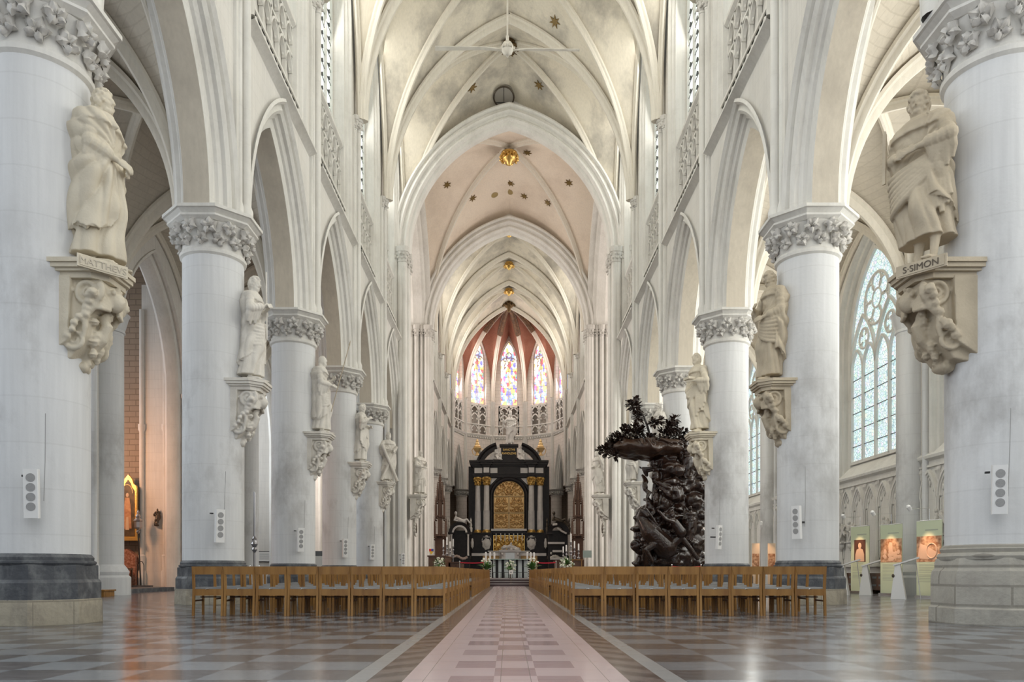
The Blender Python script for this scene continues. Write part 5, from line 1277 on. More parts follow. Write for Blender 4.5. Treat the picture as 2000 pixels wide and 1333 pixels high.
# ---------------------------------------------------------------- vault bosses, stars, hatch, fan
bos = MB(); bos.lathe([(0.10, 0.5), (0.42, 0.42), (0.46, 0.30), (0.36, 0.22), (0.40, 0.12), (0.30, 0.0), (0.16, -0.06), (0.10, -0.20), (0.02, -0.26)], n=16)
for k in range(10):
    an = 2 * PI * k / 10; leaf_clump(bos, (0.40 * math.cos(an), 0.40 * math.sin(an), 0.18), (math.cos(an), math.sin(an), -0.3), 0.14, k)
bme = bos.mesh('vault_boss', 50); bme.materials.append(M['gold'])
bplain = bme.copy(); bplain.materials.clear(); bplain.materials.append(mat('dark_gilt_boss', (0.16, 0.10, 0.04), 0.4, metal=0.5))
for x, y, z, me_, k, lab in ((0, (PY[5] + PY[6]) / 2, 28.0, bplain, 1.0, 'dark carved boss where the last nave vault ribs meet'), (0, (PY[4] + PY[5]) / 2, 28.0, bplain, 1.0, 'dark boss in the nave vault above the fan'),
                          (0, (CW + CE) / 2, 27.6, bme, 1.25, 'large gilded boss at the centre of the crossing vault'), (0, CY[0] + CB / 2, 27.1, bme, 0.9, 'gilded boss of the first choir bay'),
                          (0, CY[1] + CB / 2, 27.0, bme, 0.95, 'gilded boss in the middle choir bay'), (0, CY[2] + CB / 2, 27.0, bme, 0.95, 'gilded boss in the choir bay before the apse'),
                          (0, APY + 0.1, 26.7, bplain, 1.6, 'wide dark carved boss where the apse ribs meet')):
    o = link('vault_boss', me_); o.location = (x, y, z); o.scale = (k, k, k); tag(o, lab, 'boss')
rib_r = [(4, -1)]
st = MB(); pts = []
for i in range(14): r = 0.30 if i % 2 == 0 else 0.12; pts.append((r * math.cos(PI * i / 7), r * math.sin(PI * i / 7)))
st.prism(pts, 'z', -0.02, 0.02); stme = st.mesh('star', 0); stme.materials.append(mat('tarnished_gold_star', (0.20, 0.13, 0.04), 0.5, metal=0.3))
from mathutils.bvhtree import BVHTree
ceil = [o for o in bpy.data.objects if o.name.startswith('ceiling')]
bpy.context.view_layer.update()
def ray_vault(px, py):
    o = Vector((-0.05, 0, CAMZ)); d = Vector(((px - 993) / 1500, 1, (1117 - py) / 1500)).normalized(); best = None
    for c in ceil[:4]:
        ok, loc, nrm, _ = c.ray_cast(o, d)
        if ok and (best is None or (loc - o).length < (best[0] - o).length): best = (loc, nrm)
    return best
k_ = 0
for px, py, lab in ((1084, 42, 'to the right of the fan'), (922, 171, 'left of the round hatch'), (1053, 166, 'right of the round hatch'), (1008, 301, 'just below the gilded crossing boss'), (977, 302, 'lower left of the crossing boss'),
                    (1030, 298, 'right of the crossing boss'), (1111, 357, 'far right in the crossing vault'), (873, 361, 'far left in the crossing vault'), (997, 358, 'on the crossing vault axis'), (923, 387, 'lower left in the crossing vault'),
                    (1024, 383, 'lower right in the crossing vault'), (1070, 396, 'at the lower right edge of the crossing vault')):
    h_ = ray_vault(px, py)
    if h_:
        loc, nrm = h_
        if nrm.z > 0: nrm = -nrm
        o = link('vault_star', stme); o.location = loc + nrm * 0.03; o.rotation_euler = nrm.to_track_quat('Z', 'Y').to_euler(); tag(o, 'small gilded star ' + lab, 'star', 'gilded stars on the vault')
for px, py, lab in ((966, 381, 'left'), (995, 375, 'right')):
    h_ = ray_vault(px, py)
    if h_:
        loc, nrm = h_; nrm = -nrm if nrm.z > 0 else nrm
        mb = MB(); mb.lathe([(0.24, -0.02), (0.26, 0.02), (0.12, 0.06)], n=12); o = mb.build('vault_vent', mat('dull_gold_disc', (0.36, 0.27, 0.12), 0.5)); o.location = loc; o.rotation_euler = nrm.to_track_quat('Z', 'Y').to_euler()
        tag(o, 'small dull gold disc in the crossing vault, the %s one of two' % lab, 'disc')
h_ = ray_vault(984, 182)
if h_:
    loc, nrm = h_; loc = loc + Vector((0, -0.1, -0.28)); nrm = Vector((0.0, -0.6, -1)).normalized()
    r = thing('vault_hatch', 'round wooden hatch in the nave vault in front of the crossing arch', 'hatch', loc); r.rotation_euler = nrm.to_track_quat('Z', 'Y').to_euler()
    mb = MB(); mb.tube([(0.56 * math.cos(a * PI / 18), 0.56 * math.sin(a * PI / 18), 0.03) for a in range(37)], 0.045, 8, False); mb.build('hatch_frame', 'bronze', r)
    mb = MB(); mb.lathe([(0.54, -0.35), (0.54, 0.04)], n=36); mb.build('hatch_lid', mat('grey_hatch_boards', (0.30, 0.28, 0.25), 0.7), r, smooth=0)
    mb = MB(); mb.box(-0.012, 0.012, -0.54, 0.54, 0.04, 0.055); mb.box(-0.45, 0.45, -0.30, -0.26, 0.04, 0.07); mb.build('hatch_bar', 'black', r, smooth=0)
# ceiling fan
FY = 33.0; FZ = CAMZ + (1117 - 98) / 1500 * FY
r = thing('ceiling_fan', 'large white ceiling fan with long blades hanging from a rod in the nave vault', 'fan', (-0.05 - 2 / 1500 * FY, FY, FZ))
mb = MB(); mb.tube([(0, 0, 0.1), (0, 0, 28.0 - FZ)], 0.035, 10); mb.build('rod', 'statuepale', r)
mb = MB(); mb.lathe([(0.05, 0.35), (0.18, 0.30), (0.26, 0.16), (0.26, 0.0), (0.18, -0.14), (0.10, -0.20), (0.05, -0.22)], n=20)
for k in range(6): an = k * PI / 3; mb.cbox((0.26 * math.cos(an), 0.26 * math.sin(an), 0.05), (0.14, 0.14, 0.12))
mb.tube([(0, 0, 0.05), (0, 0, 0.6)], 0.07, 10); mb.tube([(0, -0.45, 0.02), (0, 0.45, 0.02)], 0.05, 8); mb.build('hub', 'statuepale', r)
for k in range(2):
    an = 0.02 + k * PI; mb = MB()
    mb.M = Matrix.Rotation(an, 4, 'Z')
    mb.grid([[(0.25, -0.03, 0.03), (0.25, 0.05, 0.06), (0.25, 0.05, 0.0), (0.25, -0.03, -0.03)], [(1.0, -0.07, 0.07), (1.0, 0.10, 0.08), (1.0, 0.10, 0.05), (1.0, -0.07, 0.03)], [(3.1, -0.10, 0.03), (3.1, 0.10, 0.08), (3.1, 0.10, 0.05), (3.1, -0.10, 0.0)]], True, True)
    mb.build('blade', 'statuepale', r)
# gallery floodlights
for px, py, Y, s in ((1349, 231, 27.5, 1), (1218, 578, 41.0, 1), (702, 440, 36.4, -1), (753, 525, 42.0, -1)):
    pass
# ---------------------------------------------------------------- helpers for placing by sight line at a chosen true depth
def at(px, py, Y): return ((px - 993) / 1500 * Y - 0.05, Y, CAMZ + (1117 - py) / 1500 * Y)

# ---------------------------------------------------------------- high altar
HA = thing('high_altar', 'towering black and white marble high altar with gilded doors closing the choir', 'altar', (0, 73.4, 0))
mb = MB()
mb.box(-3.4, 3.4, 0.35, 1.6, 0, 10.1); mb.box(-3.9, 3.9, 0.9, 1.7, 0, 10.9)
for sx_ in (-1, 1):
    mb.box(*sorted((sx_ * 1.65, sx_ * 2.65)), -0.15, 0.6, 2.5, 4.45); mb.box(*sorted((sx_ * 2.6, sx_ * 3.55)), 0.05, 0.6, 2.5, 4.45)
    mb.box(*sorted((sx_ * 1.6, sx_ * 2.7)), -0.25, 0.6, 4.30, 4.46); mb.box(*sorted((sx_ * 2.6, sx_ * 3.6)), -0.05, 0.6, 4.30, 4.46); mb.box(*sorted((sx_ * 1.6, sx_ * 2.7)), -0.25, 0.6, 2.5, 2.62)
    mb.box(*sorted((sx_ * 1.5, sx_ * 3.7)), -0.3, 0.8, 0, 2.2)
mb.box(-1.6, 1.6, 0.1, 0.5, 4.36, 4.6); mb.box(-1.7, 1.7, 0.3, 0.6, 0, 4.4)
mb.build('altar_body', 'marbleblack', HA, smooth=0)
mb = MB()
def corn(z0, z1, e, x0, x1, yf): mb.box(x0 - e, x1 + e, yf - e, 1.5, z0, z1)
for z0, z1, e in ((9.75, 9.9, 0.0), (9.9, 10.1, 0.05), (10.72, 10.82, 0.06), (10.82, 10.95, 0.14), (10.95, 11.15, 0.26), (11.15, 11.35, 0.34)):
    corn(z0, z1, e, -3.45, 3.45, 0.12)
    for sx_ in (-1, 1): a, b = sorted((sx_ * 1.85, sx_ * 2.45)); corn(z0, z1, e, a, b, -0.20)
mb.box(-1.05, 1.05, 0.0, 1.5, 10.05, 10.75); mb.box(-3.45, 3.45, 0.14, 1.5, 10.05, 10.75)
for sx_ in (-1, 1): mb.box(*sorted((sx_ * 1.85, sx_ * 2.45)), -0.18, 1.5, 10.05, 10.75)
mb.build('entablature', 'marbleblack', HA, smooth=0)
for sx_ in (-1, 1):
    for a, b, yf in ((1.10, 1.80, 0.10), (1.88, 2.42, -0.22), (2.55, 3.30, 0.10)):
        mb = MB(); bevel_box(mb, *sorted((sx_ * a, sx_ * b)), yf, yf + 0.1, 10.16, 10.66, 0.01); mb.build('frieze_panel', 'marblewhite', HA, smooth=0)
    for x, yf, r in ((2.14, -0.05, 0.29), (2.98, 0.18, 0.27)):
        mb = MB(); mb.lathe([(r, 4.72), (r * 1.02, 6.5), (r * 1.05, 6.52), (r * 1.05, 6.56), (r * 0.98, 6.58), (r * 0.86, 9.0)], (sx_ * x, yf, 0), 28)
        for k in range(20): mb.box(sx_ * x + r * 1.0 * math.cos(k * PI / 10) - 0.012, sx_ * x + r * 1.0 * math.cos(k * PI / 10) + 0.012, yf + r * math.sin(k * PI / 10) - 0.012, yf + r * math.sin(k * PI / 10) + 0.012, 4.75, 6.5)
        cl = mb.build('column', 'marblewhite', HA)
        mb = MB(); mb.lathe([(r * 1.45, 4.46), (r * 1.45, 4.55), (r * 1.25, 4.58), (r * 1.3, 4.64), (r * 1.05, 4.72)], (sx_ * x, yf, 0), 24); mb.build('gilded_base', 'gold', cl)
        mb = MB(); mb.lathe([(r * 0.9, 8.95), (r * 0.98, 9.0), (r * 0.9, 9.1), (r * 1.15, 9.55), (r * 1.4, 9.66), (r * 1.4, 9.75)], (sx_ * x, yf, 0), 20)
        for tier, (z, q) in enumerate(((9.13, 1.05), (9.38, 1.2), (9.6, 1.35))):
            for k in range(8): an = 2 * PI * (k + tier * 0.5) / 8; leaf_clump(mb, (sx_ * x + r * q * 0.95 * math.cos(an), yf + r * q * 0.95 * math.sin(an), z), (math.cos(an), math.sin(an), 0), 0.10, k)
        mb.build('gilded_capital', 'gold', cl)
    mb = MB(); pts = []       # broken segmental pediment
    prof = [(-0.30, 0.16), (-0.30, 0.0), (0.9, 0.0), (0.9, -0.42), (-0.05, -0.42), (-0.05, -0.14), (-0.18, -0.10)]
    rows = []
    for i in range(17):
        a = math.radians(160 - 55 * i / 16); rows.append([(-sx_ * -1 * (0.55 - (2.55 + v) * math.cos(a) * -1) * 1 if False else sx_ * (0.55 + (2.55 + v) * -math.cos(a)) , u, 10.4 + (2.55 + v) * math.sin(a)) for u, v in prof])
    mb.grid(rows, True, True); mb.build('pediment', 'marbleblack', HA, smooth=40)
    mb = MB(); mb.prism([(sx_ * 1.2, 11.36), (sx_ * 2.3, 11.36), (sx_ * 1.3, 12.1)], 'y', 0.2, 0.3); mb.build('pediment_panel', 'marblewhite', HA, smooth=0)
    mb = MB(); mb.prism([(sx_ * 1.15, 9.68), (sx_ * 1.78, 9.68), (sx_ * 1.78, 9.05)], 'y', 0.28, 0.36); mb.build('spandrel_panel', 'marblewhite', HA, smooth=0)
    mb = MB(); mb.box(*sorted((sx_ * 2.8, sx_ * 3.35)), 0.3, 0.9, 11.35, 11.85); mb.build('urn_pedestal', 'marblewhite', HA, smooth=0)
    mb = MB(); mb.lathe([(0.24, 11.85), (0.26, 11.95), (0.14, 12.05), (0.12, 12.2), (0.30, 12.4), (0.40, 12.65), (0.30, 12.72), (0.34, 12.78), (0.20, 12.95), (0.22, 13.05), (0.12, 13.2), (0.14, 13.3), (0.04, 13.5)], (sx_ * 3.05, 0.6, 0), 20)
    for q in (-1, 1): mb.tube([(sx_ * 3.05 + q * 0.38, 0.6, 12.6), (sx_ * 3.05 + q * 0.52, 0.6, 12.45), (sx_ * 3.05 + q * 0.42, 0.6, 12.1), (sx_ * 3.05 + q * 0.28, 0.6, 12.0)], 0.04, 7)
    mb.build('gilded_urn', 'gold2', HA)
    # heraldic shield with prelate's hat
    mb = MB(); x = sx_ * 2.14
    mb.ball((x, -0.18, 3.35), (0.40, 0.08, 0.55), 24, 14, lambda d: 1 + 0.07 * math.cos(7 * math.atan2(d.z, d.x))); mb.ball((x, -0.24, 3.35), (0.22, 0.07, 0.30), 16, 10)
    mb.ball((x, -0.2, 4.02), (0.36, 0.06, 0.05), 16, 6); mb.ball((x, -0.2, 4.10), (0.15, 0.08, 0.10), 12, 8)
    for q in (-1, 1):
        for k in range(6): mb.ball((x + q * (0.38 + 0.03 * math.sin(k)), -0.18, 3.9 - 0.13 * k), 0.055, 8, 6)
    mb.build('heraldic_shield', 'marblewhite', HA)
    mb = MB(); mb.ball((sx_ * 3.5, 0.0, 3.4), (0.14, 0.1, 0.5), 12, 10, lambda d: 1 + 0.1 * math.sin(9 * d.z)); mb.build('side_ornament', 'marblewhite', HA)
mb = MB(); mb.box(-3.55, 3.55, -0.32, 0.4, 2.22, 2.48); mb.build('white_band', 'marblewhite', HA, smooth=0)
mb = MB(); mb.box(-0.76, 0.76, 0.05, 0.9, 11.35, 12.8); mb.box(-0.9, 0.9, -0.05, 1.0, 12.72, 12.92); mb.box(-1.0, 1.0, -0.05, 1.0, 11.35, 11.6); pd = mb.build('statue_plinth', 'marbleblack', HA, smooth=0)
for z, tx in ((12.38, 'SANCTVS'), (12.02, 'RVMOLDVS')):
    t = text_mesh(tx, 0.27, 0.02); o = link('inscription', t, 'gold', pd); o.rotation_euler = (PI / 2, 0, 0); o.location = (0, 0.03, z)
# arched frame and the gilded doors in relief
mb = MB(); R = 1.46; zs_ = 7.93; path = [(-1, 4.7)] ; rows = []
prof = [(0.10, 0.0), (-0.02, 0.0), (-0.06, 0.10), (0.02, 0.14), (0.0, 0.30), (0.08, 0.36), (0.14, 0.42), (0.4, 0.42), (0.4, 0.0)]
pp = [(-1, 4.8, 0)] + [(math.cos(PI - PI * i / 24), zs_, math.sin(PI - PI * i / 24)) for i in range(25)] + [(1, 4.8, 0)]
mb.grid([[((R + v) * c, u, z + (R + v) * s_) for u, v in prof] for c, z, s_ in pp], True, True); mb.build('door_arch', 'marbleblack', HA, smooth=40)
mb = MB(); mb.box(-1.7, 1.7, -0.05, 0.4, 4.62, 4.82); mb.build('door_sill', 'marblewhite', HA, smooth=0)
def relief(name, x0, x1, z0, z1, y, m, parent, seed, top=None, amp=0.20, frame=0.07, n=None):
    nx = n or max(20, int((x1 - x0) / 0.03)); nz = int((z1 - z0) / 0.03); rows = []
    for j in range(nz + 1):
        row = []
        for i in range(nx + 1):
            x = x0 + (x1 - x0) * i / nx; z = z0 + (z1 - z0) * j / nz; xx = x
            if top is not None and z > top:
                w_ = math.sqrt(max(0.0, 1.46 ** 2 - (z - top) ** 2)); xx = x * w_ / 1.46
            e = min(x - x0, x1 - x, z - z0, z1 - z) if top is None else min(1.46 - abs(x), z - z0, (1.47 - (z - top)))
            mx_ = (x0 + x1) / 2; ax_ = abs(xx - mx_)
            v = noise.noise(Vector((ax_ * 4.2 + seed, z * 4.2, seed))); v2 = noise.noise(Vector((ax_ * 7.3 + 9, z * 7.3, seed * 2)))
            q = math.sin((v * 9 + v2 * 2)); d = amp * max(0, q) ** 0.6 if e > frame * 1.4 else 0
            if e < frame: d = 0.06
            row.append((xx, y - d, z))
        rows.append(row)
    g_ = MB(); g_.grid(rows); g_.grid([[(p[0], y + 0.03, p[2]) for p in r] for r in rows]); return g_.build(name, m, parent, smooth=60, recalc=False)
relief('gilded_lunette', -1.46, 1.46, 7.95, 9.39, 0.12, 'gold2', HA, 1.3, top=7.93, n=96)
for sx_ in (-1, 1):
    for z0, z1, sd in ((4.85, 6.3, 2.0), (6.36, 7.9, 5.0)):
        a, b = sorted((sx_ * 0.03, sx_ * 1.45)); relief('gilded_door_panel', a, b, z0, z1, 0.12, 'gold2', HA, sd)
relief('gilded_predella', -1.5, 1.5, 2.7, 4.2, 0.14, 'gold', HA, 7.7, amp=0.16)

def simple_seated(seed, sg):
    mb = MB(); rr = random.Random(seed)
    caps(mb, [(0, 0, 0.45), (0.05, 0, 0.75), (0.08, 0, 1.0)], [0.22, 0.20, 0.16], 14)
    caps(mb, [(0, 0.12, 0.45), (0.48, 0.18, 0.52), (0.5, 0.2, 0.05)], [0.14, 0.10, 0.07], 10); caps(mb, [(0, -0.12, 0.42), (0.42, -0.25, 0.36), (0.80, -0.32, 0.04)], [0.14, 0.10, 0.06], 10)
    for s_ in (-1, 1): caps(mb, [(0.06, s_ * 0.2, 0.98), (0.16, s_ * 0.26, 0.72), (0.38, s_ * 0.10, 0.66)], [0.09, 0.07, 0.045], 10)
    caps(mb, [(0.5, 0.2, 0.05), (0.66, 0.22, 0.03)], [0.06, 0.04], 8); caps(mb, [(0.8, -0.32, 0.04), (0.94, -0.34, 0.03)], [0.05, 0.04], 8)
    for k in range(10): mb.tube([(-0.15, rr.uniform(-.2, .2), 0.5), (0.15, rr.uniform(-.25, .25), 0.35), (0.45, rr.uniform(-.3, .3), 0.18 + rr.uniform(-.1, .1)), (0.5, rr.uniform(-.3, .3), 0.04)], 0.07, 7)
    caps(mb, [(0.08, 0, 1.05), (0.14, 0, 1.18)], [0.07, 0.06], 8); head(mb, (0.17, 0, 1.28), 0.27, 0, 0.3, 0.8, 1, seed)
    mb.ball((-0.1, 0, 0.16), (0.38, 0.36, 0.2), 14, 8)
    return remesh(mb, 0.022, 1)
ms, _ = figure(H=3.1, seed=90, lean=0.03, beard=1, armL=((0.02, 0.17, 0.64), (0.12, 0.12, 0.60)), armR=((0.04, -0.18, 0.68), (0.10, -0.22, 0.80)), cloak=(1.2, 5.1), swag=1, mitre=True, vox=0.028)
r = thing('bishop_statue', 'white marble bishop statue in a mitre crowning the high altar', 'statue', (0.1, 74.0, 12.925), -PI / 2)
link('figure', ms, 'marblewhite', r); mb = MB(); mb.tube([(0.40, -0.70, 0.9), (0.38, -0.66, 3.0)], 0.03, 8); mb.tube([(0.38 , -0.66 - 0.0 + 0.12 * math.cos(a * .5) - 0.12, 3.0 + 0.16 * math.sin(a * .5)) for a in range(10)], 0.03, 7); mb.build('crosier', 'marblewhite', r)
for sx_, sd, lb, rz in ((-1, 3, 'white marble seated figure with a tool on the left pediment slope', -PI / 2 + 0.5), (1, 8, 'white marble seated figure resting on the right pediment slope', -PI / 2 + 0.15)):
    o = link('seated_figure', simple_seated(sd, sx_), 'marblewhite'); o.location = (sx_ * 1.15, 73.55, 11.36); o.rotation_euler = (0, 0, rz); tag(o, lb, 'statue')
# candles of the high altar
cd = thing('altar_candle', '', 'candle'); mb = MB(); mb.lathe([(0.10, 0), (0.10, 0.03), (0.03, 0.08), (0.05, 0.3), (0.025, 0.5), (0.05, 0.75), (0.07, 0.9), (0.07, 0.93)], n=12); mb.build('candlestick', 'gold', cd); mb = MB(); mb.lathe([(0.045, 0.93), (0.045, 1.62), (0.01, 1.66)], n=10); mb.build('wax_candle', 'paper', cd)
for k, px in enumerate((417, 473, 522, 573, 626, 673, 727)):
    o = cd if k == 0 else copy_tree(cd); x, _, _ = at(900 + px / 6.06, 1000, 72.8); o.location = (x, 72.8, 2.70); o['group'] = 'seven candles before the gilded predella'; o['label'] = 'tall white candle before the gilded predella, %s from the left of seven' % ordinal(k)
mb = MB(); mb.box(-1.9, 1.9, 72.55, 73.1, 0, 2.6); mb.box(-2.0, 2.0, 72.5, 73.1, 2.6, 2.70); tag(mb.build('candle_ledge', 'marblewhite', smooth=0), 'white marble ledge carrying the seven candles', 'ledge')
# marble altar with reclining sculpture
AT = thing('marble_altar', 'pale marble altar with carved corner figures and a reclining sculpture on top', 'altar', (0.1, 70.6, 0))
mb = MB(); mb.box(-0.8, 0.8, -0.4, 0.4, 0.0, 2.55); mb.box(-0.95, 0.95, -0.5, 0.5, 2.50, 2.62); mb.box(-1.0, 1.0, -0.55, 0.55, 2.62, 2.72); mb.build('altar_block', 'marblewhite', AT, smooth=0)
for sx_ in (-1, 1): mb = MB(); mb.lathe([(0.14, 1.7), (0.10, 1.8), (0.12, 2.2), (0.16, 2.48)], (sx_ * 0.72, -0.42, 0), 10, caps=True); mb.ball((sx_ * 0.72, -0.5, 2.3), 0.12, 10, 8); mb.build('corner_figure', 'marblewhite', AT)
mb = MB(); mb.box(-0.42, 0.42, -0.43, -0.40, 1.8, 2.45); mb.build('silver_panel', mat('pale_silver', (0.7, 0.74, 0.74), 0.3, metal=0.3), AT, smooth=0)
mb = MB(); rr = random.Random(5)
for k in range(26): mb.ball((rr.uniform(-0.75, 0.75), rr.uniform(-0.2, 0.2), 2.76 + rr.uniform(0, 0.35) * (1 - abs(k - 13) / 16)), (rr.uniform(0.12, 0.25), 0.16, rr.uniform(0.08, 0.16)), 10, 7)
caps(mb, [(-0.6, -0.1, 2.9), (0.0, -0.15, 3.05), (0.5, -0.1, 2.95)], [0.10, 0.17, 0.12], 10); head(mb, (0.1, -0.2, 3.25), 0.26, -PI / 2, 0, 0, 1, 4)
o = link('reclining_sculpture', remesh(mb, 0.03), 'marblewhite', AT)
mb = MB(); mb.box(-2.6, 2.6, -0.2, 0.6, 2.18, 2.4); AT2 = mb.build('altar_table_top', 'marblewhite', AT, smooth=0); mb = MB()
for sx_ in (-1, 1): mb.box(*sorted((sx_ * 1.0, sx_ * 2.5)), -0.1, 0.5, 0, 2.18)
mb.build('gilded_frontal', mat('orange_gilt_cloth', (0.62, 0.40, 0.16), 0.5), AT, smooth=0)

# ---------------------------------------------------------------- crossing altar and its furniture
PZ = 0.36
GA = thing('glass_altar', 'modern glass-topped altar with pale upright panels on the crossing platform', 'altar', (0.05, 45.2, PZ))
mb = MB(); mb.box(-1.2, 1.2, -0.45, 0.45, 1.07, 1.11); mb.build('glass_top', mat('green_glass', (0.45, 0.58, 0.52), 0.1), GA, smooth=0)
for k, (a, b) in enumerate(((-0.70, -0.50), (-0.36, -0.10), (-0.06, 0.34), (0.46, 0.70), (0.80, 1.06), (-1.0, -0.86))):
    mb = MB(); bevel_box(mb, a, b, -0.1, 0.1, 0, 1.07, 0.03); mb.build('upright_panel', mat('pale_altar_glass', (0.62, 0.68, 0.68), 0.25), GA, smooth=30)
mb = MB(); mb.box(-1.15, 1.15, 0.12, 0.18, 0, 1.07); mb.build('dark_back', 'marbleblack', GA, smooth=0)
mb = MB()
for k in range(12): mb.tube([(-1.2 + k * 0.22, -0.6, 0), (-1.2 + k * 0.22, -0.6, 0.32)], 0.012, 6)
mb.tube([(-1.25, -0.6, 0.32), (1.25, -0.6, 0.32)], 0.018, 6); o = mb.build('low_grille', 'black'); o.location = (0.05, 45.0, PZ); tag(o, 'low dark metal grille before the glass altar', 'grille')
for sx_, lb in ((-1, 'left'), (1, 'right')):
    mb = MB(); x = sx_ * 1.12
    r = thing('striped_post', 'short white post with black bars at the %s end of the glass altar' % lb, 'post', (x + 0.02, 43.9, PZ)); mb.box(-0.10, 0.10, -0.06, 0.06, 0, 0.95); mb.build('white_core', 'paper', r, smooth=0)
    mb = MB()
    for k in range(7): mb.box(-0.07, 0.07, -0.075, -0.06, 0.08 + k * 0.125, 0.14 + k * 0.125)
    mb.build('black_bars', 'black', r, smooth=0)
def leaf_blade(mb, b, tip, w, droop=0.1):
    b = Vector(b); tip = Vector(tip); d = tip - b; s_ = d.cross(Vector((0, 0, 1))); s_ = (s_ if s_.length > 1e-3 else Vector((1, 0, 0))).normalized(); rows = []
    for i in range(6):
        q = i / 5; p = b.lerp(tip, q) + Vector((0, 0, droop * math.sin(q * PI) - droop * q * q)); ww = w * math.sin(PI * (0.12 + 0.86 * q)); rows.append([p - s_ * ww, p + Vector((0, 0, -0.01)), p + s_ * ww, p + Vector((0, 0, 0.008))])
    mb.grid(rows, True, True)
for sx_, px, lb in ((-1, 950, 'left'), (1, 1040, 'right')):
    x, y, _ = at(px, 1100, 43.2); r = thing('potted_plant', 'leafy green arrangement in a clear vase, %s of the glass altar' % lb, 'plant', (x, y, PZ)); rr = random.Random(px)
    mb = MB(); mb.lathe([(0.13, 0), (0.13, 0.42), (0.11, 0.42)], n=16); mb.build('vase', mat('vase_glass', (0.45, 0.5, 0.42), 0.1), r)
    mb = MB()
    for k in range(60):
        an = rr.uniform(0, 2 * PI); ln = rr.uniform(0.35, 0.75); el = rr.uniform(0.5, 1.45); leaf_blade(mb, (0, 0, 0.4), (ln * math.cos(an) * math.cos(el), ln * math.sin(an) * math.cos(el), 0.4 + ln * math.sin(el)), 0.045, 0.08)
    mb.build('leaves', 'leaf', r)
    mb = MB()
    for k in range(6): mb.ball((rr.uniform(-.3, .3), rr.uniform(-.2, .2), rr.uniform(0.7, 1.1)), 0.06, 8, 6)
    mb.build('white_flowers', 'flower', r)
def bouquet(px, py, Y, z0, k, lab, stand=True):
    x, y, z = at(px, py, Y); r = thing('flower_arrangement', lab, 'flowers', (x, y, z0)); rr = random.Random(int(px)); h = z - z0
    mb = MB(); mb.lathe([(0.10 * k, 0), (0.03, 0.04), (0.03, h - 0.25 * k), (0.12 * k, h - 0.1 * k)], n=12); mb.build('flower_stand', 'bronze', r)
    mb = MB()
    for i in range(30):
        d = Vector((rr.uniform(-1, 1), rr.uniform(-1, 0.5), rr.uniform(-0.6, 1))).normalized(); leaf_blade(mb, (0, 0, h), tuple(d * 0.42 * k + Vector((0, 0, h))), 0.04 * k, 0.02)
    mb.build('leaves', 'leaf', r); mb = MB()
    for i in range(42):
        d = Vector((rr.uniform(-1, 1), rr.uniform(-1, 0.4), rr.uniform(-0.9, 1))).normalized() * rr.uniform(0.15, 0.36) * k
        mb.ball((d.x, d.y, h + d.z), rr.uniform(0.035, 0.06) * k, 8, 6, lambda q: 1 + 0.2 * math.sin(6 * math.atan2(q.y, q.x)))
    mb.build('white_flowers', 'flower', r)
bouquet(997, 1107, 41.2, PZ, 0.9, 'white bouquet on the axis before the glass altar')
bouquet(858, 1101, 44, PZ, 1.0, 'white flowers on a stand before the left choir stalls')
bouquet(1107, 1102, 42, PZ, 1.1, 'large white lily arrangement left of the wooden lectern')
x, y, z = at(998, 1118, 38.5); r = thing('sign_stand', 'small white sign card on a thin pole standing on the altar steps', 'sign', (x, y, 0.12))
mb = MB(); mb.tube([(0, 0, 0), (0, 0, 0.5)], 0.012, 8); mb.lathe([(0.09, 0), (0.09, 0.015)], n=16); mb.build('pole', 'chrome', r); mb = MB(); mb.box(-0.10, 0.10, -0.01, 0.01, 0.48, 0.68); mb.build('sign_card', 'paper', r, smooth=0); mb = MB(); mb.box(-0.03, 0.03, -0.013, -0.01, 0.54, 0.61); mb.build('sign_symbol', 'seat', r, smooth=0)
def barrier(p0, p1, h, zf, lab, r_=0.022, ends=(True, True)):
    p0, p1 = Vector(p0), Vector(p1); r = thing('rope_barrier', lab, 'barrier', (p0.x, p0.y, zf)); d = p1 - p0
    for q, on in ((0, ends[0]), (1, ends[1])):
        if not on: continue
        mb = MB(); mb.lathe([(0.15, 0), (0.15, 0.02), (0.03, 0.04), (0.025, h - 0.03), (0.035, h), (0.02, h + 0.03)], (d.x * q, d.y * q, 0), 14); mb.build('chrome_post', 'chrome', r)
    mb = MB(); mb.grid([[(d.x * i / 8, d.y * i / 8 - 0.008, h - 0.09 - 0.03 * math.sin(PI * i / 8) + a) for a in (0, 0.06)] + [(d.x * i / 8, d.y * i / 8 + 0.008, h - 0.09 - 0.03 * math.sin(PI * i / 8) + a) for a in (0.06, 0)] for i in range(9)], True, True); mb.build('red_belt', 'red', r, smooth=0)
barrier(at(898, 0, 44)[:2] + (0,), at(946, 0, 44)[:2] + (0,), 0.95, PZ, 'red belt barrier left of the glass altar')
barrier(at(1047, 0, 44)[:2] + (0,), at(1086, 0, 44)[:2] + (0,), 0.95, PZ, 'red belt barrier right of the glass altar')
x0_, x1_ = at(913, 0, 43.8)[0], at(1076, 0, 43.8)[0]
barrier((at(1312, 0, 27.6)[0], 27.6, 0), (at(1369, 0, 27.6)[0], 27.6, 0), 0.97, 0, 'red belt barrier in front of the carved pulpit')
barrier((at(489, 0, 34)[0], 34, 0), (at(507, 0, 34)[0], 34, 0), 0.97, 0, 'short red belt barrier in the left aisle')
fst = True
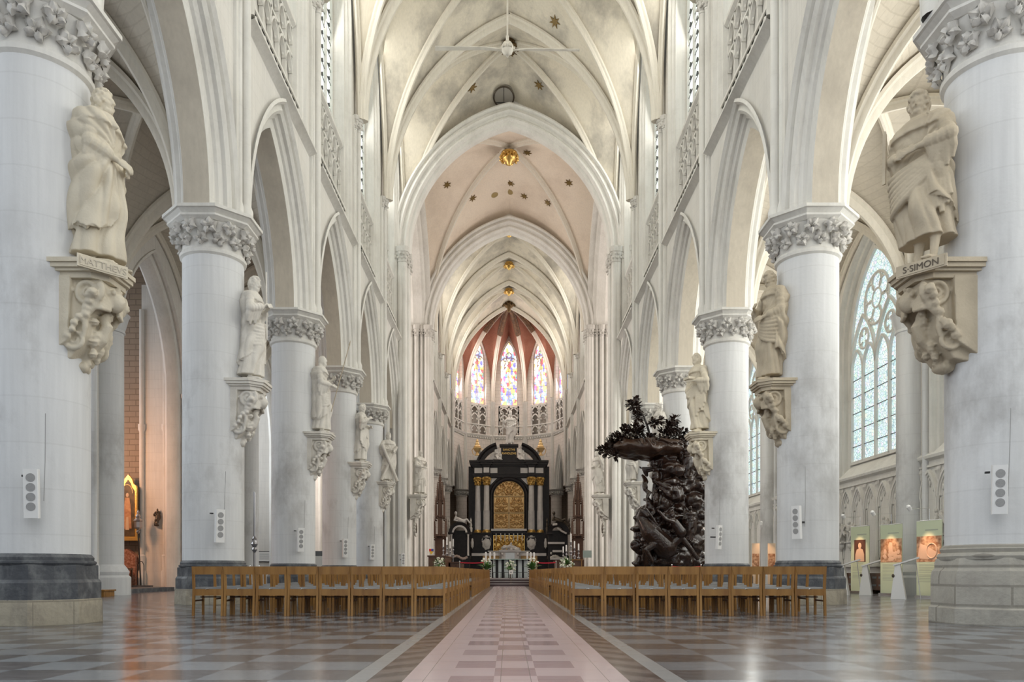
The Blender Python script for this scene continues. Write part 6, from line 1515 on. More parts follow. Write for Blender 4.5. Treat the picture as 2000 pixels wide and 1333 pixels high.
for k, px in enumerate((949, 957, 965, 1030, 1037, 1044)):
    x, y, z = at(px, 1082, 49.5)
    if fst:
        cs = thing('standing_candle', '', 'candle'); mb = MB(); mb.lathe([(0.14, 0), (0.14, 0.03), (0.03, 0.08), (0.05, 0.5), (0.03, 0.9), (0.09, 1.02), (0.09, 1.05)], n=14); mb.build('brass_stand', 'gold', cs); mb = MB(); mb.lathe([(0.055, 1.05), (0.055, 1.6), (0.01, 1.64)], n=12); mb.build('wax_candle', 'paper', cs); o = cs; fst = False
    else: o = copy_tree(cs)
    o.location = (x, y + (k % 3) * 0.5, PZ); o['group'] = 'standing candles behind the glass altar'; o['label'] = 'white candle on brass stand, %s from the left behind glass altar' % ordinal(k)
# choir stalls, lectern, cloth table, screen
def stalls(s, x0, x1, y0, y1, h, lab):
    r = thing('choir_stall', lab, 'stall', ((x0 + x1) / 2, (y0 + y1) / 2, PZ)); a, b = -(x1 - x0) / 2, (x1 - x0) / 2; c, d = -(y1 - y0) / 2, (y1 - y0) / 2
    mb = MB(); mb.box(a, b, c, d, 0, h - 0.08); mb.build('stall_body', 'stall', r, smooth=0); mb = MB(); mb.box(a - 0.06, b + 0.06, c - 0.06, d + 0.06, h - 0.08, h); mb.build('stall_rail', 'stall', r, smooth=0)
    n = max(2, int((b - a) / 0.5))
    for k in range(n):
        mb = MB(); u0 = a + (b - a) * (k + 0.12) / n; u1 = a + (b - a) * (k + 0.88) / n; bevel_box(mb, u0, u1, c - 0.03, c, 0.15, h - 0.2, 0.01); mb.build('carved_panel', 'stall', r, smooth=0)
stalls(-1, -4.9, -3.9, 46.5, 52, 1.35, 'dark carved choir stalls on the left of the crossing')
stalls(-1, -3.8, -3.1, 49.5, 53, 1.0, 'lower dark bench before the left choir stalls')
stalls(1, 3.1, 3.9, 49.5, 53, 1.1, 'lower dark bench before the right choir stalls')
r = thing('lectern', 'light-edged wooden lectern on the right of the crossing', 'lectern', (*at(1127, 0, 43)[:2], PZ)); mb = MB(); mb.box(-0.26, 0.26, -0.2, 0.2, 0, 1.0); mb.build('lectern_body', 'stall', r, smooth=0)
mb = MB(); mb.box(-0.33, 0.33, -0.25, 0.25, 1.0, 1.05); mb.box(0.2, 0.27, -0.23, -0.19, 0, 1.0); mb.box(-0.3, -0.24, -0.23, -0.19, 0, 1.0); mb.build('lectern_trim', 'oak', r, smooth=0)
r = thing('side_table', 'small table under a white cloth by the right choir pier', 'table', (*at(1151, 0, 43)[:2], PZ)); mb = MB(); mb.box(-0.36, 0.36, -0.3, 0.3, 0.0, 0.62); mb.build('white_cloth', 'paper', r, smooth=0)
r = thing('side_table', 'low table under a white cloth beside the lilies', 'table', (*at(1090, 0, 43.3)[:2], PZ)); mb = MB(); mb.box(-0.30, 0.30, -0.3, 0.3, 0.0, 0.42); mb.build('white_cloth', 'paper', r, smooth=0)
x, y, z = at(1147, 1083, 42.4); r = thing('display_screen', 'grey-green flat panel on a stand at the right crossing pier', 'screen', (x, y, PZ)); mb = MB(); mb.box(-0.24, 0.24, -0.03, 0.03, z - PZ - 0.2, z - PZ + 0.2); mb.build('panel', mat('grey_green_panel', (0.30, 0.36, 0.33), 0.4), r, smooth=0)
mb = MB(); mb.tube([(0, 0, 0), (0, 0, z - PZ - 0.2)], 0.025, 8); mb.lathe([(0.18, 0), (0.18, 0.02)], n=14); mb.build('stand', 'chrome', r)

# gothic canopied thrones against the first choir columns
def throne(s, lab):
    r = thing('canopied_throne', lab, 'throne', (s * 5.35, 59.6, PZ)); mb = MB()
    mb.box(-0.42, 0.42, -0.35, 0.35, 0, 0.5); mb.box(-0.42, 0.42, 0.25, 0.38, 0, 3.3)
    for q in (-1, 1): mb.box(*sorted((q * 0.36, q * 0.44)), -0.3, 0.3, 0, 1.3)
    mb.build('seat_and_back', 'stall', r, smooth=0)
    mb = MB(); rr = random.Random(2)
    def pin(x, y, z, h, w_):
        mb.box(x - w_, x + w_, y - w_, y + w_, z, z + h * 0.45); mb.lathe([(w_ * 1.5, z + h * 0.45), (w_ * 1.2, z + h * 0.5), (0.01, z + h)], (x, y, 0), 4, PI / 4)
        for k in range(4):
            for q in range(4): mb.ball((x + w_ * (1.1 - k * 0.22) * math.cos(q * PI / 2), y + w_ * (1.1 - k * 0.22) * math.sin(q * PI / 2), z + h * (0.52 + 0.11 * k)), w_ * 0.35, 5, 4)
    for z, w_, n_, ph in ((3.1, 0.44, 4, 1.3), (4.6, 0.32, 4, 1.4), (5.9, 0.2, 4, 1.2)):
        mb.box(-w_, w_, -w_, w_, z, z + 0.12)
        for a in (-1, 0, 1):
            for b in (-1, 0, 1):
                if a or b: pin(a * w_, b * w_, z, ph * (1.2 if a and b else 0.9), 0.055 if a and b else 0.04)
        for a in (-1, 1):     # pointed gables with crockets
            for k in range(7):
                q = k / 6; 
                for c_ in ((a * w_, (q - 0.5) * 2 * w_), ((q - 0.5) * 2 * w_, a * w_)): mb.ball((c_[0], c_[1], z - 0.25 + 0.5 * (1 - abs(q - 0.5) * 2)), 0.06, 6, 5)
    mb.box(-0.16, 0.16, -0.16, 0.16, 3.3, 6.4); pin(0, 0, 6.4, 1.7, 0.12)
    mb.build('carved_canopy', mat('canopy_wood', (0.16, 0.09, 0.06), 0.5), r, smooth=0)
throne(-1, 'tall dark gothic carved throne canopy against the left choir column'); throne(1, 'tall dark gothic carved throne canopy against the right choir column')

# tombs
def tomb(s, lab):
    r = thing('marble_tomb', lab, 'tomb', (s * 4.25, 66.5, 0)); a = 0.85
    mb = MB(); mb.box(-a, a, -0.2, 0.6, 0, 1.9); mb.box(-a, a, 0.3, 0.6, 1.9, 4.3)
    rows = []
    for i in range(13): t = PI * i / 12; rows.append([((rr_) * math.cos(t), y_, 4.1 + rr_ * math.sin(t) * 0.95) for rr_, y_ in ((0.55, -0.3), (0.95, -0.35), (0.95, 0.6), (0.55, 0.6))])
    mb.grid(rows, True, True)
    for q in (-1, 1): mb.box(*sorted((q * 0.55, q * 0.92)), -0.3, 0.6, 1.8, 2.1); mb.box(*sorted((q * 0.5, q * 1.0)), -0.35, 0.6, 3.95, 4.15)
    mb.build('tomb_body', 'marbleblack', r, smooth=35)
    if s < 0:
        rows = []
        for i in range(13): t = PI * i / 12; rows.append([((rr_) * math.cos(t), y_, 4.1 + rr_ * math.sin(t) * 0.95) for rr_, y_ in ((0.50, -0.38), (0.66, -0.38), (0.66, -0.3), (0.50, -0.3))])
        mb = MB(); mb.grid(rows, True, True); mb.build('white_arch', 'marblewhite', r)
        for q in (-1, 1): mb = MB(); mb.lathe([(0.11, 2.1), (0.09, 2.2), (0.08, 3.8), (0.12, 3.95)], (q * 0.72, -0.3, 0), 12); mb.build('white_column', 'marblewhite', r)
    else:
        for z, w_ in ((3.1, 0.9), (2.4, 0.5), (1.75, 0.7)): mb = MB(); mb.box(-w_, w_ * 0.6, -0.38, -0.3, z, z + 0.18); mb.build('white_band', 'marblewhite', r, smooth=0)
        mb = MB(); mb.tube([(-0.1, -0.42, 4.5), (0.3, -0.42, 4.2), (0.7, -0.42, 4.0)], 0.08, 8); mb.tube([(-0.5, -0.42, 4.75), (-0.1, -0.42, 4.8)], 0.1, 8); mb.build('white_trim', 'marblewhite', r)
    mb = MB(); caps(mb, [(0.3, 0, 5.05), (0.0, 0, 5.15), (-0.35, 0, 5.35)], [0.20, 0.22, 0.16], 10); caps(mb, [(0.2, 0, 5.1), (0.6, 0, 5.25), (0.85, 0, 4.95)], [0.13, 0.1, 0.07], 8); caps(mb, [(-0.35, -0.1, 5.45), (-0.5, -0.2, 5.15), (-0.2, -0.25, 5.1)], [0.09, 0.07, 0.05], 8)
    caps(mb, [(-0.35, 0, 5.4), (-0.36, 0, 5.6)], [0.07, 0.06], 8); head(mb, (-0.36, -0.02, 5.78), 0.3, -PI / 2, 0.1, 0.5, 1, 3)
    link('figure_on_top', remesh(mb, 0.03), 'marblewhite' if s < 0 else 'bronze', r)
    mb = MB(); 
    for k in range(8): mb.ball((-0.6 + 0.17 * k, -0.25, 1.95 + 0.12 * math.sin(k * 0.9)), (0.14, 0.12, 0.13), 9, 7)
    head(mb, (-0.62, -0.28, 2.3), 0.22, -PI / 2, 0, 0, 1, 6); link('kneeling_figure', remesh(mb, 0.03), mat('rosy_marble', (0.62, 0.48, 0.42), 0.4) if s < 0 else 'statuepale', r)
    for q in (-1, 1): mb = MB(); mb.lathe([(0.12, 4.15), (0.14, 4.5), (0.08, 4.6), (0.12, 4.75), (0.05, 5.0), (0.09, 5.1), (0.01, 5.4)], (q * 0.95, 0, 0), 10); mb.build('pinnacle', 'statuepale' if s < 0 else 'bronze', r)
tomb(-1, 'arched black and white marble tomb left of the high altar'); tomb(1, 'black marble tomb with white bands right of the high altar')
# candelabra groups in the choir
fst = True
for k, (px, Y, h) in enumerate(((866, 55.5, 2.7), (873, 56, 2.9), (879, 56.5, 2.6), (885, 57, 2.8), (1100, 56, 2.2), (1106, 55.5, 2.3), (1115, 55, 3.1), (1122, 56, 2.6), (1130, 55.5, 2.4))):
    if fst:
        cs2 = thing('candelabrum', '', 'candelabrum'); mb = MB(); mb.lathe([(0.16, 0), (0.16, 0.05), (0.04, 0.12), (0.06, 0.7), (0.035, 1.3), (0.12, 1.5), (0.04, 1.6), (0.04, 2.0), (0.1, 2.1)], n=12)
        for z in (0.9, 1.35, 1.85): mb.ball((0, 0, z), 0.075, 9, 7)
        mb.build('stem', 'tin', cs2); mb = MB(); mb.lathe([(0.05, 2.1), (0.05, 2.6), (0.01, 2.64)], n=10); mb.build('wax_candle', 'paper', cs2); o = cs2; fst = False
    else: o = copy_tree(cs2)
    o.location = (at(px, 0, Y)[0], Y, 0.36); o.scale = (1, 1, h / 2.64); o['group'] = 'tall silvery candlesticks in the choir'
    o['label'] = 'tall silvery candlestick with white candle, %s from the left in the %s choir group' % (ordinal(k if k < 4 else k - 4), 'left' if k < 4 else 'right')
x, y, z = at(842.5, 1078, 55.98); mb = MB(); mb.prism([(-0.16, 0.2), (0.16, 0.2), (0.16, 0), (0, -0.22), (-0.16, 0)], 'y', -0.02, 0.02); r = thing('crest_shield', 'small red and yellow crest shield on the left choir pier', 'shield', (x, y - 0.02, z)); mb.build('yellow_field', mat('shield_yellow', (0.75, 0.5, 0.05), 0.5), r, smooth=0)
mb = MB(); mb.prism([(-0.16, 0.2), (0, 0.2), (0, 0.02), (-0.16, 0.02)], 'y', -0.03, -0.02); mb.build('red_quarter', mat('shield_red', (0.6, 0.04, 0.03), 0.5), r, smooth=0); mb = MB(); mb.prism([(0, 0.2), (0.16, 0.2), (0.16, 0.02), (0, 0.02)], 'y', -0.03, -0.02); mb.build('blue_quarter', mat('shield_blue', (0.05, 0.08, 0.35), 0.5), r, smooth=0)

# ---------------------------------------------------------------- pulpit: a carved oak grotto and tree
PUY = 28.75
PU = thing('carved_pulpit', 'huge dark oak pulpit carved as a rocky grotto under a leafy tree canopy', 'pulpit', (at(1305, 0, PUY)[0], PUY, 0))
def ppt(px, py, dy=0.0): x, _, z = at(px, py, PUY + dy); return (x - PU.location.x, dy, z)
rr = random.Random(17); mb = MB()
def blob(px, py, rx, rz, ry=None, dy=0.0):
    c = ppt(px, py, dy); k = PUY / 1500; mb.ball(c, (rx * k, (ry or rx) * k, rz * k), 12, 9)
# main mass following its outline
for px, py, rx, rz in ((1305, 1090, 62, 42), (1300, 1050, 58, 40), (1285, 1020, 42, 36), (1325, 1000, 46, 44), (1345, 1060, 34, 50), (1335, 950, 38, 50), (1322, 920, 34, 40), (1310, 905, 40, 24), (1268, 1030, 26, 26), (1262, 1010, 20, 22), (1350, 985, 26, 34), (1350, 925, 22, 30)):
    blob(px, py, rx, rz, rx * 0.75)
for k in range(150):   # lumps and boulders
    py = rr.uniform(915, 1110); q = (py - 915) / 195; xl = 1290 - 48 * max(0, min(1, (py - 985) / 30)) + 10 * math.sin(py * 0.1); xr = 1372
    px = rr.uniform(xl, xr); blob(px, py, rr.uniform(6, 15), rr.uniform(6, 16), dy=-rr.uniform(0.3, 0.85) * (1 - abs(px - 1310) / 110))
for k in range(46):    # twisting roots, drapery ridges
    px, py = rr.uniform(1255, 1365), rr.uniform(930, 1080); pts = []; a = rr.uniform(-0.6, 1.0) + 0.5
    for i in range(6): pts.append(ppt(px + i * 9 * math.cos(a) + rr.uniform(-4, 4), py + i * 9 * math.sin(a) + rr.uniform(-4, 4), -0.95 + abs(px + i * 9 - 1310) / 75))
    mb.tube(pts, [0.04, 0.09, 0.11, 0.10, 0.08, 0.03], 8)
def pd_(co):
    n_ = noise.noise(co * 2.2) * 0.10 + noise.noise(co * 6) * 0.05 + abs(noise.noise(co * 3.5 + Vector((5, 1, 2)))) * 0.12
    d = Vector((co.x, co.y, 0)); d = d.normalized() if d.length > 0.01 else Vector((0, -1, 0)); return co + d * n_
link('rocky_grotto', remesh(mb, 0.035, 1, pd_), 'walnut', PU)
# canopy: a broad bough-covered disc
mb = MB(); rows = []
def cano(px_, py_): return ppt(px_, py_)
cc0 = Vector(ppt(1262, 880)); k = PUY / 1500
for i in range(11):
    q = i / 10; row = []
    for j in range(40):
        t = 2 * PI * j / 40; rad = (0.25 + 0.75 * math.sin(q * PI) ** 0.6) if q < 1 else 0.2; bump_ = 1 + 0.06 * math.sin(7 * t) + 0.04 * math.sin(13 * t + q * 5)
        row.append((cc0.x + 78 * k * rad * bump_ * math.cos(t) , 1.15 * rad * bump_ * math.sin(t) + 0.1, cc0.z + (q - 0.5) * 34 * k - 14 * k * math.cos(t) * 0.7 * (0.3) + 0.05 * math.sin(5 * t)))
    rows.append(row)
mb.grid(rows, True, True)
for kk in range(40): t = rr.uniform(0, 2 * PI); mb.tube([(cc0.x + 0.5 * math.cos(t), 0.4 * math.sin(t), cc0.z + 0.2), (cc0.x + 1.1 * math.cos(t + .2), 0.85 * math.sin(t + .2), cc0.z + 0.28), (cc0.x + 1.6 * math.cos(t + .3), 1.2 * math.sin(t + .3), cc0.z + rr.uniform(0.0, 0.3))], [0.07, 0.06, 0.02], 7)
caps(mb, [ppt(1325, 925), ppt(1310, 900), ppt(1290, 885)], [0.55, 0.45, 0.35], 12)
link('canopy', remesh(mb, 0.04, 1, lambda c: c + Vector((0, 0, noise.noise(c * 4) * 0.06))), mat('canopy_underside_wood', (0.045, 0.022, 0.013), 0.3, bump=0.7, bscale=14, coat=0.1), PU)
def leafcluster(mb, c, r, n, ls=0.16):
    for q in range(int(n * 2.2)):
        d = Vector((rr.gauss(0, 1), rr.gauss(0, 1), rr.gauss(0, 1))).normalized(); b = Vector(c) + d * r * rr.uniform(0.2, 1); t = b + (d + Vector((rr.uniform(-.5, .5), rr.uniform(-.5, .5), rr.uniform(-.2, .6)))).normalized() * ls
        leaf_blade(mb, b, t, ls * 0.32, 0.015)
mb = MB(); mt = MB()
for px, py, r_, n in ((1195, 872, 0.28, 60), (1205, 858, 0.25, 55), (1222, 848, 0.28, 60), (1245, 850, 0.26, 50), (1270, 862, 0.28, 50), (1290, 868, 0.3, 50), (1183, 880, 0.18, 30), (1172, 881, 0.1, 14), (1240, 795, 0.22, 45), (1248, 815, 0.2, 35), (1232, 790, 0.12, 18), (1243, 783, 0.1, 16), (1278, 828, 0.16, 24),
                       (1290, 822, 0.1, 12), (1310, 835, 0.26, 60), (1300, 850, 0.28, 60), (1318, 820, 0.14, 26), (1325, 850, 0.24, 45), (1240, 835, 0.16, 26), (1252, 842, 0.14, 20), (1340, 845, 0.1, 12), (1335, 870, 0.3, 50), (1215, 868, 0.3, 60), (1200, 890, 0.2, 24)):
    leafcluster(mb, ppt(px, py, rr.uniform(-0.5, 0.3)), r_, n)
mb.build('carved_leaves', 'walnut', PU, smooth=0)
for pth, r0 in ((((1272, 862), (1265, 835), (1258, 815), (1246, 795), (1238, 785)), 0.05), (((1262, 830), (1275, 825), (1290, 823)), 0.035), (((1300, 868), (1308, 845), (1318, 820)), 0.04), (((1255, 860), (1240, 835), (1232, 830)), 0.035), (((1210, 880), (1190, 876), (1170, 882)), 0.045)):
    mt.tube([ppt(*p_) for p_ in pth], [r0 * (1 - 0.6 * i / len(pth)) for i in range(len(pth))], 8)
mt.build('branches', 'walnut', PU)
# carved figures of the pulpit
fg, _ = figure(H=1.6, seed=101, lean=0.05, beard=0, armL=((0.0, 0.2, 0.78), (-0.02, 0.34, 0.86)), armR=((0.0, -0.2, 0.78), (-0.02, -0.34, 0.86)), curlL=0.2, curlR=0.2, cloak=(2.6, 3.6), swag=0, vox=0.022, robe_w=0.7, depth=0.7)
o = link('crucified_figure', fg, 'walnut', PU); o.location = Vector(ppt(1279, 985, -0.2)); o.rotation_euler = (0, 0, -PI / 2 - 0.6)
mb = MB(); c = ppt(1283, 985, 0.0); mb.box(c[0] - 0.07, c[0] + 0.07, -0.05, 0.05, c[2] - 0.1, c[2] + 1.9); mb.box(c[0] - 0.55, c[0] + 0.55, -0.05, 0.05, c[2] + 1.25, c[2] + 1.38); mb.build('cross', 'walnut', PU, smooth=0)
fg2, _ = figure(H=1.55, seed=107, lean=0.06, pitch=0.3, beard=0, cloak=(1.2, 5.2), swag=1, vox=0.022)
for px, py, dy, rz, nm in ((1303, 985, -0.35, -PI / 2 + 0.4, 'standing_figure'), (1345, 1060, -1.0, -PI / 2, 'standing_figure'), (1268, 1108, -0.6, PI + 0.5, 'leaning_figure'), (1338, 935, -0.65, -PI / 2 - 0.5, 'standing_figure')):
    o = link(nm, fg2, None, PU)
    if not fg2.materials: fg2.materials.append(M['walnut'])
    o.location = Vector(ppt(px, py, dy)); o.rotation_euler = (0, 0.25 if nm == 'leaning_figure' else 0, rz); o.scale = (0.85,) * 3
# fallen horse and rider: sculpted lower group
mb = MB(); P_ = lambda px, py, dy: Vector(ppt(px, py, dy))
caps(mb, [P_(1300, 1070, -1.0), P_(1270, 1040, -1.05), P_(1252, 1012, -0.9)], [0.42, 0.34, 0.18], 14)     # chest and neck
caps(mb, [P_(1252, 1012, -0.9), P_(1256, 1000, -1.0), P_(1264, 1008, -1.15)], [0.17, 0.16, 0.08], 10)      # head
caps(mb, [P_(1300, 1075, -1.1), P_(1330, 1050, -1.2), P_(1350, 1075, -1.2), P_(1362, 1092, -1.2)], [0.2, 0.13, 0.09, 0.07], 10); caps(mb, [P_(1285, 1060, -1.2), P_(1262, 1075, -1.3), P_(1275, 1098, -1.3)], [0.16, 0.1, 0.07], 10)
for k in range(14): mb.tube([P_(1252 + k * 3, 1000 + k * 4, -0.85), P_(1262 + k * 3, 994 + k * 4.5, -1.15), P_(1270 + k * 3, 1004 + k * 4.5, -1.2)], [0.05, 0.06, 0.02], 7)
caps(mb, [P_(1330, 1040, -1.3), P_(1318, 1022, -1.3)], [0.2, 0.16], 10); head(mb, P_(1312, 1008, -1.3), 0.28, -PI / 2, 0.2, 0.6, 1, 8); caps(mb, [P_(1320, 1022, -1.35), P_(1300, 1015, -1.5), P_(1288, 1000, -1.5)], [0.09, 0.07, 0.05], 8)
link('fallen_rider_group', remesh(mb, 0.028, 1), 'walnut', PU)

# ---------------------------------------------------------------- right aisle: reliefs, banners, stands, benches
def station():
    mb = MB(); rr = random.Random(31)
    for x, h in ((-0.14, 0.62), (0.10, 0.55)):
        caps(mb, [(x, 0, 0.08), (x, -0.02, h * 0.6), (x + 0.02, -0.02, h)], [0.10, 0.085, 0.07], 10); mb.ball((x + 0.02, -0.04, h + 0.12), (0.055, 0.06, 0.07), 12, 9)
        for k in range(5): mb.tube([(x - 0.08 + 0.04 * k, -0.07, 0.08), (x - 0.06 + 0.03 * k, -0.09, 0.3), (x, -0.06, h)], 0.018, 6)
        caps(mb, [(x, -0.05, h - 0.03), (x + 0.08, -0.12, h - 0.2), (x + 0.02, -0.16, h - 0.12)], [0.035, 0.03, 0.02], 7)
    mb.M = Matrix.Rotation(0.7, 4, 'Y'); mb.box(-0.06, 0.06, -0.16, -0.08, 0.1, 0.85); mb.box(-0.25, 0.25, -0.16, -0.08, 0.55, 0.66); mb.M = None
    mb.box(-0.28, 0.28, -0.14, 0.02, 0.0, 0.06); mb.ball((0, -0.02, -0.08), (0.22, 0.10, 0.16), 14, 9); mb.ball((0, -0.02, -0.22), (0.08, 0.05, 0.08), 9, 7)
    return remesh(mb, 0.014, 1)
sm = station(); sm.materials.append(M['capital'])
for k, (px, lb) in enumerate(((1641, 'farthest'), (1660, 'second farthest'), (1728, 'middle'), (1755, 'second nearest'), (1832, 'nearest'))):
    Y = (XA - 0.12 + 0.05) * 1500 / (px - 993); o = link('stone_relief', sm); o.location = (XA - 0.06, Y, 1.78); o.rotation_euler = (0, 0, -PI / 2); tag(o, 'small stone relief of cross-bearing figures, right aisle wall, %s of five' % lb, 'relief', 'stone reliefs in the blind arcade')
ban_green = mat('banner_cloth', (0.62, 0.68, 0.48), 0.6); sepia = mat('sepia_photograph', (0.34, 0.15, 0.07), 0.5, var=1.0, vscale=9, var_col=(0.75, 0.48, 0.30), detail=3); sep_l = mat('sepia_light', (0.78, 0.50, 0.34), 0.5); sep_d = mat('sepia_dark', (0.10, 0.04, 0.025), 0.5)
ink = mat('faint_print', (0.42, 0.46, 0.36), 0.6)
def banner(px, X, h, kind, lab):
    Y = (X + 0.05) * 1500 / (px - 993); r = thing('roll_up_banner', lab, 'banner', (X, Y, 0), -PI / 2 + 0.30)
    w_ = 0.42; mb = MB(); mb.box(-w_, w_, -0.012, 0.012, 0.08, h); mb.build('banner_sheet', ban_green, r, smooth=0)
    mb = MB(); mb.box(-w_ - 0.01, w_ + 0.01, -0.08, 0.08, 0.0, 0.08); mb.tube([(-w_, 0, h), (w_, 0, h)], 0.015, 8); mb.build('banner_base', 'chrome', r, smooth=0)
    z0, z1 = h * 0.47, h * 0.80
    f = MB(); f.box(-w_ * (0.62 if kind == 0 else 0.98), w_ * (0.62 if kind == 0 else 0.98), -0.016, -0.012, z0, z1); ph = f.build('photograph', sepia if kind else sep_d, r, smooth=0)
    f = MB()
    if kind == 0:   # portrait of a person in a pale garment with folded arms
        f.ball((0.0, -0.018, z1 - 0.20), (0.075, 0.004, 0.10), 16, 10); f.prism([(-0.21, z0 + 0.01), (0.21, z0 + 0.01), (0.20, z0 + 0.25), (0.14, z1 - 0.33), (0.04, z1 - 0.29), (-0.04, z1 - 0.29), (-0.14, z1 - 0.33), (-0.20, z0 + 0.25)], 'y', -0.020, -0.016)
    elif kind == 1:
        for k in range(14): f.ball((rr.uniform(-0.34, 0.34), -0.018, z0 + rr.uniform(0.08, 0.36)), (rr.uniform(0.05, 0.09), 0.004, rr.uniform(0.05, 0.09)), 12, 8)
        f.prism([(-0.10, z0 + 0.3), (0.08, z0 + 0.3), (0.05, z1 - 0.12), (-0.06, z1 - 0.1)], 'y', -0.020, -0.016)
    else:
        f.tube([(0.10 + 0.17 * math.cos(a * PI / 10), -0.018, z0 + 0.30 + 0.20 * math.sin(a * PI / 10)) for a in range(21)], 0.02, 6, False); f.prism([(-0.38, z0 + 0.1), (0.3, z0 + 0.05), (0.38, z0 + 0.2), (-0.1, z0 + 0.45), (-0.3, z0 + 0.5)], 'y', -0.019, -0.016)
    f.build('pale_figures', sep_l, ph, smooth=0)
    f = MB()
    for k in range(11): f.box(-w_ * 0.8, w_ * rr.uniform(0.3, 0.8), -0.0145, -0.012, h * 0.44 - 0.045 * k - (0.03 if k > 5 else 0), h * 0.44 - 0.045 * k + 0.014 - (0.03 if k > 5 else 0))
    f.box(-w_ * 0.3, w_ * 0.7, -0.0145, -0.012, h * 0.87, h * 0.885); f.build('printed_lines', ink, r, smooth=0)
    f = MB(); f.ball((w_ * 0.45, -0.016, 0.28), (0.04, 0.008, 0.05), 12, 8); f.build('round_emblem', 'bronze', r)
banner(1680, 11.75, 2.25, 0, 'pale green banner with a sepia portrait, farthest of three in the right aisle')
banner(1741, 11.45, 2.15, 1, 'pale green banner with a sepia group scene, middle of three in the right aisle')
banner(1815, 11.35, 2.12, 2, 'pale green banner with a sepia machine picture, nearest of three in the right aisle')
for px, X, lb in ((1693, 11.1, 'middle'), (1757, 10.4, 'nearest'), (1648, 10.5, 'farthest')):
    Y = (X + 0.05) * 1500 / (px - 993); r = thing('reading_stand', 'white slanted information stand, %s of three beside the banners' % lb, 'stand', (X, Y, 0), -0.55)
    mb = MB(); mb.grid([[(-0.20, -0.20, 0.0), (0.16, -0.20, 0.0), (0.16, 0.20, 0.0), (-0.20, 0.20, 0.0)], [(-0.10, -0.17, 0.90), (0.02, -0.17, 0.95), (0.02, 0.17, 0.95), (-0.10, 0.17, 0.90)]], True, True); mb.build('stand_body', 'white', r, smooth=0)
    mb = MB(); mb.grid([[(-0.14, -0.2, 0.88), (0.46, -0.2, 1.08), (0.46, 0.2, 1.08), (-0.14, 0.2, 0.88)], [(-0.14, -0.2, 0.92), (0.46, -0.2, 1.12), (0.46, 0.2, 1.12), (-0.14, 0.2, 0.92)]], True, True); mb.build('slanted_desk', 'white', r, smooth=0)
    mb = MB(); mb.tube([(0.38, 0, 1.08), (0.50, 0, 0.0)], 0.012, 6); mb.build('thin_leg', 'chrome', r); mb = MB(); mb.ball((-0.14, -0.185, 0.62), (0.035, 0.01, 0.05), 10, 8); mb.build('round_emblem', 'bronze', r)
for k, (y0, y1, lb) in enumerate(((19.8, 21.6, 'nearest'), (24.8, 27.4, 'middle'), (27.8, 29.6, 'farthest'))):
    r = thing('low_rack', 'low dark wooden rack of leaflets against the right aisle wall, %s' % lb, 'rack', (XA - 0.32, (y0 + y1) / 2, 0), PI / 2); L_ = (y1 - y0) / 2; mb = MB(); mb.box(-L_, L_, -0.12, 0.2, 0.12, 0.62); mb.box(-L_, L_, -0.14, 0.2, 0.62, 0.68)
    for q in (-0.95, -0.3, 0.3, 0.95): mb.box(q * L_ - 0.04, q * L_ + 0.04, -0.1, 0.2, 0, 0.12)
    mb.build('rack_body', 'stall', r, smooth=0); mb = MB()
    for q in range(6): mb.box(-L_ + (q + 0.15) * L_ / 3, -L_ + (q + 0.8) * L_ / 3, 0.2, 0.215, 0.50, 0.57); mb.box(-L_ + (q + 0.15) * L_ / 3, -L_ + (q + 0.8) * L_ / 3, 0.2, 0.215, 0.25, 0.31)
    mb.build('leaflets', 'seat', r, smooth=0)
for px, lb in ((1476, 'orange-lit picture panel seen left of the second right column'), (1507, 'second orange-lit picture panel seen beside the second right column')):
    X, Y, _ = at(px, 0, 33.0); r = thing('lit_panel', lb, 'panel', (X, Y, 0), -0.2); mb = MB(); mb.box(-0.16, 0.16, -0.02, 0.02, 0.1, 1.95); mb.build('panel_sheet', mat('warm_panel', (0.80, 0.62, 0.45), 0.6), r, smooth=0); mb = MB(); mb.box(-0.14, 0.14, -0.025, -0.02, 0.95, 1.5); mb.build('photograph', sepia, r, smooth=0); mb = MB(); mb.box(-0.2, 0.2, -0.15, 0.15, 0, 0.1); mb.build('foot', 'chrome', r, smooth=0)
def warm_spot(name, loc, target, power, size, col=(1.0, 0.62, 0.36)):
    d = bpy.data.lights.new(name, 'SPOT'); d.energy = power; d.spot_size = size; d.spot_blend = 0.7; d.color = col; d.shadow_soft_size = 0.05
    o = bpy.data.objects.new(name, d); COL.objects.link(o); o.location = loc; o.rotation_euler = (Vector(target) - Vector(loc)).to_track_quat('-Z', 'Y').to_euler()
    mb = MB(); mb.lathe([(0.05, 0.0), (0.06, 0.12), (0.03, 0.16)], n=12); f = mb.build('spotlight_can', 'white'); return f
k_ = 0
for px, X, h in ((1680, 11.75, 2.25), (1741, 11.45, 2.15), (1815, 11.35, 2.12)):
    Y = (X + 0.05) * 1500 / (px - 993); lx, ly = X - 0.55, Y - 0.15
    f = warm_spot('banner_spot', (lx, ly, h + 0.18), (X, Y, h * 0.55), 60, 0.8); f.location = (lx - 0.03, ly, h + 0.26); f.rotation_euler = (0, -0.6, 0)
    mb = MB(); mb.tube([(lx - 0.03, ly, h + 0.30), (X, Y, h + 0.32), (X, Y, h)], 0.008, 6); mb.build('arm', 'chrome', f).matrix_parent_inverse = Matrix.Translation(f.location).inverted() if False else Matrix.Identity(4)
    for c_ in f.children: c_.matrix_parent_inverse = (Matrix.Translation(f.location) @ f.rotation_euler.to_matrix().to_4x4()).inverted()
    tag(f, 'tiny spotlight on an arm above the banner, %s of three' % ['farthest', 'middle', 'nearest'][k_], 'spotlight'); k_ += 1
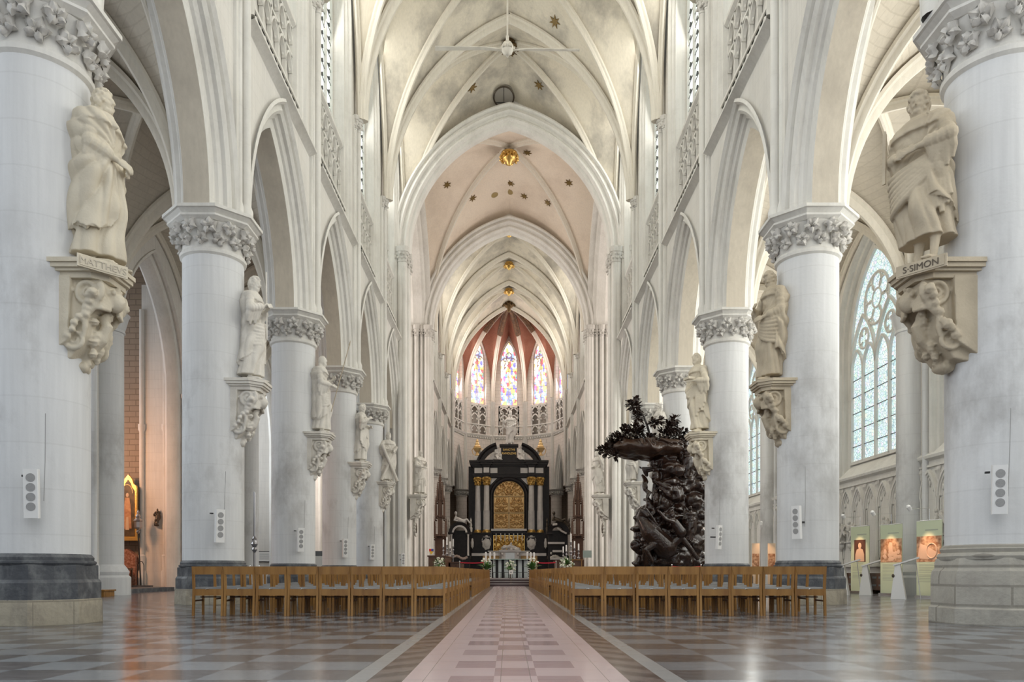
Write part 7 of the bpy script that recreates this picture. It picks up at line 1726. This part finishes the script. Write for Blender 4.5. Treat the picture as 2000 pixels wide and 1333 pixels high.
f = warm_spot('panel_spot', (10.6, 32.4, 2.6), (11.0, 33.0, 1.1), 60, 1.0); f.location = (10.6, 32.35, 2.7); tag(f, 'tiny spotlight on a pole above the orange-lit panels beside the second right column', 'spotlight')
mb = MB(); mb.tube([(0, 0, 0.1), (0, 0.12, 0.1), (0, 0.12, -2.7)], 0.012, 6); mb.build('pole', 'chrome', f)

# ---------------------------------------------------------------- left chapel
CHY = 30.2
mb = MB(); mb.box(-14.45, -13.4, CHY - 0.05, CHY, 0, 12); mb.box(-17.9, -13.4, 42.9, 43.0, 0, 12); o = struct(mb.build('wall_left', 'wall', smooth=0), 'smooth plastered end of the chapel partition lit orange', 'wall')
mb = MB()
for x in (-14.42, -13.5, -13.3): mb.lathe([(0.16, 0), (0.16, 0.7), (0.11, 0.8), (0.13, 1.35), (0.09, 1.4), (0.09, 6.2), (0.13, 6.3), (0.13, 6.5), (0.09, 6.5), (0.09, 11)], (x, CHY - 0.1, 0), 12)
mb.build('wall_shafts', 'mould', o)
mb = MB(); mb.box(-18, -12.9, 24.6, CHY - 0.3, 0.001, 0.14); tag(mb.build('chapel_step', 'darkstone', smooth=0), 'dark stone step into the left chapel', 'step')
T = thing('triptych', 'gilt-framed arched altarpiece of painted saints in the left chapel', 'altarpiece', (-15.05, CHY - 0.35, 2.05))
paint = mat('dark_painted_ground', (0.05, 0.035, 0.02), 0.4, var=1.0, vscale=4, var_col=(0.14, 0.09, 0.04)); robe = mat('painted_robe', (0.36, 0.15, 0.07), 0.45, var=1, vscale=6, var_col=(0.55, 0.30, 0.14)); skin = mat('painted_pale', (0.55, 0.38, 0.24), 0.5)
def panel_poly(x0, x1, h): return [(x0, 0), (x1, 0), (x1, h - 0.55), (x1 - (x1 - x0) * 0.06, h - 0.42), (x1 - (x1 - x0) * 0.2, h - 0.36), (x1 - (x1 - x0) * 0.28, h - 0.18), (x1 - (x1 - x0) * 0.5, h), (x0 + (x1 - x0) * 0.28, h - 0.18), (x0 + (x1 - x0) * 0.2, h - 0.36), (x0 + (x1 - x0) * 0.06, h - 0.42), (x0, h - 0.55)]
for x0, x1, h, q in ((-0.08, 0.58, 2.45, 1), (-1.6, -0.1, 2.45, 0)):
    mb = MB(); mb.prism([(u, v) for u, v in panel_poly(x0, x1, h)], 'y', -0.06, 0.06); fr = mb.build('gilt_frame', 'gold', T, smooth=0)
    mb = MB(); mb.prism([((u - (x0 + x1) / 2) * 0.76 + (x0 + x1) / 2, (v - 0.1) * 0.90 + 0.14) for u, v in panel_poly(x0, x1, h)], 'y', -0.075, -0.06); mb.build('painted_panel', paint, fr, smooth=0)
    cx_ = (x0 + x1) / 2 - 0.02; mb = MB(); mb.prism([(cx_ - 0.16, 0.35), (cx_ + 0.16, 0.35), (cx_ + 0.13, 1.2), (cx_ + 0.08, 1.55), (cx_ - 0.08, 1.55), (cx_ - 0.13, 1.2)], 'y', -0.082, -0.075); mb.build('painted_figure', robe if q else M['red'], fr, smooth=0)
    mb = MB(); mb.ball((cx_, -0.08, 1.65), (0.06, 0.006, 0.085), 14, 10); mb.prism([(cx_ - 0.07, 0.3), (cx_ + 0.07, 0.3), (cx_ + 0.04, 0.8), (cx_ - 0.04, 0.8)], 'y', -0.088, -0.082); mb.build('painted_face', skin, fr, smooth=0)
    mb = MB(); mb.tube([(cx_ + 0.21 * math.cos(a * PI / 12), -0.08, 1.72 + 0.33 * math.sin(a * PI / 12)) for a in range(13)], 0.02, 6); mb.build('painted_arch', 'gold2', fr)
mb = MB(); mb.box(-1.65, 0.62, -0.14, 0.1, -0.12, 0.0); mb.build('gilt_ledge', 'gold', T, smooth=0)
mb = MB(); mb.prism([(-15.6, 0.14), (-14.55, 0.14), (-14.55, 1.35), (-14.9, 1.62), (-15.2, 1.55), (-15.6, 1.2)], 'y', CHY - 0.35, CHY - 0.05); tag(mb.build('marble_slab', mat('red_speckled_marble', (0.23, 0.085, 0.05), 0.35, var=1, vscale=14, var_col=(0.45, 0.25, 0.18)), smooth=0), 'broken-edged red marble slab under the altarpiece', 'slab')
mb = MB(); mb.box(-16.9, -15.4, CHY - 1.2, CHY - 0.4, 0.14, 1.15); mb.box(-17.0, -15.3, CHY - 1.25, CHY - 0.35, 1.15, 1.28); tag(mb.build('chapel_altar', 'darkstone', smooth=0), 'grey stone altar table in the left chapel', 'altar')
r = thing('wooden_stool', 'small dark wooden stool before the red marble slab', 'stool', (-14.88, CHY - 0.75, 0.14)); mb = MB(); mb.box(-0.35, 0.35, -0.2, 0.2, 0.66, 0.72); mb.build('seat', 'stall', r, smooth=0)
for a in (-1, 1):
    for b in (-1, 1): mb = MB(); mb.box(a * 0.30 - 0.03, a * 0.30 + 0.03, b * 0.16 - 0.03, b * 0.16 + 0.03, 0, 0.66); mb.build('leg', 'stall', r, smooth=0)
mb = MB(); mb.box(-0.3, 0.3, -0.18, -0.15, 0.12, 0.17); mb.box(-0.3, 0.3, 0.15, 0.18, 0.12, 0.17); mb.build('stretcher', 'stall', r, smooth=0)
X, Y, _ = at(275, 0, 29.6); r = thing('processional_lantern', 'silver processional lantern on a tall dark pole in the left chapel', 'lantern', (X, Y, 0.14)); mb = MB(); mb.box(-0.26, 0.40, -0.15, 0.15, 0, 0.06); mb.build('base', 'darkstone', r, smooth=0)
mb = MB(); mb.tube([(0, 0, 0.05), (-0.10, 0, 2.1)], 0.028, 8); 
for q in (-1, 1): mb.tube([(q * 0.12, 0, 0.05), (q * 0.12, 0, 0.85), (q * 0.05, 0, 0.98), (-0.04, 0, 0.98)], 0.014, 6)
mb.build('pole', 'black', r); mb = MB(); mb.M = Matrix.Translation((-0.10, 0, 2.05)); mb.lathe([(0.03, 0), (0.08, 0.08), (0.04, 0.14), (0.12, 0.2), (0.14, 0.24), (0.14, 0.46), (0.18, 0.5), (0.08, 0.62), (0.10, 0.66), (0.04, 0.78), (0.05, 0.82), (0.01, 0.92)], n=8); mb.M = None; mb.build('lantern', 'tin', r, smooth=20)
fm_, _ = figure(H=0.62, seed=80, lean=0.08, beard=0.4, cloak=(1.4, 5.0), swag=1, vox=0.012, feet=True)
X, _, Z = at(306, 1025, CHY - 0.15); r = thing('wall_figure', 'small dark metal figure mounted on the orange-lit chapel wall', 'figure', (X, CHY - 0.16, Z), -PI / 2 + 0.4); link('figure', fm_, 'bronze', r); mb = MB(); mb.ball((0, 0, -0.03), (0.1, 0.1, 0.05), 10, 7); mb.build('bracket', 'bronze', r)
X, Y, _ = at(497, 0, 35.4); r = thing('processional_staff', 'tall slender silver-topped staff standing in the left aisle', 'staff', (X, Y, 0)); mb = MB(); mb.lathe([(0.2, 0), (0.2, 0.05), (0.05, 0.1)], n=14); mb.tube([(0, 0, 0.05), (0, 0, 4.4)], 0.05, 10); mb.build('pole', 'tin', r)
mb = MB(); mb.lathe([(0.05, 1.6), (0.13, 1.75), (0.08, 1.85), (0.16, 2.0), (0.10, 2.15), (0.12, 2.25), (0.05, 2.35)], n=12); mb.build('ornament', 'tin', r)
X, Y, Z = at(516, 1088, 42.8); r = thing('framed_notice', 'black-framed notice on the pale wall behind the third left column', 'notice', (X, 42.86, Z)); mb = MB(); mb.box(-0.36, 0.36, -0.03, 0.02, -0.30, 0.30); mb.build('frame', 'black', r, smooth=0); mb = MB(); mb.box(-0.32, 0.32, -0.036, -0.03, -0.26, 0.26); mb.build('sheet', 'paper', r, smooth=0)
mb = MB()
for k in range(7): mb.box(-0.26, 0.26, -0.038, -0.036, 0.18 - k * 0.055, 0.195 - k * 0.055)
mb.build('printed_lines', 'grille', r, smooth=0)
X, Y, Z = at(621, 1092, 38); r = thing('notice_panel', 'white information panel standing between the third and fourth left columns', 'panel', (X, Y, 0)); mb = MB(); mb.box(-0.35, 0.35, -0.02, 0.02, 0.5, 1.75); mb.build('panel', 'paper', r, smooth=0); mb = MB(); mb.box(-0.35, 0.35, -0.026, -0.02, 1.5, 1.75); mb.build('grey_header', 'seat', r, smooth=0); mb = MB()
for q in (-1, 1): mb.tube([(q * 0.3, 0, 0), (q * 0.3, 0, 0.5)], 0.015, 6)
mb.build('legs', 'chrome', r)
mb = MB(); mb.box(-0.2, 0.2, -0.3, 0.3, 0, 0.16); mb.box(-0.24, 0.24, -0.33, 0.33, 0.16, 0.20); o = mb.build('wooden_step', 'oak', smooth=0); o.location = (at(200, 0, 22.6)[0], 22.6, 0); tag(o, 'small wooden step beside the left aisle wall pillar', 'step')
# orange chapel lamp and sun patch
warm = bpy.data.lights.new('chapel_lamp', 'AREA'); warm.energy = 200; warm.size = 1.2; warm.color = (1.0, 0.50, 0.26); o = bpy.data.objects.new('chapel_lamp', warm); COL.objects.link(o); o.location = (-16.6, 26.0, 5.5); o.rotation_euler = (Vector((-14.4, 30.2, 1.8)) - Vector(o.location)).to_track_quat('-Z', 'Y').to_euler()
